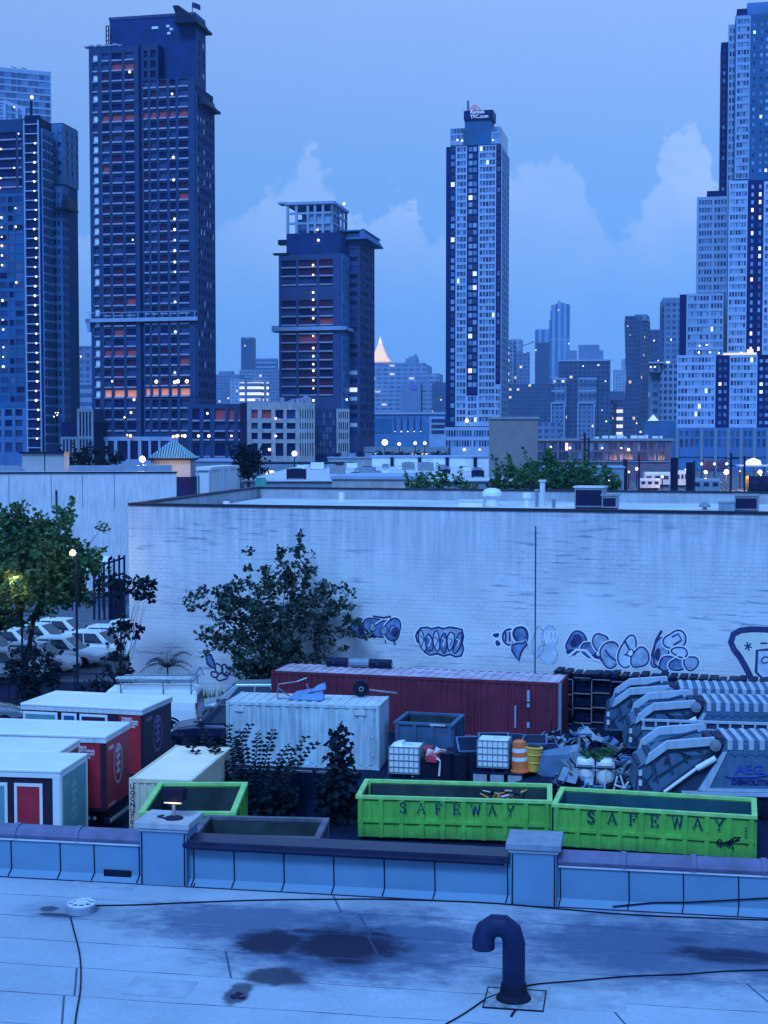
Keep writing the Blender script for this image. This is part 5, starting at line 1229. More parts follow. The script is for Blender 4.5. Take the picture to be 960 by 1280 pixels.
# things lying on the containers
def on(frame, x, y, z):
    (o, rz, L) = frame; return (o[0] + x * math.cos(rz) - y * math.sin(rz), o[1] + x * math.sin(rz) + y * math.cos(rz), z)
for i, (x, L_, lab) in enumerate(((2.6, 1.0, 'dark rolled bundle on the maroon container, left of three'), (3.7, .95, 'dark rolled bundle on the maroon container, middle of three'), (4.7, 1.05, 'dark rolled bundle on the maroon container, right of three'))):
    e = thing('rolled_bundle', lab, 'bundle', on(C40, x, 1.9, 2.6), C40[1], 'rolled bundles on the maroon container'); b = MB(); b.tube([(-L_ / 2, 0, .21), (L_ / 2, 0, .22)], .21, 10); b.build('roll', (m_dark, m_bluegrey, m_dark)[i], e)
    b = MB(); b.lathe([(.1, -.03), (.14, .0)], 10, (L_ / 2 + .03, 0, .22), axis='x'); b.tube([(-.1, -.0, .0), (-.1, -.22, .22), (-.1, 0, .44)], .02, 4); b.build('strap', m_steel, e)
e = thing('tubular_frame', 'bent white tubular frame lying on the pale container roof', 'frame', on(C20, 1.95, .75, 2.6), C20[1]); b = MB(); b.tube([(0, 0, .02), (.05, 0, .62), (.75, .3, .7), (1.15, .4, .85)], .03, 6); b.tube([(0, 0, .05), (1.2, 0, .05), (1.3, .5, .06), (1.1, .5, .6)], .03, 6); b.tube([(.05, 0, .45), (.4, .5, .05)], .03, 6); b.build('tube', m_steel, e)
e = thing('folded_tarp', 'folded blue tarp heap on the pale container roof', 'tarp', on(C20, 3.0, .95, 2.6), C20[1]); b = MB(); b.frustum([(-.6, -.3, 0), (.9, -.35, 0), (.8, .4, 0), (-.5, .35, 0)], [(-.3, -.1, .35), (.85, -.1, .55), (.7, .2, .5), (-.2, .2, .3)]); b.frustum([(.2, -.3, .3), (1.0, -.2, .45), (.9, .2, .45), (.2, .2, .3)], [(.6, -.1, .62), (.9, 0, .74), (.9, .1, .7), (.6, .1, .6)]); b.build('cloth', mat('blue_tarp', (.10, .22, .42), .5, var=.3, sc=3), e, bevel=.05)
e = thing('spare_wheel', 'dark wheel lying with an axle on the pale container roof', 'wheel', on(C20, 5.2, 1.9, 2.6), C20[1] + .3); b = MB(); b.lathe([(.2, -.1), (.31, -.09), (.34, 0), (.31, .09), (.2, .1)], 18, (0, 0, .34), axis='y'); b.build('tyre', m_black, e, smooth=False); b = MB(); b.lathe([(.2, -.08), (.06, -.11), (.06, .08)], 12, (0, 0, .34), axis='y'); b.tube([(0, 0, .34), (1.5, .1, .1)], .04, 6); b.build('rim', m_steel, e)
# ---- open-top dumpsters
def dumpster(name, label, p0, p1, W, Hh, m, ribs=9, lettering=None, low_rib=True, inner=m_greenin, cat='dumpster'):
    a, c_ = Vector(p0), Vector(p1); d = c_ - a; L = d.length; e = thing(name, label, cat, (a.x, a.y, 0), math.atan2(d.y, d.x))
    b = MB(); th = .07
    b.box(0, L, 0, th, .15, Hh - .1); b.box(0, L, W - th, W, .15, Hh - .1); b.box(0, th, th, W - th, .15, Hh - .1); b.box(L - th, L, th, W - th, .15, Hh - .1)
    b.build('wall', m, e)
    b = MB()
    b.box(th + .003, L - th - .003, th + .003, th + .02, .3, Hh - .14); b.box(th + .003, L - th - .003, W - th - .02, W - th - .003, .3, Hh - .14); b.box(th + .003, th + .02, th + .021, W - th - .021, .3, Hh - .14); b.box(L - th - .02, L - th - .003, th + .021, W - th - .021, .3, Hh - .14)
    b.box(.02, L - .02, .02, W - .02, .12, .149); b.build('inner_lining', inner, e)
    b = MB()
    for (x0, x1, y0, y1) in ((-.07, L + .07, -.07, .1), (-.07, L + .07, W - .1, W + .07), (-.07, .1, .1, W - .1), (L - .1, L + .07, .1, W - .1)): b.box(x0, x1, y0, y1, Hh - .1 + .002, Hh)
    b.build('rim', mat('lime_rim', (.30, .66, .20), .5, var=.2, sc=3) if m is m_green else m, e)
    b = MB()
    for i in range(ribs):
        x = .02 + (L - .2) * i / (ribs - 1); b.box(x, x + .15, -.06, -.002, .15, Hh - .103)
    for i in range(4):
        y = .02 + (W - .18) * i / 3; b.box(L + .002, L + .06, y, y + .14, .15, Hh - .103)
    b.build('rib', m, e)
    if low_rib:
        b = MB(); b.box(0, L, -.068, -.003, Hh * .42, Hh * .42 + .1); b.build('waist_rail', m, e)
    b = MB(); b.box(.1, .25, .3, W - .3, 0, .118); b.box(L - .25, L - .1, .3, W - .3, 0, .118); b.box(.25, L - .25, .5, .62, 0, .11); b.box(.25, L - .25, W - .62, W - .5, 0, .11); b.build('skid', m_dark, e)
    return e, L
GL = {'S': [[(.62, .78), (.5, .95), (.3, 1), (.12, .9), (.1, .72), (.3, .57), (.5, .45), (.62, .3), (.58, .1), (.36, 0), (.16, .05), (.06, .22)]],
      'A': [[(.02, 0), (.36, 1)], [(.36, 1), (.72, 0)], [(.16, .36), (.58, .36)], [(-.08, .02), (.14, .02)], [(.58, .02), (.86, .02)]],
      'F': [[(.14, 0), (.14, 1)], [(.0, .97), (.62, .97)], [(.14, .52), (.46, .52)], [(0, .02), (.28, .02)], [(.6, .97), (.62, .78)], [(.46, .6), (.46, .42)]],
      'E': [[(.14, 0), (.14, 1)], [(0, .97), (.62, .97)], [(.14, .52), (.46, .52)], [(0, .03), (.64, .03)], [(.6, .97), (.62, .78)], [(.64, .03), (.66, .22)], [(.46, .6), (.46, .42)]],
      'W': [[(.06, 1), (.26, 0)], [(.26, 0), (.46, .95)], [(.46, .95), (.68, 0)], [(.68, 0), (.88, 1)], [(-.06, .98), (.2, .98)], [(.76, .98), (1.0, .98)]],
      'Y': [[(.04, 1), (.36, .48)], [(.7, 1), (.36, .48)], [(.36, .5), (.36, 0)], [(-.06, .98), (.16, .98)], [(.58, .98), (.82, .98)], [(.22, .02), (.5, .02)]]}
def stencil(parent, s, x0, x1, z, h, y):
    n = len(s)
    for i, ch in enumerate(s):
        b = MB(); xx = x0 + (x1 - x0) * i / (n - 1) - h * .35
        for si, st in enumerate(GL[ch]):
            wd = h * (.13 if not (ch in 'AWY' and si in (0, 2)) else .08); wd = h * .07 if max(abs(p[1] - st[0][1]) for p in st) < .05 else wd
            for (p, q) in zip(st[:-1], st[1:]):
                P0, P1 = Vector((xx + p[0] * h, z + p[1] * h)), Vector((xx + q[0] * h, z + q[1] * h)); d = (P1 - P0).normalized(); nn = Vector((-d.y, d.x)) * wd / 2; P0 -= d * wd * .25; P1 += d * wd * .25
                k = y - .001 * (si + 1)
                b.add([(P0.x + nn.x, k, P0.y + nn.y), (P1.x + nn.x, k, P1.y + nn.y), (P1.x - nn.x, k, P1.y - nn.y), (P0.x - nn.x, k, P0.y - nn.y)], [(0, 1, 2, 3)])
        b.build('letter', m_letter, parent)
m_letter = mat('stencil_navy', (.012, .03, .09), .6, var=.15)
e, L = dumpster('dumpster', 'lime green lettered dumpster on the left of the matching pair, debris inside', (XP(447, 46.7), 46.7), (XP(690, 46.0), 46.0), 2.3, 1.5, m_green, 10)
lp = [(505 - 447) / (690 - 447), (640 - 447) / (690 - 447)]
stencil(e, 'SAFEWAY', L * lp[0], L * lp[1], .98, .33, -.062)
lbox(e, 'inner_post', mat('lime_rim', (.30, .66, .2)), .1, .16, 2.0, 2.1, .3, 1.42)
k_ = thing('debris_heap', 'small heap of orange and pale scrap inside the left lettered dumpster', 'debris', (XP(632, 48.1), 48.05, .6), 0); rr = random.Random(3)
b = MB()
for i in range(26):
    p = Vector((rr.gauss(0, .3), rr.gauss(0, .2), rr.uniform(.3, .72))); q = p + Vector((rr.gauss(0, .25), rr.gauss(0, .2), rr.gauss(.05, .12))); b.tube([p, q], rr.uniform(.02, .05), 4, i % 3)
b.frustum([(-.8, -.5, -.45), (.8, -.5, -.45), (.8, .4, -.45), (-.8, .4, -.45)], [(-.3, -.2, .35), (.3, -.2, .35), (.3, .2, .35), (-.3, .2, .35)], 2)
b.build('scrap', [mat('scrap_orange', (.65, .28, .10), .8), mat('scrap_pale', (.6, .48, .42), .8), m_dark], k_)
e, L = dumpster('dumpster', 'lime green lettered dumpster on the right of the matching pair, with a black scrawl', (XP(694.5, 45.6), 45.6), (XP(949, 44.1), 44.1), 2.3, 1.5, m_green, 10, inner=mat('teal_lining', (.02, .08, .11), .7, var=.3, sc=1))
stencil(e, 'SAFEWAY', L * (743 - 694.5) / 254.5, L * (905 - 694.5) / 254.5, .98, .36, -.062)
b = MB(); x0 = L * .815
for pts in ([(0, .5), (.1, .62), (.2, .5), (.12, .42), (0, .5)], [(.18, .48), (.4, .6), (.3, .38), (.5, .62)], [(.3, .5), (.55, .7), (.72, .72), (.5, .55)], [(.1, .46), (.7, .62)], [(.38, .36), (.44, .5), (.52, .34)]):
    b.tube([(x0 + p[0], -.075, .1 + p[1]) for p in pts], .025, 4)
b.build('scrawl', m_black, e)
for i, ch in enumerate("220"): text(e, 'number_mark', ch, .2, (L - .32, -.064, 1.0 - i * .2), m_letter, depth=.002)
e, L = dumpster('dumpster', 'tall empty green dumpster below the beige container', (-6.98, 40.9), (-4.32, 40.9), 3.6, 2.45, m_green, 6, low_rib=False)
e, L = dumpster('dumpster', 'low grey dumpster nearest the roof edge, mostly hidden', (-5.15, 38.3), (-1.78, 38.0), 2.0, 2.5, mat('dirty_grey_steel', (.10, .11, .15), .7, var=.4, sc=2), 6, low_rib=False)
e, L = dumpster('dumpster', 'dark blue-grey dumpster in front of the maroon container', (XP(494, 58.), 58.), (XP(566, 57.4), 57.4), 2.2, 1.75, mat('slate_steel', (.05, .11, .20), .6, var=.3, sc=1.5), 4, low_rib=False)
lbox(e, 'white_sticker', m_whited, L * .62, L * .88, -.078, -.071, 1.66, 1.74)

# ---- promotional box trailers
def boxtruck(label, nearL, nearR, W, Hh, sidem, rearm, trim, side_fn=None, rear_fn=None, zb=.85):
    a, c_ = Vector(nearL), Vector(nearR); d = c_ - a; L = d.length; e = thing('box_trailer', label, 'trailer', (a.x, a.y, 0), math.atan2(d.y, d.x), 'box trailers parked on the left')
    b = MB(); b.box(0, L - .02, .02, W - .02, zb, Hh - .16); b.build('body', sidem, e)
    b = MB(); b.box(L - .019, L, .08, W - .08, zb + .05, Hh - .2); b.build('rear_door', rearm, e)
    b = MB(); b.box(-.06, L + .04, -.04, W + .04, Hh - .1, Hh)
    b.build('roof', m_white, e, bevel=.03)
    b = MB(); b.box(-.05, L + .02, -.03, -.0, Hh - .24, Hh - .103); b.box(L - .0, L + .03, .0, W, Hh - .22, Hh - .103)
    if trim is m_white:
        for y in (0.0, W - .14): b.box(L + .001, L + .035, y, y + .14, zb, Hh - .22)
        b.box(L - .22, L - .001, -.028, .018, zb, Hh - .241)
    b.build('edge_trim', m_white if trim is m_white else m_whited, e)
    if trim is not m_white:
        b = MB()
        for i in range(6): b.box(L + .031, L + .04, W * (i + .4) / 6, W * (i + .65) / 6, Hh - .2, Hh - .14)
        b.build('marker_strip', m_whited, e)
    b = MB(); b.box(.3, L - .05, .3, W - .3, .55, zb - .003); b.box(L - .12, L + .08, .1, W - .1, .42, .6); b.build('chassis', m_dark, e)
    b = MB(); b.box(L + .081, L + .1, .15, W - .15, .45, .57); b.build('bumper', m_whited, e)
    for x in (L - .9, max(.8, L - 2.0), ):
        for y in (.05, W - .35):
            b = MB(); b.lathe([(.25, .0), (.45, .03), (.48, .12), (.45, .24), (.25, .27)], 18, (x, y, .48), axis='y'); b.build('wheel', m_black, e)
    b = MB()
    for y in (.35, .55): b.lathe([(.06, 0), (.06, .02)], 8, (L - .95 + y, -.02, .62), axis='y')
    b.build('marker_light', m_whited, e)
    if side_fn: side_fn(e, L, zb, Hh)
    if rear_fn: rear_fn(e, L, W, zb, Hh)
    return e
def emblem(e, L, W, zb, Hh, m_ring, m_in, r=.62):
    cz = (zb + Hh) / 2 + .1
    b = MB(); N = 28
    for i in range(N):
        a0, a1 = 2 * math.pi * i / N, 2 * math.pi * (i + 1) / N; f = lambda a, rr_: (L + .006, W / 2 + rr_ * math.cos(a) * .8, cz + rr_ * math.sin(a) * 1.25)
        b.add([f(a0, r), f(a1, r), f(a1, r * .86), f(a0, r * .86)], [(0, 1, 2, 3)])
    b.build('round_emblem', m_ring, e)
    b = MB()
    for dz in (-.3, -.05, .2, .42): b.box(L + .004, L + .009, W / 2 - .22, W / 2 + .22, cz + dz, cz + dz + .1)
    b.box(L + .003, L + .007, W / 2 - .06, W / 2 + .06, cz - .35, cz + .55)
    b.build('emblem_mark', m_in, e)
    b = MB(); b.box(L + .002, L + .008, W * .12, W * .32, Hh - .55, Hh - .42); b.box(L + .002, L + .008, W * .1, W * .38, zb + .1, zb + .18); b.build('small_print', m_ring, e)
SLOGAN = "THERE'S\nSOMETHING\nIN THE WAY\nWE MOVE."
def side_slogan(px_frac0, px_frac1, ht):
    def f(e, L, zb, Hh):
        x0, x1 = L * px_frac0, L * px_frac1; o = lbox(e, 'red_panel', m_red, x0, x1, -.008, .019, zb + .12, Hh - .28)
        text(o, 'slogan', SLOGAN, ht, (x0 + .1, -.012, Hh - .32 - ht * 1.1), m_white, depth=.003, bold=.004, sp=.95, sx=1.15)
    return f
def posters(lst):
    def f(e, L, zb, Hh):
        for (a, c_, m, t0, t1) in lst:
            o = lbox(e, 'poster_frame', m_white, L * a, L * c_, -.02, .019, zb + t0, Hh - t1); lbox(o, 'poster', m, L * a + .09, L * c_ - .09, -.028, -.0205, zb + t0 + .09, Hh - t1 - .09)
    return f
m_purp = mat('emblem_purple', (.16, .10, .26), .5); m_palep = mat('emblem_pale', (.55, .45, .55), .5)
def s1(e, L, zb, Hh): side_slogan(.81, .985, .10)(e, L, zb, Hh); posters([(.01, .30, m_teal, .55, .3), (.335, .46, m_teald, .55, .3), (.485, .715, m_boxdark, .55, .3)])(e, L, zb, Hh)
boxtruck('farthest box trailer with dark rear door and picture windows along its side', (XP(24, 53.2), 53.2), (XP(175.5, 52.), 52.), 2.75, 3.38, m_boxdark, m_boxdark, None, s1, lambda e, L, W, zb, Hh: emblem(e, L, W, zb, Hh, m_purp, m_purp, .55))
boxtruck('box trailer with bright red rear door and red slogan panel', (XP(-60, 47.9), 47.9), (XP(129, 47.1), 47.1), 2.4, 3.38, m_boxdark, m_red, None, side_slogan(.765, .965, .115), lambda e, L, W, zb, Hh: emblem(e, L, W, zb, Hh, m_palep, m_palep, .55))
boxtruck('box trailer squeezed between the red one and the nearest one, only its roof showing', (XP(-80, 45.2), 45.2), (XP(69, 44.75), 44.75), 2.0, 3.36, m_boxdark, m_red, m_white)
def s4(e, L, zb, Hh): posters([(.70, .885, m_red, .15, .42), (.44, .655, m_teal, .15, .42)])(e, L, zb, Hh)
boxtruck('nearest box trailer with white framed teal rear door and red poster', (XP(-120, 42.7), 42.7), (XP(71, 42.1), 42.1), 2.35, 3.38, m_boxdark, m_teal, m_white, s4, lambda e, L, W, zb, Hh: emblem(e, L, W, zb, Hh, mat('emblem_teal', (.22, .42, .47), .5), mat('emblem_teal', (.22, .42, .47)), .5))

# ---- fence, platform and junk row
(o, rz, L) = place(240, 0, 50.6, 446, 49.6); e = thing('corrugated_fence', 'dark corrugated fence below the pale container', 'fence', o, rz); b = MB(); b.box(0, L, 0, .04, 0, 1.52); corr(b, 0, L, 0, .02, 1.5, .05, .16); b.build('sheet', mat('fence_navy', (.008, .018, .06), .6, var=.3, sc=1), e); lbox(e, 'top_rail', m_steel, 0, L, -.06, .06, 1.523, 1.58)
(o, rz, L) = place(478, 0, 53.0, 792, 51.2); e = thing('flatbed_trailer', 'low dark flatbed loaded with totes, bins and barrels', 'trailer', o, rz); FB = (o, rz, L)
lbox(e, 'deck', m_dark, 0, L, 0, 3.2, .38, .5); b = MB(); b.box(.2, L - .2, .4, .6, .16, .378); b.box(.2, L - .2, 2.5, 2.7, .16, .378); b.build('beam', m_dark, e)
for x in (1, 1.9, L - 2, L - 1.1):
    b = MB(); b.lathe([(.1, 0), (.18, .02), (.2, .1), (.18, .2), (.1, .22)], 14, (x, .1, .2), axis='y'); b.build('wheel', m_black, e)
b = MB(); b.box(.1, 2.9, -.03, -.002, .4, .48); b.build('edge_strip', m_whited, e)
def fb(px, dy, z=.5):
    """a spot on the flatbed seen at this column, dy metres behind its near edge"""
    x = 0
    for _ in range(30):
        w_ = on(FB, x, dy, z); x += ((px - CX) / F * w_[1] - w_[0])
    return on(FB, x, dy, z)
m_poly = mat('tote_plastic', (.74, .79, .80), .4, var=.06, sc=2)
def tote(label, px, dy, z):
    e = thing('liquid_tote', label, 'tote', fb(px, dy, z), FB[1], 'caged liquid totes'); w_, h = 1.14, 1.0
    b = MB(); b.box(-w_ / 2, w_ / 2, 0, 1.0, .16, .16 + h); bt = b.build('bottle', m_poly, e, bevel=.06)
    b = MB()
    for i in range(7):
        x = -w_ / 2 + w_ * i / 6; b.box(x - .012, x + .012, -.035, -.01, .14, .18 + h)
    for i in range(5):
        z_ = .16 + h * i / 4; b.box(-w_ / 2 - .02, w_ / 2 + .02, -.036, -.012, z_ - .012, z_ + .012)
        b.box(w_ / 2 + .01, w_ / 2 + .03, -.03, 1.03, z_ - .012, z_ + .012)
    for i in range(6): b.box(w_ / 2 + .01, w_ / 2 + .034, i / 5 - .012, i / 5 + .012, .14, .18 + h)
    b.build('cage', m_bluegrey, e); b = MB(); b.box(-w_ / 2, w_ / 2, 0, 1, .1, .14)
    for x in (-w_ / 2, -.07, w_ / 2 - .14): b.box(x, x + .14, 0, 1, 0, .099)
    b.build('pallet', m_dark, e); b = MB(); b.lathe([(.1, 0), (.1, .05)], 12, (.1, .5, .16 + h)); b.build('cap', m_whited, e)
    return e
e = tote('white caged tote beside the pale container, leaning stack left', 505, .6, .5)
b = MB(); b.frustum([(-.4, .1, 1.16), (-.05, .1, 1.16), (-.05, .8, 1.16), (-.4, .8, 1.16)], [(-.36, .2, 1.26), (-.1, .2, 1.3), (-.1, .7, 1.3), (-.36, .7, 1.26)]); b.build('lid', m_poly, e)
tote('white caged tote on concrete blocks in the middle of the flatbed', 617, .5, 1.02 - .12)
k_ = thing('concrete_pallet', 'grey blocky pallet under the middle tote', 'pallet', fb(625, .3, .5), FB[1]); b = MB()
for i, x in enumerate((-.95, -.32, .33)): b.box(x, x + .5, 0, 1.2, 0, .36)
b.build('block', m_conc, k_); b = MB(); b.box(-.98, .86, -.02, 1.25, .363, .40); b.box(-.44, -.325, .1, 1.1, .02, .36); b.box(.19, .325, .1, 1.1, .02, .36); b.build('board', m_dark, k_)
def barrel(label, px, dy, z, r, h, m, bands, tilt=0.):
    e = thing('traffic_barrel', label, 'barrel', fb(px, dy, z), FB[1]); e.rotation_euler[1] = tilt
    b = MB(); b.lathe([(r * 1.25, 0), (r * 1.25, .06), (r * 1.08, .08), (r, h * .35), (r * .9, h * .7), (r * .8, h * .96), (r * .5, h)], 18); b.build('drum', m, e)
    for z0, z1 in bands:
        f = lambda q: r * (1.08 - .3 * q / h) + .012
        b = MB(); b.lathe([(f(z0), z0), (f(z1), z1)], 18); b.build('stripe', m_white, e)
    return e
barrel('orange traffic barrel with white stripes', 652, .8, .9, .3, 1.16, mat('faded_orange', (.80, .17, .05), .5, var=.2, sc=3), ((.42, .56), (.74, .88)), -.04)
k_ = thing('yellow_bin', 'yellow ribbed plastic barrel beside the orange one', 'barrel', fb(667, 1.0, .9), FB[1]); k_.rotation_euler[1] = .06; b = MB(); b.lathe([(.24, 0), (.26, .3), (.29, .32), (.27, .36), (.30, .6), (.33, .62), (.31, .66), (.33, .84), (.36, .88), (.30, .92)], 18); b.build('drum', m_yellow, k_); b = MB(); b.lathe([(.28, .88), (.27, .925)], 18); b.build('opening', m_dark, k_)
def bin_(label, px, dy, z, s_, rz_, tilt, m):
    e = thing('plastic_bin', label, 'bin', fb(px, dy, z), FB[1] + rz_); e.rotation_euler[0] = tilt
    b = MB(); f = lambda h, k: [(-s_ * k, -s_ * k * .8, h), (s_ * k, -s_ * k * .8, h), (s_ * k, s_ * k * .8, h), (-s_ * k, s_ * k * .8, h)]
    b.frustum(f(0, .8), f(s_ * 1.3, 1.0)); b.build('tub', m, e, bevel=.03); b = MB(); b.frustum(f(s_ * 1.303, 1.06), f(s_ * 1.42, 1.06)); b.build('rim', m, e); b = MB(); b.frustum(f(s_ * 1.4215, .95), f(s_ * 1.43, .95)); b.build('opening', m_dark, e)
m_binb = mat('bin_blue', (.08, .17, .34), .45, var=.25, sc=2); m_bing = mat('bin_grey', (.10, .18, .30), .5, var=.25, sc=2)
bin_('grey-blue bin tipped open left of the middle tote', 588, 1.5, 1.15, .5, .3, .5, m_bing)
bin_('grey bin with lid flap beside the maroon container', 598, 2.2, 1.2, .42, -.3, .7, m_binb)
bin_('blue bin heaped behind the middle tote', 618, 1.7, 1.2, .55, .2, .4, m_binb)
bin_('blue bin behind the orange barrel', 640, 2.1, 1.2, .5, -.2, .3, m_binb)
bin_('dark blue bin behind the yellow barrel', 668, 2.3, 1.15, .5, .1, .2, m_bing)
for i, (px, dy, lab) in enumerate(((560, .9, 'black drum next to the red bundle'), (577, .7, 'black drum in the middle under the tipped bin'), (591, 1.0, 'black drum touching the middle tote'))):
    e = thing('black_drum', lab, 'drum', fb(px, dy, .5), FB[1], 'black drums on the flatbed'); b = MB(); b.lathe([(.3, 0), (.3, .28), (.32, .3), (.3, .32), (.3, .62), (.32, .64), (.3, .66), (.3, .95)], 16); b.build('barrel', m_black, e); b = MB(); b.lathe([(.31, .95), (.31, .98), (.28, .96)], 16); b.build('lid', m_dark, e)
k_ = thing('timber_stack', 'dark stacked timber under the bins', 'timber', fb(590, 1.4, .5), FB[1]); b = MB()
for i in range(3):
    for j in range(5): b.box(-.2 + j * .52, .28 + j * .52, 0, 1.6, i * .21, i * .21 + .18)
b.build('beam', m_dark, k_)
k_ = thing('red_bundle', 'crumpled red and white wrapped bundle beside the left tote', 'bundle', fb(540, .8, .5), FB[1]); rr = random.Random(9); b = MB()
for i in range(9):
    c_ = Vector((rr.uniform(-.4, .4), rr.uniform(0, .5), .85 + rr.uniform(-.15, .2))); s_ = rr.uniform(.14, .26); q = [Vector((rr.gauss(0, 1), rr.gauss(0, 1), rr.gauss(0, .6))).normalized() * s_ for _ in range(8)]
    b.frustum([c_ + Vector((-s_, -s_, -s_ * .6)) + q[0] * .3, c_ + Vector((s_, -s_, -s_ * .5)) + q[1] * .3, c_ + Vector((s_, s_, -s_ * .6)) + q[2] * .3, c_ + Vector((-s_, s_, -s_ * .4)) + q[3] * .3], [c_ + Vector((-s_ * .7, -s_ * .6, s_ * .5)) + q[4] * .4, c_ + Vector((s_ * .7, -s_ * .7, s_ * .4)) + q[5] * .4, c_ + Vector((s_ * .6, s_ * .6, s_ * .5)) + q[6] * .4, c_ + Vector((-s_ * .6, s_ * .7, s_ * .6)) + q[7] * .4], i % 3 == 2)
b.build('wrap', [mat('red_wrap', (.50, .035, .07), .5, var=.3, sc=5), m_whited], k_); b = MB(); b.box(-.42, .35, 0, .55, 0, .7); b.build('crate', m_black, k_); b = MB(); b.tube([(.3, -.05, .1), (.36, -.05, .66), (.2, -.05, .75)], .05, 6); b.tube([(-.7, -.1, .04), (-.6, -.1, .5), (-.5, -.1, .55)], .07, 6); b.build('white_pipe', m_white, k_)
# more junk around the flatbed
def ground(px, D): return (XP(px, D), D, 0)
def tyre_(label, loc, r, tilt, rz_):
    e = thing('old_tyre', label, 'tyre', loc, rz_, 'old tyres in the yard'); e.rotation_euler[0] = tilt
    b = MB(); b.lathe([(r * .55, -.11), (r * .9, -.12), (r, -.06), (r, .06), (r * .9, .12), (r * .55, .11)], 18, (0, 0, 0 if abs(tilt) > 1 else r), axis='y'); b.build('tread', m_black, e); b = MB(); b.lathe([(r * .55, -.1), (r * .52, 0), (r * .55, .1)], 18, (0, 0, 0 if abs(tilt) > 1 else r), axis='y'); b.build('sidewall', m_dark, e)
for i, (px, dy, z, lab) in enumerate(((700, 2.4, .62, 'old tyre lying lowest behind the skip hopper'), (702, 2.45, .87, 'old tyre lying topmost behind the skip hopper'), (760, 2.2, .62, 'old tyre lying flat behind the twin tanks'))): tyre_(lab, fb(px, dy, z), .46, math.pi / 2, .2 * i)
tyre_('old tyre leaning upright left of the scrap lattice', ground(768, 51.2), .45, .12, .3)
tyre_('old tyre standing upright between the tanks and the racking', ground(733, 57), .5, -.1, -.2)
def scrapheap(label, loc, w_, h_, n, seed, mats):
    r = random.Random(seed); e = thing('scrap_heap', label, 'scrap heap', loc, FB[1]); b = MB(); b.frustum([(-w_, -.5, 0), (w_, -.5, 0), (w_, .9, 0), (-w_, .9, 0)], [(-w_ * .5, 0, h_ * .6), (w_ * .5, 0, h_ * .55), (w_ * .4, .5, h_ * .6), (-w_ * .5, .5, h_ * .55)]); b.build('core', m_dark, e)
    bs = [MB() for _ in mats]
    for i in range(n):
        u = r.uniform(-1, 1); p = Vector((u * w_, r.uniform(-.5, .6), h_ * (1 - abs(u) * .6) * r.uniform(.15, 1))); d = Vector((r.gauss(0, 1), r.gauss(0, .5), r.gauss(0, .45))).normalized() * r.uniform(.2, .65); k = r.randrange(len(mats))
        if i % 3: bs[k].tube([p - d, p + d], r.uniform(.02, .06), 5)
        else:
            s1, s2 = r.uniform(.12, .35), r.uniform(.1, .3); q = d.orthogonal().normalized() * s2; d2 = d.normalized() * s1; n_ = d2.cross(q).normalized() * .02
            bs[k].frustum([p - d2 - q - n_, p + d2 - q - n_, p + d2 + q - n_, p - d2 + q - n_], [p - d2 - q + n_, p + d2 - q + n_, p + d2 + q + n_, p - d2 + q + n_])
    for b, m in zip(bs, mats): b.build('scrap', m, e)
m_sc = [m_bluegrey, m_dark, m_steel, m_binb]
scrapheap('tangled scrap heap between the skip hopper and the twin tanks', fb(722, .2, .5), .55, .9, 40, 1, m_sc)
scrapheap('tall tangled scrap heap between the twin tanks and the nearest truck', ground(785, 52.0), .8, 1.7, 70, 2, m_sc)
scrapheap('wide scrap heap in front of the steel racking', ground(735, 59.), 1.5, 1.3, 90, 3, m_sc)
scrapheap('low scrap heap behind the black drums', fb(585, 2.6, .5), 1.0, 1.0, 50, 4, m_sc)
scrapheap('scrap heap at the left end of the flatbed behind the tote', fb(525, 2.4, .5), .7, .8, 40, 5, [m_red, m_dark, m_whited])
scrapheap('scrap heap in front of the maroon container end', ground(690, 58.5), 1.3, 1.2, 80, 6, m_sc)
bin_('slate blue bin half buried right of the yellow barrel', 684, 1.9, .9, .5, .5, .3, m_binb)
bin_('grey bin standing at the container end near the racking', 708, 3.0, .5, .55, -.2, 0, m_bing)
bin_('small grey bin beside the black drums', 606, 2.6, .9, .4, .2, .2, m_bing)
# tilting skip hopper
k_ = thing('skip_hopper', 'grey-blue tilting skip hopper with wavy front edge', 'hopper', fb(700, .9, .5), FB[1]); b = MB()
b.prism([(-.85, .35), (-.6, .2), (.1, .15), (.55, .35), (.85, .75), (.6, 1.15), (-.65, 1.05)], 0, 1.2, axis='y'); b.build('tub', m_bing, k_, bevel=.04); b = MB(); b.prism([(.62, .55), (.95, .8), (.68, 1.22), (.4, 1.16)], -.03, 1.23, axis='y'); b.build('lip', m_bluegrey, k_); b = MB(); b.box(-.8, .8, .1, .25, 0, .15); b.box(-.8, .8, .95, 1.1, 0, .15); b.build('fork_pocket', m_dark, k_)
k_ = thing('grey_chair_frame', 'grey seat-shaped scrap panel right of the skip hopper', 'scrap panel', fb(722, 1.5, .5), FB[1]); b = MB(); b.prism([(-.4, .5), (.35, .35), (.4, .45), (.45, 1.3), (.35, 1.32), (.25, .6), (-.4, .62)], 0, .6, axis='y'); b.build('panel', m_bing, k_); b = MB(); b.box(-.35, .35, .1, .5, 0, .34); b.build('base', m_dark, k_)
k_ = thing('pipe_pile', 'dark pile of pipes and scrap below the skip hopper', 'pipes', fb(690, .1, .5), FB[1]); b = MB(); rr = random.Random(21)
for i in range(9): b.tube([(-1.1 + rr.uniform(-.2, .2), .05 + .09 * i, .1 + .02 * (i % 2)), (1.2 + rr.uniform(-.2, .2), .05 + .09 * i, .1 + .03 * (i % 3))], rr.uniform(.06, .1), 7)
b.build('pipe', m_dark, k_)
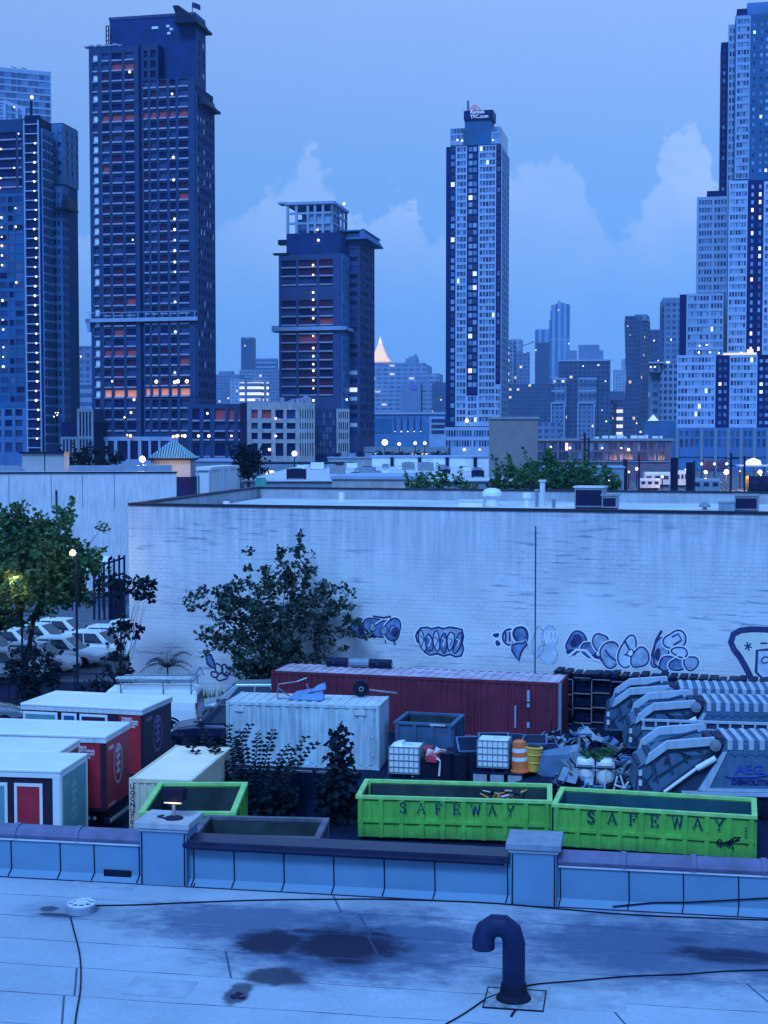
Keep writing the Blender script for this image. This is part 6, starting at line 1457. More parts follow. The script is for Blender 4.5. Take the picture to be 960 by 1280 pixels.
# white twin tanks with weeds on top
k_ = thing('twin_tank', 'pair of squat white tanks joined side by side with weeds growing on top', 'tank', fb(746, -.05, .5), FB[1] - .02)
for x in (-.36, .36):
    b = MB(); pr = []
    for i in range(13):
        a = math.pi * i / 12; pr.append((.52 * math.sin(a) * (1 if i not in (0, 12) else .3), 0))
    b.lathe([(.18, 0), (.29, .05), (.345, .3), (.35, .6), (.33, .9), (.30, 1.0), (.12, 1.03)], 18, (x, .4, .1)); b.build('tank', m_white, k_, smooth=True)
    b = MB(); b.box(x - .28, x + .28, .05, .075, .78, .92); b.build('label_plate', m_steel, k_)
b = MB(); b.box(-.75, .75, .02, .1, .80, .84); b.box(-.8, .8, .05, .8, 0, .1); b.box(-.03, .03, .0, .06, .1, .5); b.build('strap', m_dark, k_)
b = MB(); rr = random.Random(4)
for i in range(14): leaf_mesh(b, (rr.uniform(-.65, .65), rr.uniform(.2, .6), 1.2 + rr.uniform(-.1, .25)), 9, .16, .16, rr)
b.build('weeds', m_leafm, k_)
# storage rack in front of the wall
ra, za = wl(702, 846); e = thing('steel_rack', 'dark steel racking with open cells right of the maroon container', 'rack', on(((A.x, A.y), phi, 0), ra, -1.6, 0), phi); LR = 9.6; zt = 2.35
b = MB(); n = 11
for i in range(n + 1):
    x = LR * i / n
    for y in (0, 1.1): b.box(x - .03, x + .03, y - .03, y + .03, 0, zt - .12 * (i % 3 == 2))
b.build('upright', m_dark, e)
b = MB()
for k in range(4):
    z = .15 + .68 * k + .0
    for i in range(n):
        dz = .07 * ((i * 7 + k * 3) % 3 - 1) if k < 3 else .05 * ((i * 5) % 3 - 1); b.box(LR * i / n + .04, LR * (i + 1) / n - .04, -.035, -.005, z + dz, z + dz + .05)
for i in (1, 2, 4, 5): b.box(LR * i / n - .02, LR * i / n + .02, -.04, -.036, .2 + .3 * (i % 2), zt - .2)
b.build('beam', m_steel, e)
b = MB(); 
for k in range(3):
    for i in range(n): b.box(LR * i / n + .06, LR * (i + 1) / n - .06, .35, 1.08, .22 + .68 * k, .22 + .68 * k + .3 + .2 * ((i + k) % 3 == 0))
b.build('load', m_dark, e); lbox(e, 'back_sheet', m_open, 0, LR, 1.2, 1.25, 0, zt - .1)
b = MB(); rr = random.Random(8)
for i in range(22): x = LR * i / 22; b.box(x, x + LR / 24 * rr.uniform(.7, 1), -.1, 1.2, zt + .0, zt + rr.uniform(.08, .2))
b.build('top_board', m_dark, e)

# ---- rear-loader garbage trucks
m_trk = mat('truck_blue_grey', (.07, .145, .25), .45, var=.14, sc=1, streak=.2); m_trkl = mat('truck_pale', (.38, .47, .58), .5, var=.12, sc=1.5, streak=.2); m_trkd = mat('truck_dark', (.03, .045, .09), .6, var=.3, sc=2)  # darkest tone serves fittings and the shade painted into gaps
def garbage_truck(label, px, D, yaw, zoff=0., W=2.5):
    e = thing('garbage_truck', label, 'garbage truck', (XP(px, D), D, 0), yaw, 'rear-loader garbage trucks'); s_ = 1.0
    b = MB(); b.prism([(0, .9), (.15, 1.77), (.92, 2.31), (2.78, 2.58), (2.82, 2.46), (.85, .9)], .05, W - .05); b.build('hopper', m_trk, e)
    b = MB()
    for x in (.75, 1.25, 1.75, 2.25):
        zt_ = 2.31 + (x - .92) * .145 if x > .92 else 2.2; zb_ = .9 + max(0, x - .85) * .79
        b.prism([(x, zb_ + .35), (x + .07, zb_ + .38), (x - .12, zt_ - .06), (x - .19, zt_ - .08)], .0, .049)
    b.prism([(.6, 1.3), (1.9, 2.2), (1.9, 2.26), (.6, 1.38)], .005, .049)
    b.build('hopper_rib', m_trkd, e)
    for y in (-.06, W - .12):
        b = MB(); b.prism([(.34, 1.88), (.46, 2.27), (1.08, 2.74), (2.7, 2.89), (2.76, 2.6), (1.1, 2.44), (.5, 1.98)], y, y + .18); b.build('lift_arm', m_trkl, e, bevel=.02)
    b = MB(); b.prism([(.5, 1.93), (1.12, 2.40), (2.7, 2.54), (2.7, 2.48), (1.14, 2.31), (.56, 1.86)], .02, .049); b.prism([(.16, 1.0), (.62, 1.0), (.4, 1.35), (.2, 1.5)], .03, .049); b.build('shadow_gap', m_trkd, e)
    b = MB(); b.lathe([(.2, -.1), (.2, .02)], 14, (2.72, -.04, 2.62), axis='y'); b.lathe([(.1, -.14), (.1, -.1)], 10, (2.72, -.04, 2.62), axis='y'); b.build('pivot', m_steel, e)
    b = MB(); b.tube([(1.0, -.02, .95), (2.05, -.02, 1.75), (2.2, -.02, 1.86)], .06, 8); b.tube([(2.1, -.03, 1.78), (2.75, -.03, 2.16)], .11, 10); b.build('cylinder', m_white, e)
    b = MB(); pl_ = [(0, .9), (.15, 1.77), (.92, 2.31), (2.78, 2.58)]
    for p_, q_ in zip(pl_[:-1], pl_[1:]): b.tube([(p_[0], .04, p_[1]), (q_[0], .04, q_[1])], .035, 5)
    b.tube([(.85, .03, .92), (2.8, .03, 2.47)], .05, 5); b.tube([(1.5, .0, 2.36), (1.9, -.03, 2.2), (2.4, -.02, 2.3), (2.7, -.04, 2.6)], .022, 5); b.tube([(.3, .0, 1.2), (.6, -.02, 1.6), (.55, -.02, 2.0)], .02, 5); b.build('edge_seam', m_trkd, e)
    b = MB()
    for q_ in range(5): b.box(2.7 + q_ * .13, 2.78 + q_ * .13, .3, 1.9, 2.62 + .02 * (q_ % 2), 2.76)
    b.box(2.85, 3.05, .1, .5, 2.6, 2.86); b.box(2.5, 2.75, .6, 1.6, 2.6, 2.8); b.build('hinge_block', m_trkd, e)
    b = MB()
    for y_ in (.35, 1.9): b.tube([(.7, y_, 2.2), (2.4, y_, 2.72)], .06, 8)
    b.box(.1, .5, .4, 2.1, 1.75, 1.84); b.box(.45, .9, .35, 2.15, 2.06, 2.14); b.build('top_cylinder', m_trkd, e)
    b = MB(); b.prism([(.95, .9), (2.86, 2.42), (3.0, 2.42), (2.12, 1.0), (2.0, .9)], .1, W - .1); b.build('gap_shade', m_trkd, e)  # dark prism paints the shade between hopper and body
    b = MB()
    for i in range(9): x = 1.0 + i * .17; b.box(x, x + .08, .02, .099, .98 + i * .135, 1.06 + i * .135)
    b.build('ladder', m_trkl, e)
    b = MB(); Lb = 7.3
    b.prism([(2.12, 1.0), (3.0, 2.42), (3.05, 2.6), (Lb, 2.62), (Lb, 1.0)], .02, W - .02); b.build('body', m_trk, e)
    b = MB(); b.prism([(3.05, 2.603), (3.1, 2.74), (Lb, 2.76), (Lb, 2.62)], .25, W - .25); b.build('roof', m_trk, e)
    n = 11; b1, b2 = MB(), MB()
    for i in range(n):
        x = 3.15 + (Lb - 3.3) * i / n; b1.box(x, x + .17, -.03, .45, 2.46, 2.80); b1.box(x, x + .17, .45, W - .45, 2.762, 2.81); b2.box(x + .19, x + .31, -.022, .2, 2.25, 2.66)
    b2.box(3.2, Lb - .2, -.003, .015, 2.3, 2.5); b1.build('roof_rib', m_trkl, e); b2.build('side_rib', m_trk, e)
    b = MB(); b.prism([(2.16, 1.02), (3.0, 2.38), (3.14, 2.38), (2.5, 1.02)], -.02, .019); b.box(2.3, Lb, -.05, .019, 1.0, 1.1); b.build('side_frame', m_trkl, e)
    b = MB(); b.box(1.75, Lb + 2.2, .35, W - .35, .55, .89); b.build('chassis', m_dark, e); b = MB(); b.box(1.6, Lb, -.12, .3, .86, .98); b.build('side_step', m_trkl, e)
    for x in (3.4, 4.6, Lb + 1.0):
        for y in (.0, W - .3):
            b = MB(); b.lathe([(.28, 0), (.47, .03), (.5, .15), (.47, .27), (.28, .3)], 18, (x, y, .5), axis='y'); b.build('wheel', m_black, e)
    c_ = MB(); c_.prism([(Lb + .15, .6), (Lb + 2.1, .6), (Lb + 2.15, 1.5), (Lb + 1.9, 2.5), (Lb + .15, 2.55)], .05, W - .05); cb = c_.build('cab', m_trk, e, bevel=.06); b = MB(); b.prism([(Lb + 1.0, 1.55), (Lb + 2.0, 1.55), (Lb + 1.82, 2.3), (Lb + 1.0, 2.35)], .02, W - .02); b.build('cab_window', m_glass, cb)
    b = MB()
    for z in (1.15, 1.5): b.box(.12, .24, -.0, .04, z, z + .2)
    b.build('reflector', m_whited, e); b = MB(); b.box(1.02, 1.2, .03, .045, 1.98, 2.12); b.box(.98, 1.14, .03, .046, 1.9, 2.0); b.build('stain_patch', m_trkd, e)
    return e
e = garbage_truck('nearest garbage truck, with blue lettering on its side', 797, 49.5, R(-4))
m_tb = mat('lettering_blue', (.03, .07, .42), .5, var=.1); m_tn = mat('lettering_navy', (.02, .015, .16), .5, var=.1); m_tk = mat('lettering_black', (.012, .012, .02), .5)
text(e, 'lettering', "AEG", .46, (3.42, -.005, 1.62), m_tb, depth=.004, bold=.004, sx=1.1); b = MB(); b.tube([(3.1, -.012, 1.55), (3.2, -.012, 1.5), (4.1, -.012, 1.52), (4.55, -.012, 1.6), (4.3, -.012, 1.66)], .025, 5); b.build('swoosh', m_tb, e)
text(e, 'lettering', "DEMOLITION", .25, (3.3, -.005, 1.25), m_tn, depth=.004, bold=.012, sx=1.05); text(e, 'lettering', "AMERICAN\nCARTING", .24, (4.75, -.005, 1.86), m_tk, depth=.004, bold=.008)
garbage_truck('middle garbage truck behind the railed container', 785, 56.8, R(-6)); garbage_truck('farthest garbage truck beside the steel racking', 757, 60.4, R(-9))
(o, rz, L) = place(806, 0, 53.6, 1010, 52.6); e = thing('open_container', 'long blue-grey open container with railed top between the garbage trucks', 'container', o, rz)
b = MB(); b.box(0, L, 0, 1.9, .2, 2.3); b.build('body', m_trk, e); b = MB(); b.box(-.05, L, -.06, .08, 2.62, 2.70); b.box(-.05, L, -.06, .08, 2.303, 2.40)
for i in range(13): b.box(L * i / 13, L * i / 13 + .07, -.05, .07, 2.401, 2.62)
b.build('top_rail', m_trkl, e); lbox(e, 'dark_band', m_trkd, 0, L, -.0, .06, 2.41, 2.61); b = MB()  # dark band set behind the railing
for pts in ([(1.9, 1.75), (2.1, 2.15), (2.2, 1.8)], [(1.95, 1.92), (2.3, 1.98)], [(2.5, 1.8), (2.6, 2.2), (2.9, 2.1), (2.7, 1.95), (3.0, 1.85)]): b.tube([(p[0] * .75, -.012, p[1]) for p in pts], .05, 5)
b.build('scrawl', m_tb, e); b = MB(); b.box(.2, L - .2, .3, 1.6, 0, .198); b.build('skid', m_dark, e)
k_ = thing('scrap_lattice', 'small pale lattice of scrap metal left of the nearest garbage truck', 'scrap', (XP(778, 50.6), 50.6, 0), -.2); b = MB()
for p, q in (((-.4, 0, 0), (-.1, .1, 1.2)), ((.4, 0, 0), (.0, .1, 1.25)), ((-.3, 0, .4), (.35, 0, .5)), ((-.2, 0, .9), (.2, 0, .8)), ((-.4, 0, .1), (.3, .2, 1.0)), ((-.6, .2, 0), (-.5, .2, 1.4))): b.tube([p, q], .035, 5)
b.build('bar', m_whited, k_)

# ---- road vehicles
def loftbody(sec):
    """cross-sections (x, [(half-width, z)...]) lofted along x"""
    b = MB(); n = len(sec[0][1]); vs_, fs = [], []
    for x, pr in sec:
        for hw, z in pr: vs_.append((x, -hw, z))
        for hw, z in reversed(pr): vs_.append((x, hw, z))
    k = 2 * n
    for i in range(len(sec) - 1):
        for j in range(k):
            j2 = (j + 1) % k; fs.append((i * k + j, i * k + j2, (i + 1) * k + j2, (i + 1) * k + j))
    fs.append(tuple(range(k))); fs.append(tuple(reversed(range((len(sec) - 1) * k, len(sec) * k))))
    b.add(vs_, fs); return b
def wheels(e, xs, hw, r):
    for x in xs:
        for s_ in (-1, 1):
            b = MB(); y = s_ * hw; b.lathe([(r * .55, -.1), (r * .93, -.1), (r, -.04), (r, .04), (r * .93, .1), (r * .55, .1)], 20, (x, y, r), axis='y'); w_ = b.build('wheel', m_black, e)
            b = MB(); b.lathe([(.02, s_ * .085), (r * .18, s_ * .1), (r * .25, s_ * .07), (r * .56, s_ * .09), (r * .57, s_ * .04)], 12, (x, y, r), axis='y'); b.build('rim', m_whited, w_)
def car(name, label, loc, rz, L=4.6, hh=1.75, bm=m_white, van=False, group=None, cat='car'):
    """nose towards +x"""
    e = thing(name, label, cat, loc, rz, group); hw = .9; bl_ = 1.0
    low = [(hw * .88, .28), (hw, .45), (hw, .8)]
    def S(x, zt_, kw=1., z0=.28): return (x, [(hw * .86 * kw, z0), (hw * kw, .5), (hw * .99 * kw, min(.85, zt_ - .06)), (hw * .9 * kw, zt_)])
    h = L / 2
    b = loftbody([S(-h, .85, .9, .42), S(-h + .1, .98, .97), S(-h + .3, 1.0), S(0, 1.0), S(h - 1.15, 1.02), S(h - .35, .88, .98), S(h - .06, .74, .92, .34), S(h, .62, .86, .4)]); body = b.build('body', bm, e, smooth=False, bevel=.035)
    xb, xr0, xr1, xf = (-h + .08, -h + .25, h - 1.75, h - .95) if van else (-h + .25, -h + .8, h - 2.1, h - 1.15)
    g = lambda x, z, k: (x, -hw * k, z)
    a = [(xb, -hw * .93, .99), (xf, -hw * .93, .99), (xf, hw * .93, .99), (xb, hw * .93, .99)]; c_ = [(xr0, -hw * .74, hh), (xr1, -hw * .74, hh), (xr1, hw * .74, hh), (xr0, hw * .74, hh)]
    b = MB(); b.frustum(a, c_); b.build('cabin', bm, e, bevel=.05)
    def lerp(p, q, f): return tuple(p[i] + (q[i] - p[i]) * f for i in range(3))
    def quad_on(p00, p10, p11, p01, u0, u1, v0, v1, off):
        pt = lambda u, v: Vector(lerp(lerp(p00, p10, u), lerp(p01, p11, u), v)); q = [pt(u0, v0), pt(u1, v0), pt(u1, v1), pt(u0, v1)]; n_ = (q[1] - q[0]).cross(q[3] - q[0]).normalized() * off
        return [x_ + n_ for x_ in q], [x_ - n_ * .2 for x_ in q]
    def win(nm, P4, u0, u1, v0=.1, v1=.86):
        b = MB(); q, q2 = quad_on(*P4, u0, u1, v0, v1, .012); b.frustum(q2, q); b.build(nm, m_glass, e)
    nearS = (a[0], a[1], c_[1], c_[0]); farS = (a[2], a[3], c_[3], c_[2]); front = (a[1], a[2], c_[2], c_[1]); rear = (a[3], a[0], c_[0], c_[3])
    if van: win('side_window', nearS, .68, .93); win('side_window', farS, .07, .32)
    else:
        for u0, u1 in ((.1, .44), (.47, .86)): win('side_window', nearS, u0, u1); win('side_window', farS, 1 - u1, 1 - u0)
    win('windscreen', front, .06, .94, .06, .92)
    if not van: win('rear_window', rear, .1, .9, .2, .85)
    wheels(e, (-h + .85, h - .85), hw - .06, .34)
    for s_ in (-1, 1):
        b = MB(); b.box(h - .16, h - .02, s_ * .62 - .16, s_ * .62 + .16, .62, .74); b.build('headlight', m_poly, e, bevel=.02)
        b = MB(); b.box(xf - .25, xf - .1, s_ * .98 - .08, s_ * .98 + .08, 1.02, 1.18); b.build('mirror', m_dark, e)
    b = MB(); b.box(h - .06, h + .012, -.45, .45, .42, .56); b.build('grille', m_dark, e)
    return e
ords = ('nearest', 'second', 'third', 'fourth', 'fifth', 'sixth', 'seventh', 'eighth')
v0 = car('parked_van', 'nearest white van in the row of parked vans, half hidden by the dark shrub', (-20.6, 78.9, 0), R(-13), 4.6, 1.72, m_white, False, 'white vans in the parking lot', 'van')
for i in range(1, 8):
    y = 78.9 + 2.6 * i; v = copy_tree(v0); v.location = (-20.6 + .95 * i + (.5 if i == 3 else 0), y, 0); v.rotation_euler[2] = R(-13 + (i * 37 % 5) - 2); v['label'] = '%s white van back from the street end in the row of parked vans' % ords[i]
for i in range(7):
    x, y = -26.3 + .95 * i, 77.2 + 2.6 * i
    v = copy_tree(v0); v.location = (x, y, 0); v['label'] = '%s white van of the second row, deeper under the big left tree' % ords[i]; v['group'] = 'white vans under the big tree'
car('parked_car', 'silver car at the left edge behind the box trailers', (-19.0, 65.5, 0), R(20), 4.6, 1.5, mat('silver_car', (.24, .30, .36), .3, .4, var=.05))
car('parked_suv', 'dark navy sport utility car tucked behind the pale container', (-6.7, 62.0, 0), R(183), 5.0, 1.85, mat('navy_car', (.012, .018, .06), .25, .2, var=.1), cat='suv')
car('parked_suv', 'silver-blue sport utility car between the work van and the dark tree', (-6.7, 67.2, 0), R(180), 4.6, 1.85, mat('pale_blue_car', (.30, .38, .46), .3, .3, var=.05), cat='suv')
# work van with ladder rack
e = thing('work_van', 'white work van with ladder rack and small side lettering', 'van', (-11.1, 64.6, 0), R(178)); L = 5.6; hw = 1.0; h = L / 2
def S2(x, zt_, z0=.4, kw=1.): return (x, [(hw * .9 * kw, z0), (hw * kw, .6), (hw * kw, 1.15), (hw * .97 * kw, min(zt_, 1.5)), (hw * .84 * kw, zt_ - .08), (hw * .72 * kw, zt_)])
b = loftbody([S2(-h, 1.9, .5, .97), S2(-h + .08, 2.02), S2(-h + .4, 2.08), S2(h - 2.0, 2.08), S2(h - 1.6, 2.02), S2(h - .95, 1.32), S2(h - .2, 1.18, .4, .97), S2(h, .95, .45, .9)]); b.build('body', m_white, e)
b = MB(); b.frustum([(h - 2.35, hw * .985, 1.38), (h - 1.35, hw * .985, 1.38), (h - 1.75, hw * .9, 1.9), (h - 2.3, hw * .9, 1.9)], [(h - 2.35, hw * 1.01, 1.38), (h - 1.35, hw * 1.01, 1.38), (h - 1.75, hw * .92, 1.9), (h - 2.3, hw * .92, 1.9)]); b.build('side_window', m_glass, e)
b = MB(); b.box(-h - .02, -h + .005, -.75, .75, 1.3, 1.8); b.build('rear_window', m_glass, e); b = MB(); b.box(-h - .1, -h, -.95, .95, .42, .62); b.build('bumper', m_dark, e)
wheels(e, (-h + 1.15, h - 1.0), hw - .08, .38); b = MB(); N = 14
for i in range(N):
    a0, a1 = math.pi * i / N, math.pi * (i + 1) / N; q = lambda a, r: (-h + 1.15 + r * math.cos(a), hw + .012, .38 + r * math.sin(a)); b.add([q(a0, .41), q(a1, .41), q(a1, .5), q(a0, .5)], [(0, 1, 2, 3)])
b.build('wheel_arch', m_dark, e)
for yy in (-.2, .2): pass
for x in (-h + .35, -h + .25): 
    b = MB(); b.box(-h - .015, -h + .06, .86 if x > -h + .3 else -.98, .98 if x > -h + .3 else -.86, 1.0, 1.5); b.build('tail_light', m_red, e)
tx = text(e, 'side_lettering', "POSTON & MARKETING", .17, (.55, hw * 1.003, 1.56), m_gblue, rot=(math.pi / 2, 0, math.pi), depth=.004, bold=.004)
b = MB()
for x in (-h + .25, -h + 1.5, h - 2.2): b.tube([(x, -.9, 1.9), (x, -.9, 2.42), (x, .9, 2.42), (x, .9, 1.9)], .03, 5)
for y in (-.9, -.45, 0, .45, .9): b.tube([(-h + .1, y, 2.44), (h - 2.0, y, 2.44)], .03, 5)
b.tube([(-h + .1, .95, 2.3), (h - 2.0, .95, 2.3)], .025, 5); b.tube([(-h - .05, -.9, 2.42), (-h + .15, -.9, 2.85), (-h + .35, -.9, 2.42)], .03, 5); b.tube([(-h - .05, .9, 2.42), (-h + .1, .9, 2.75), (-h + .35, .9, 2.42)], .03, 5); b.tube([(-h + .12, -.9, 2.8), (-h + .12, .9, 2.72)], .03, 5)
b.build('ladder_rack', m_steel, e)
k_ = thing('ladder', 'aluminium ladder tied on the work van rack', 'ladder', (-11.1, 64.6, 2.49), R(178)); b = MB()
for y in (.3, .62): b.box(-h + .2, h - 1.9, y - .03, y + .03, 0, .08)
for i in range(11): b.box(-h + .4 + i * .3, -h + .44 + i * .3, .33, .59, .02, .06)
b.build('rails', m_whited, k_)
# lot fence
e = thing('chain_link_fence', 'thin chain link fence between the yard and the parked vans', 'fence', (-21, 71.5, 0), R(2)); b = MB()
for i in range(8): b = MB(); b.tube([(i * 1.1, 0, 0), (i * 1.1, 0, 1.5)], .035, 6); b.build('post', m_dark, e)
b = MB(); b.tube([(0, 0, 1.5), (7.7, 0, 1.5)], .03, 5); b.tube([(0, 0, .1), (7.7, 0, .1)], .02, 4)
for i in range(40):
    b.tube([(i * .19, .0, .1), (min(7.7, i * .19 + .7), .0, 1.5)], .006, 3); b.tube([(i * .19, .01, 1.5), (min(7.7, i * .19 + .7), .01, .1)], .006, 3)
b.build('mesh_wire', m_dark, e)
# dark gate frame by the lot entrance
pa, pb = P(117, 707, 106), P(155, 694, 106); e = thing('gate_frame', 'dark slatted gate frame rising beside the warehouse corner', 'gate', (pa.x, 106, 0)); Lg = pb.x - pa.x; b = MB(); n = 7
for i in range(n): x = Lg * i / (n - 1); zt = pa.z + (pb.z - pa.z) * i / (n - 1); b.box(x - .07, x + .07, 0, .14, 0, zt + .15 * (i % 2))
b.build('post', m_dark, e); b = MB()
for f in (.96, .72, .62, .4): b.prism([(0, pa.z * f - .08), (Lg, pb.z * f - .08), (Lg, pb.z * f + .08), (0, pa.z * f + .08)], .03, .11)
b.build('rail', m_dark, e); lbox(e, 'panel', m_dark, Lg * .5, Lg, .15, .2, 0, pb.z * .62)
e = thing('canopy_roof', 'pale sloped sheet standing in for lit ground behind the left trees', 'canopy', (P(88, 712, 112).x, 112, 0)); zz = ZY(716, 112); b = MB(); b.frustum([(0, 0, zz), (2.6, 0, zz), (2.6, 4, zz + .9), (0, 4, zz + .9)], [(0, 0, zz + .1), (2.6, 0, zz + .1), (2.6, 4, zz + 1.0), (0, 4, zz + 1.0)]); b.build('roof', m_white, e); b = MB()  # white sheet on posts added in place of brightly lit ground
for x in (.1, 2.5): b.tube([(x, .1, 0), (x, .1, zz)], .06, 6)
b.build('post', m_dark, e)
for i, (px, py, D, en, lab) in enumerate(((91, 691, 74.0, 160, 'street lamp glowing at the right edge of the big left tree'), (22, 724, 76.2, 300, 'street lamp buried in the leaves of the big left tree'))):
    p = P(px, py, D); e = thing('street_lamp', lab, 'street lamp', (p.x, D, 0), 0, 'street lamps in the left trees'); b = MB(); b.tube([(0, .8, 0), (0, .8, p.z + .3), (0, .1, p.z + .35)], .06, 7); b.build('post', m_dark, e); b = MB(); b.lathe([(.03, -.16), (.13, -.11), (.17, 0), (.12, .12), (.03, .16)], 12, (0, 0, p.z)); b.build('lamp_head', _mats['lamp_glare'], e, smooth=True)
    l = bpy.data.lights.new('street_lamp_light', 'POINT'); l.energy = en; l.color = (1, .72, .34); l.shadow_soft_size = .25; o = bpy.data.objects.new('street_lamp_light', l); COL.objects.link(o); o.location = (p.x, D - .5, p.z)

# ---- trees and plants of the yard
tree('broadleaf_tree', 'dark loose-crowned tree standing before the white warehouse wall', (-5.75, 69.3, 0), [(a * 1.08, b_ * .8, 13 - (13 - c_) * 1.08, r1 * 1.08, r2 * .8, r3 * 1.08) for a, b_, c_, r1, r2, r3 in [(.7, 0, 4.9, 3.1, 2.3, 2.5), (.3, 0, 2.9, 2.1, 1.7, 1.1), (1.5, 0, 8.2, .6, .5, 1.6), (1.1, 0, 7.0, 1.5, .9, 1.2), (-.3, .2, 7.5, .6, .6, 1.3), (-1.3, -.2, 7.2, .65, .6, 1.1), (-2.2, 0, 6.0, 1.5, 1.0, .8), (-3.1, 0, 6.4, .45, .35, .6), (2.9, 0, 7.7, .4, .35, 1.1), (3.6, .1, 6.3, .75, .6, 1.3), (3.9, 0, 4.6, 1.0, .8, .9), (-1.8, 0, 4.3, 1.5, 1.0, 1.2), (2.4, .2, 5.8, 1.2, .9, 1.1)]], 340, 22, .33, .23, .16, m_leaf, None, 7, 12, shell=.15)
tree('broadleaf_tree', 'huge green tree filling the left edge, lit from inside by a lamp', (-21.0, 76.5, 0), [(-.6, 0, 7.2, 3.4, 2.6, 2.4), (.4, 0, 5.0, 3.6, 2.6, 1.9), (2.2, 0, 6.8, 2.2, 2.0, 2.4), (3.0, 0, 5.4, 1.6, 1.6, 1.3), (1.6, 0, 8.8, .7, .7, 1.2), (3.0, 0, 8.6, .6, .6, 1.3), (.2, 0, 9.2, .6, .6, 1.0), (-1.4, 0, 9.2, .6, .6, .9), (-1.0, -.2, 3.9, 2.4, 1.4, 1.1)], 700, 26, .42, .25, .22, m_leafg, None, 17, 40, shell=.2)
tree('broadleaf_tree', 'smaller green tree against the left pale building, right of the huge one', (-19.6, 77.4, 0), [(1.7, 0, 7.2, 1.5, 1.4, 2.1), (3.1, 0, 6.6, 1.3, 1.2, 1.2), (4.1, 0, 7.0, .4, .4, 1.0), (1.7, 0, 5.5, 1.8, 1.6, 1.2), (2.9, 0, 5.0, 1.2, 1.0, .7), (2.3, 0, 9.1, .4, .4, .8), (4.4, 0, 8.3, .25, .25, .6)], 260, 24, .36, .22, .14, m_leafm, None, 27, 20, shell=.2)
tree('shrub', 'dark shrub in front of the nearest parked vans', (XP(42, 72), 72, 0), [(-.1, 0, 1.5, 1.4, .9, 1.5)], 80, 14, .3, .2, .07, m_leafn, None, 31, 14, cat='shrub')
tree('shrub', 'low dark shrub at the foot of the chain link fence', (XP(115, 70), 70.3, 0), [(0, 0, .7, 1.3, .6, .7)], 45, 14, .26, .17, .05, m_leafn, None, 32, 6, cat='shrub')
def frondplant(name, label, loc, H0, nf, fl, seed, m=m_leafn, cat='plant', tiers=1, lw=.16):
    r = random.Random(seed); e = thing(name, label, cat, loc); st, lf = MB(), MB()
    st.tube([(0, 0, 0), (.05, .02, H0 * .5), (0, 0, H0)], [.07, .055, .03], 6)
    for t_ in range(tiers):
        zb = H0 * (1 - .22 * t_) if tiers > 1 else H0
        for i in range(nf):
            a = 2 * math.pi * (i + r.random() * .5) / nf; L = fl * r.uniform(.75, 1.1); pts = []; up = r.uniform(.35, 1.7)
            for k in range(7):
                f = k / 6; pts.append(Vector((math.cos(a) * L * f, math.sin(a) * L * f, zb + L * (up * f - (.45 + .45 * up) * f * f))))
            st.tube(pts, [.018 * (1 - .8 * k / 6) for k in range(7)], 4)
            for k in range(1, 7):
                for s_ in (-1, 1):
                    for j in (0, .5):
                        p = pts[k].lerp(pts[k - 1], j); dr = Vector((-math.sin(a) * s_, math.cos(a) * s_, -.45)).normalized(); ax = Vector((math.cos(a), math.sin(a), 0)); ll = lw * 2 * (1 - .35 * k / 6) * r.uniform(.8, 1.2)
                        lf.add([p, p + dr * ll * .5 + ax * ll * .2, p + dr * ll, p + dr * ll * .5 - ax * ll * .12], [(0, 1, 2, 3)])
    st.build('stem', m_bark, e); lf.build('fronds', m, e); return e
frondplant('sumac_plant', 'palm-like sumac plant against the blank white wall', (-10.75, 71.0, 0), 2.0, 13, 1.25, 3, m_leafn, 'plant', 1, .15)
tree('sumac_plant', 'tall thin sumac with ragged drooping layers at the warehouse corner', (XP(149, 70.5), 70.5, 0), [(.1, 0, 6.1, 1.5, .8, .32), (-.9, 0, 5.5, .8, .6, .3), (.9, 0, 5.6, .7, .5, .25), (.2, 0, 3.9, .8, .6, .3), (-.2, 0, 2.9, .6, .5, .4), (.1, 0, 1.6, .5, .4, .6)], 60, 11, .28, .26, .06, m_leafn, None, 5, 4, cat='plant')
def stalks(name, label, loc, n, hmin, hmax, spread, seed, m=m_leafn, lean=.35, base=True):
    r = random.Random(seed); e = thing(name, label, 'plant', loc); st, lf = MB(), MB()
    for i in range(n):
        x0 = spread * ((i + .5) / n - .5) * .5; h = r.uniform(hmin, hmax); dx = spread * ((i + .5) / n - .5) * lean + r.uniform(-.15, .15); dy = r.uniform(-.2, .2)
        pts = [Vector((x0 + dx * f * f, dy * f, h * f)) for f in (0, .25, .5, .75, 1)]; st.tube(pts, [.022, .02, .016, .012, .006], 5)
        k = 0; N = int(h * 14)
        for j in range(int(N * .25), N):
            f = j / N; p = pts[min(3, int(f * 4))].lerp(pts[min(4, int(f * 4) + 1)], f * 4 - int(f * 4)); a = j * 1.57 + r.uniform(-.3, .3); L = .38 * (1.1 - .6 * f) * r.uniform(.7, 1.25)
            for s_ in (0, math.pi):
                d = Vector((math.cos(a + s_), math.sin(a + s_) * .8, .35)).normalized(); q = d.orthogonal().normalized() * L * .3; lf.add([p, p + d * L * .5 + q, p + d * L - Vector((0, 0, L * .15)), p + d * L * .5 - q], [(0, 1, 2, 3)])
    if base:
        for i in range(int(spread * 26)): leaf_mesh(lf, (r.uniform(-spread * .48, spread * .42), r.uniform(-.5, .3), r.uniform(.1, 1.35) * r.uniform(.5, 1)), 16, .3, .2, r)
    st.build('stem', m_bark, e); lf.build('leaves', m, e); return e
stalks('tall_weed', 'cluster of tall spiky weeds before the pale container', (XP(312, 49.0), 49.0, 0), 10, 2.7, 3.8, 3.6, 41, m_leafn, 1.0)
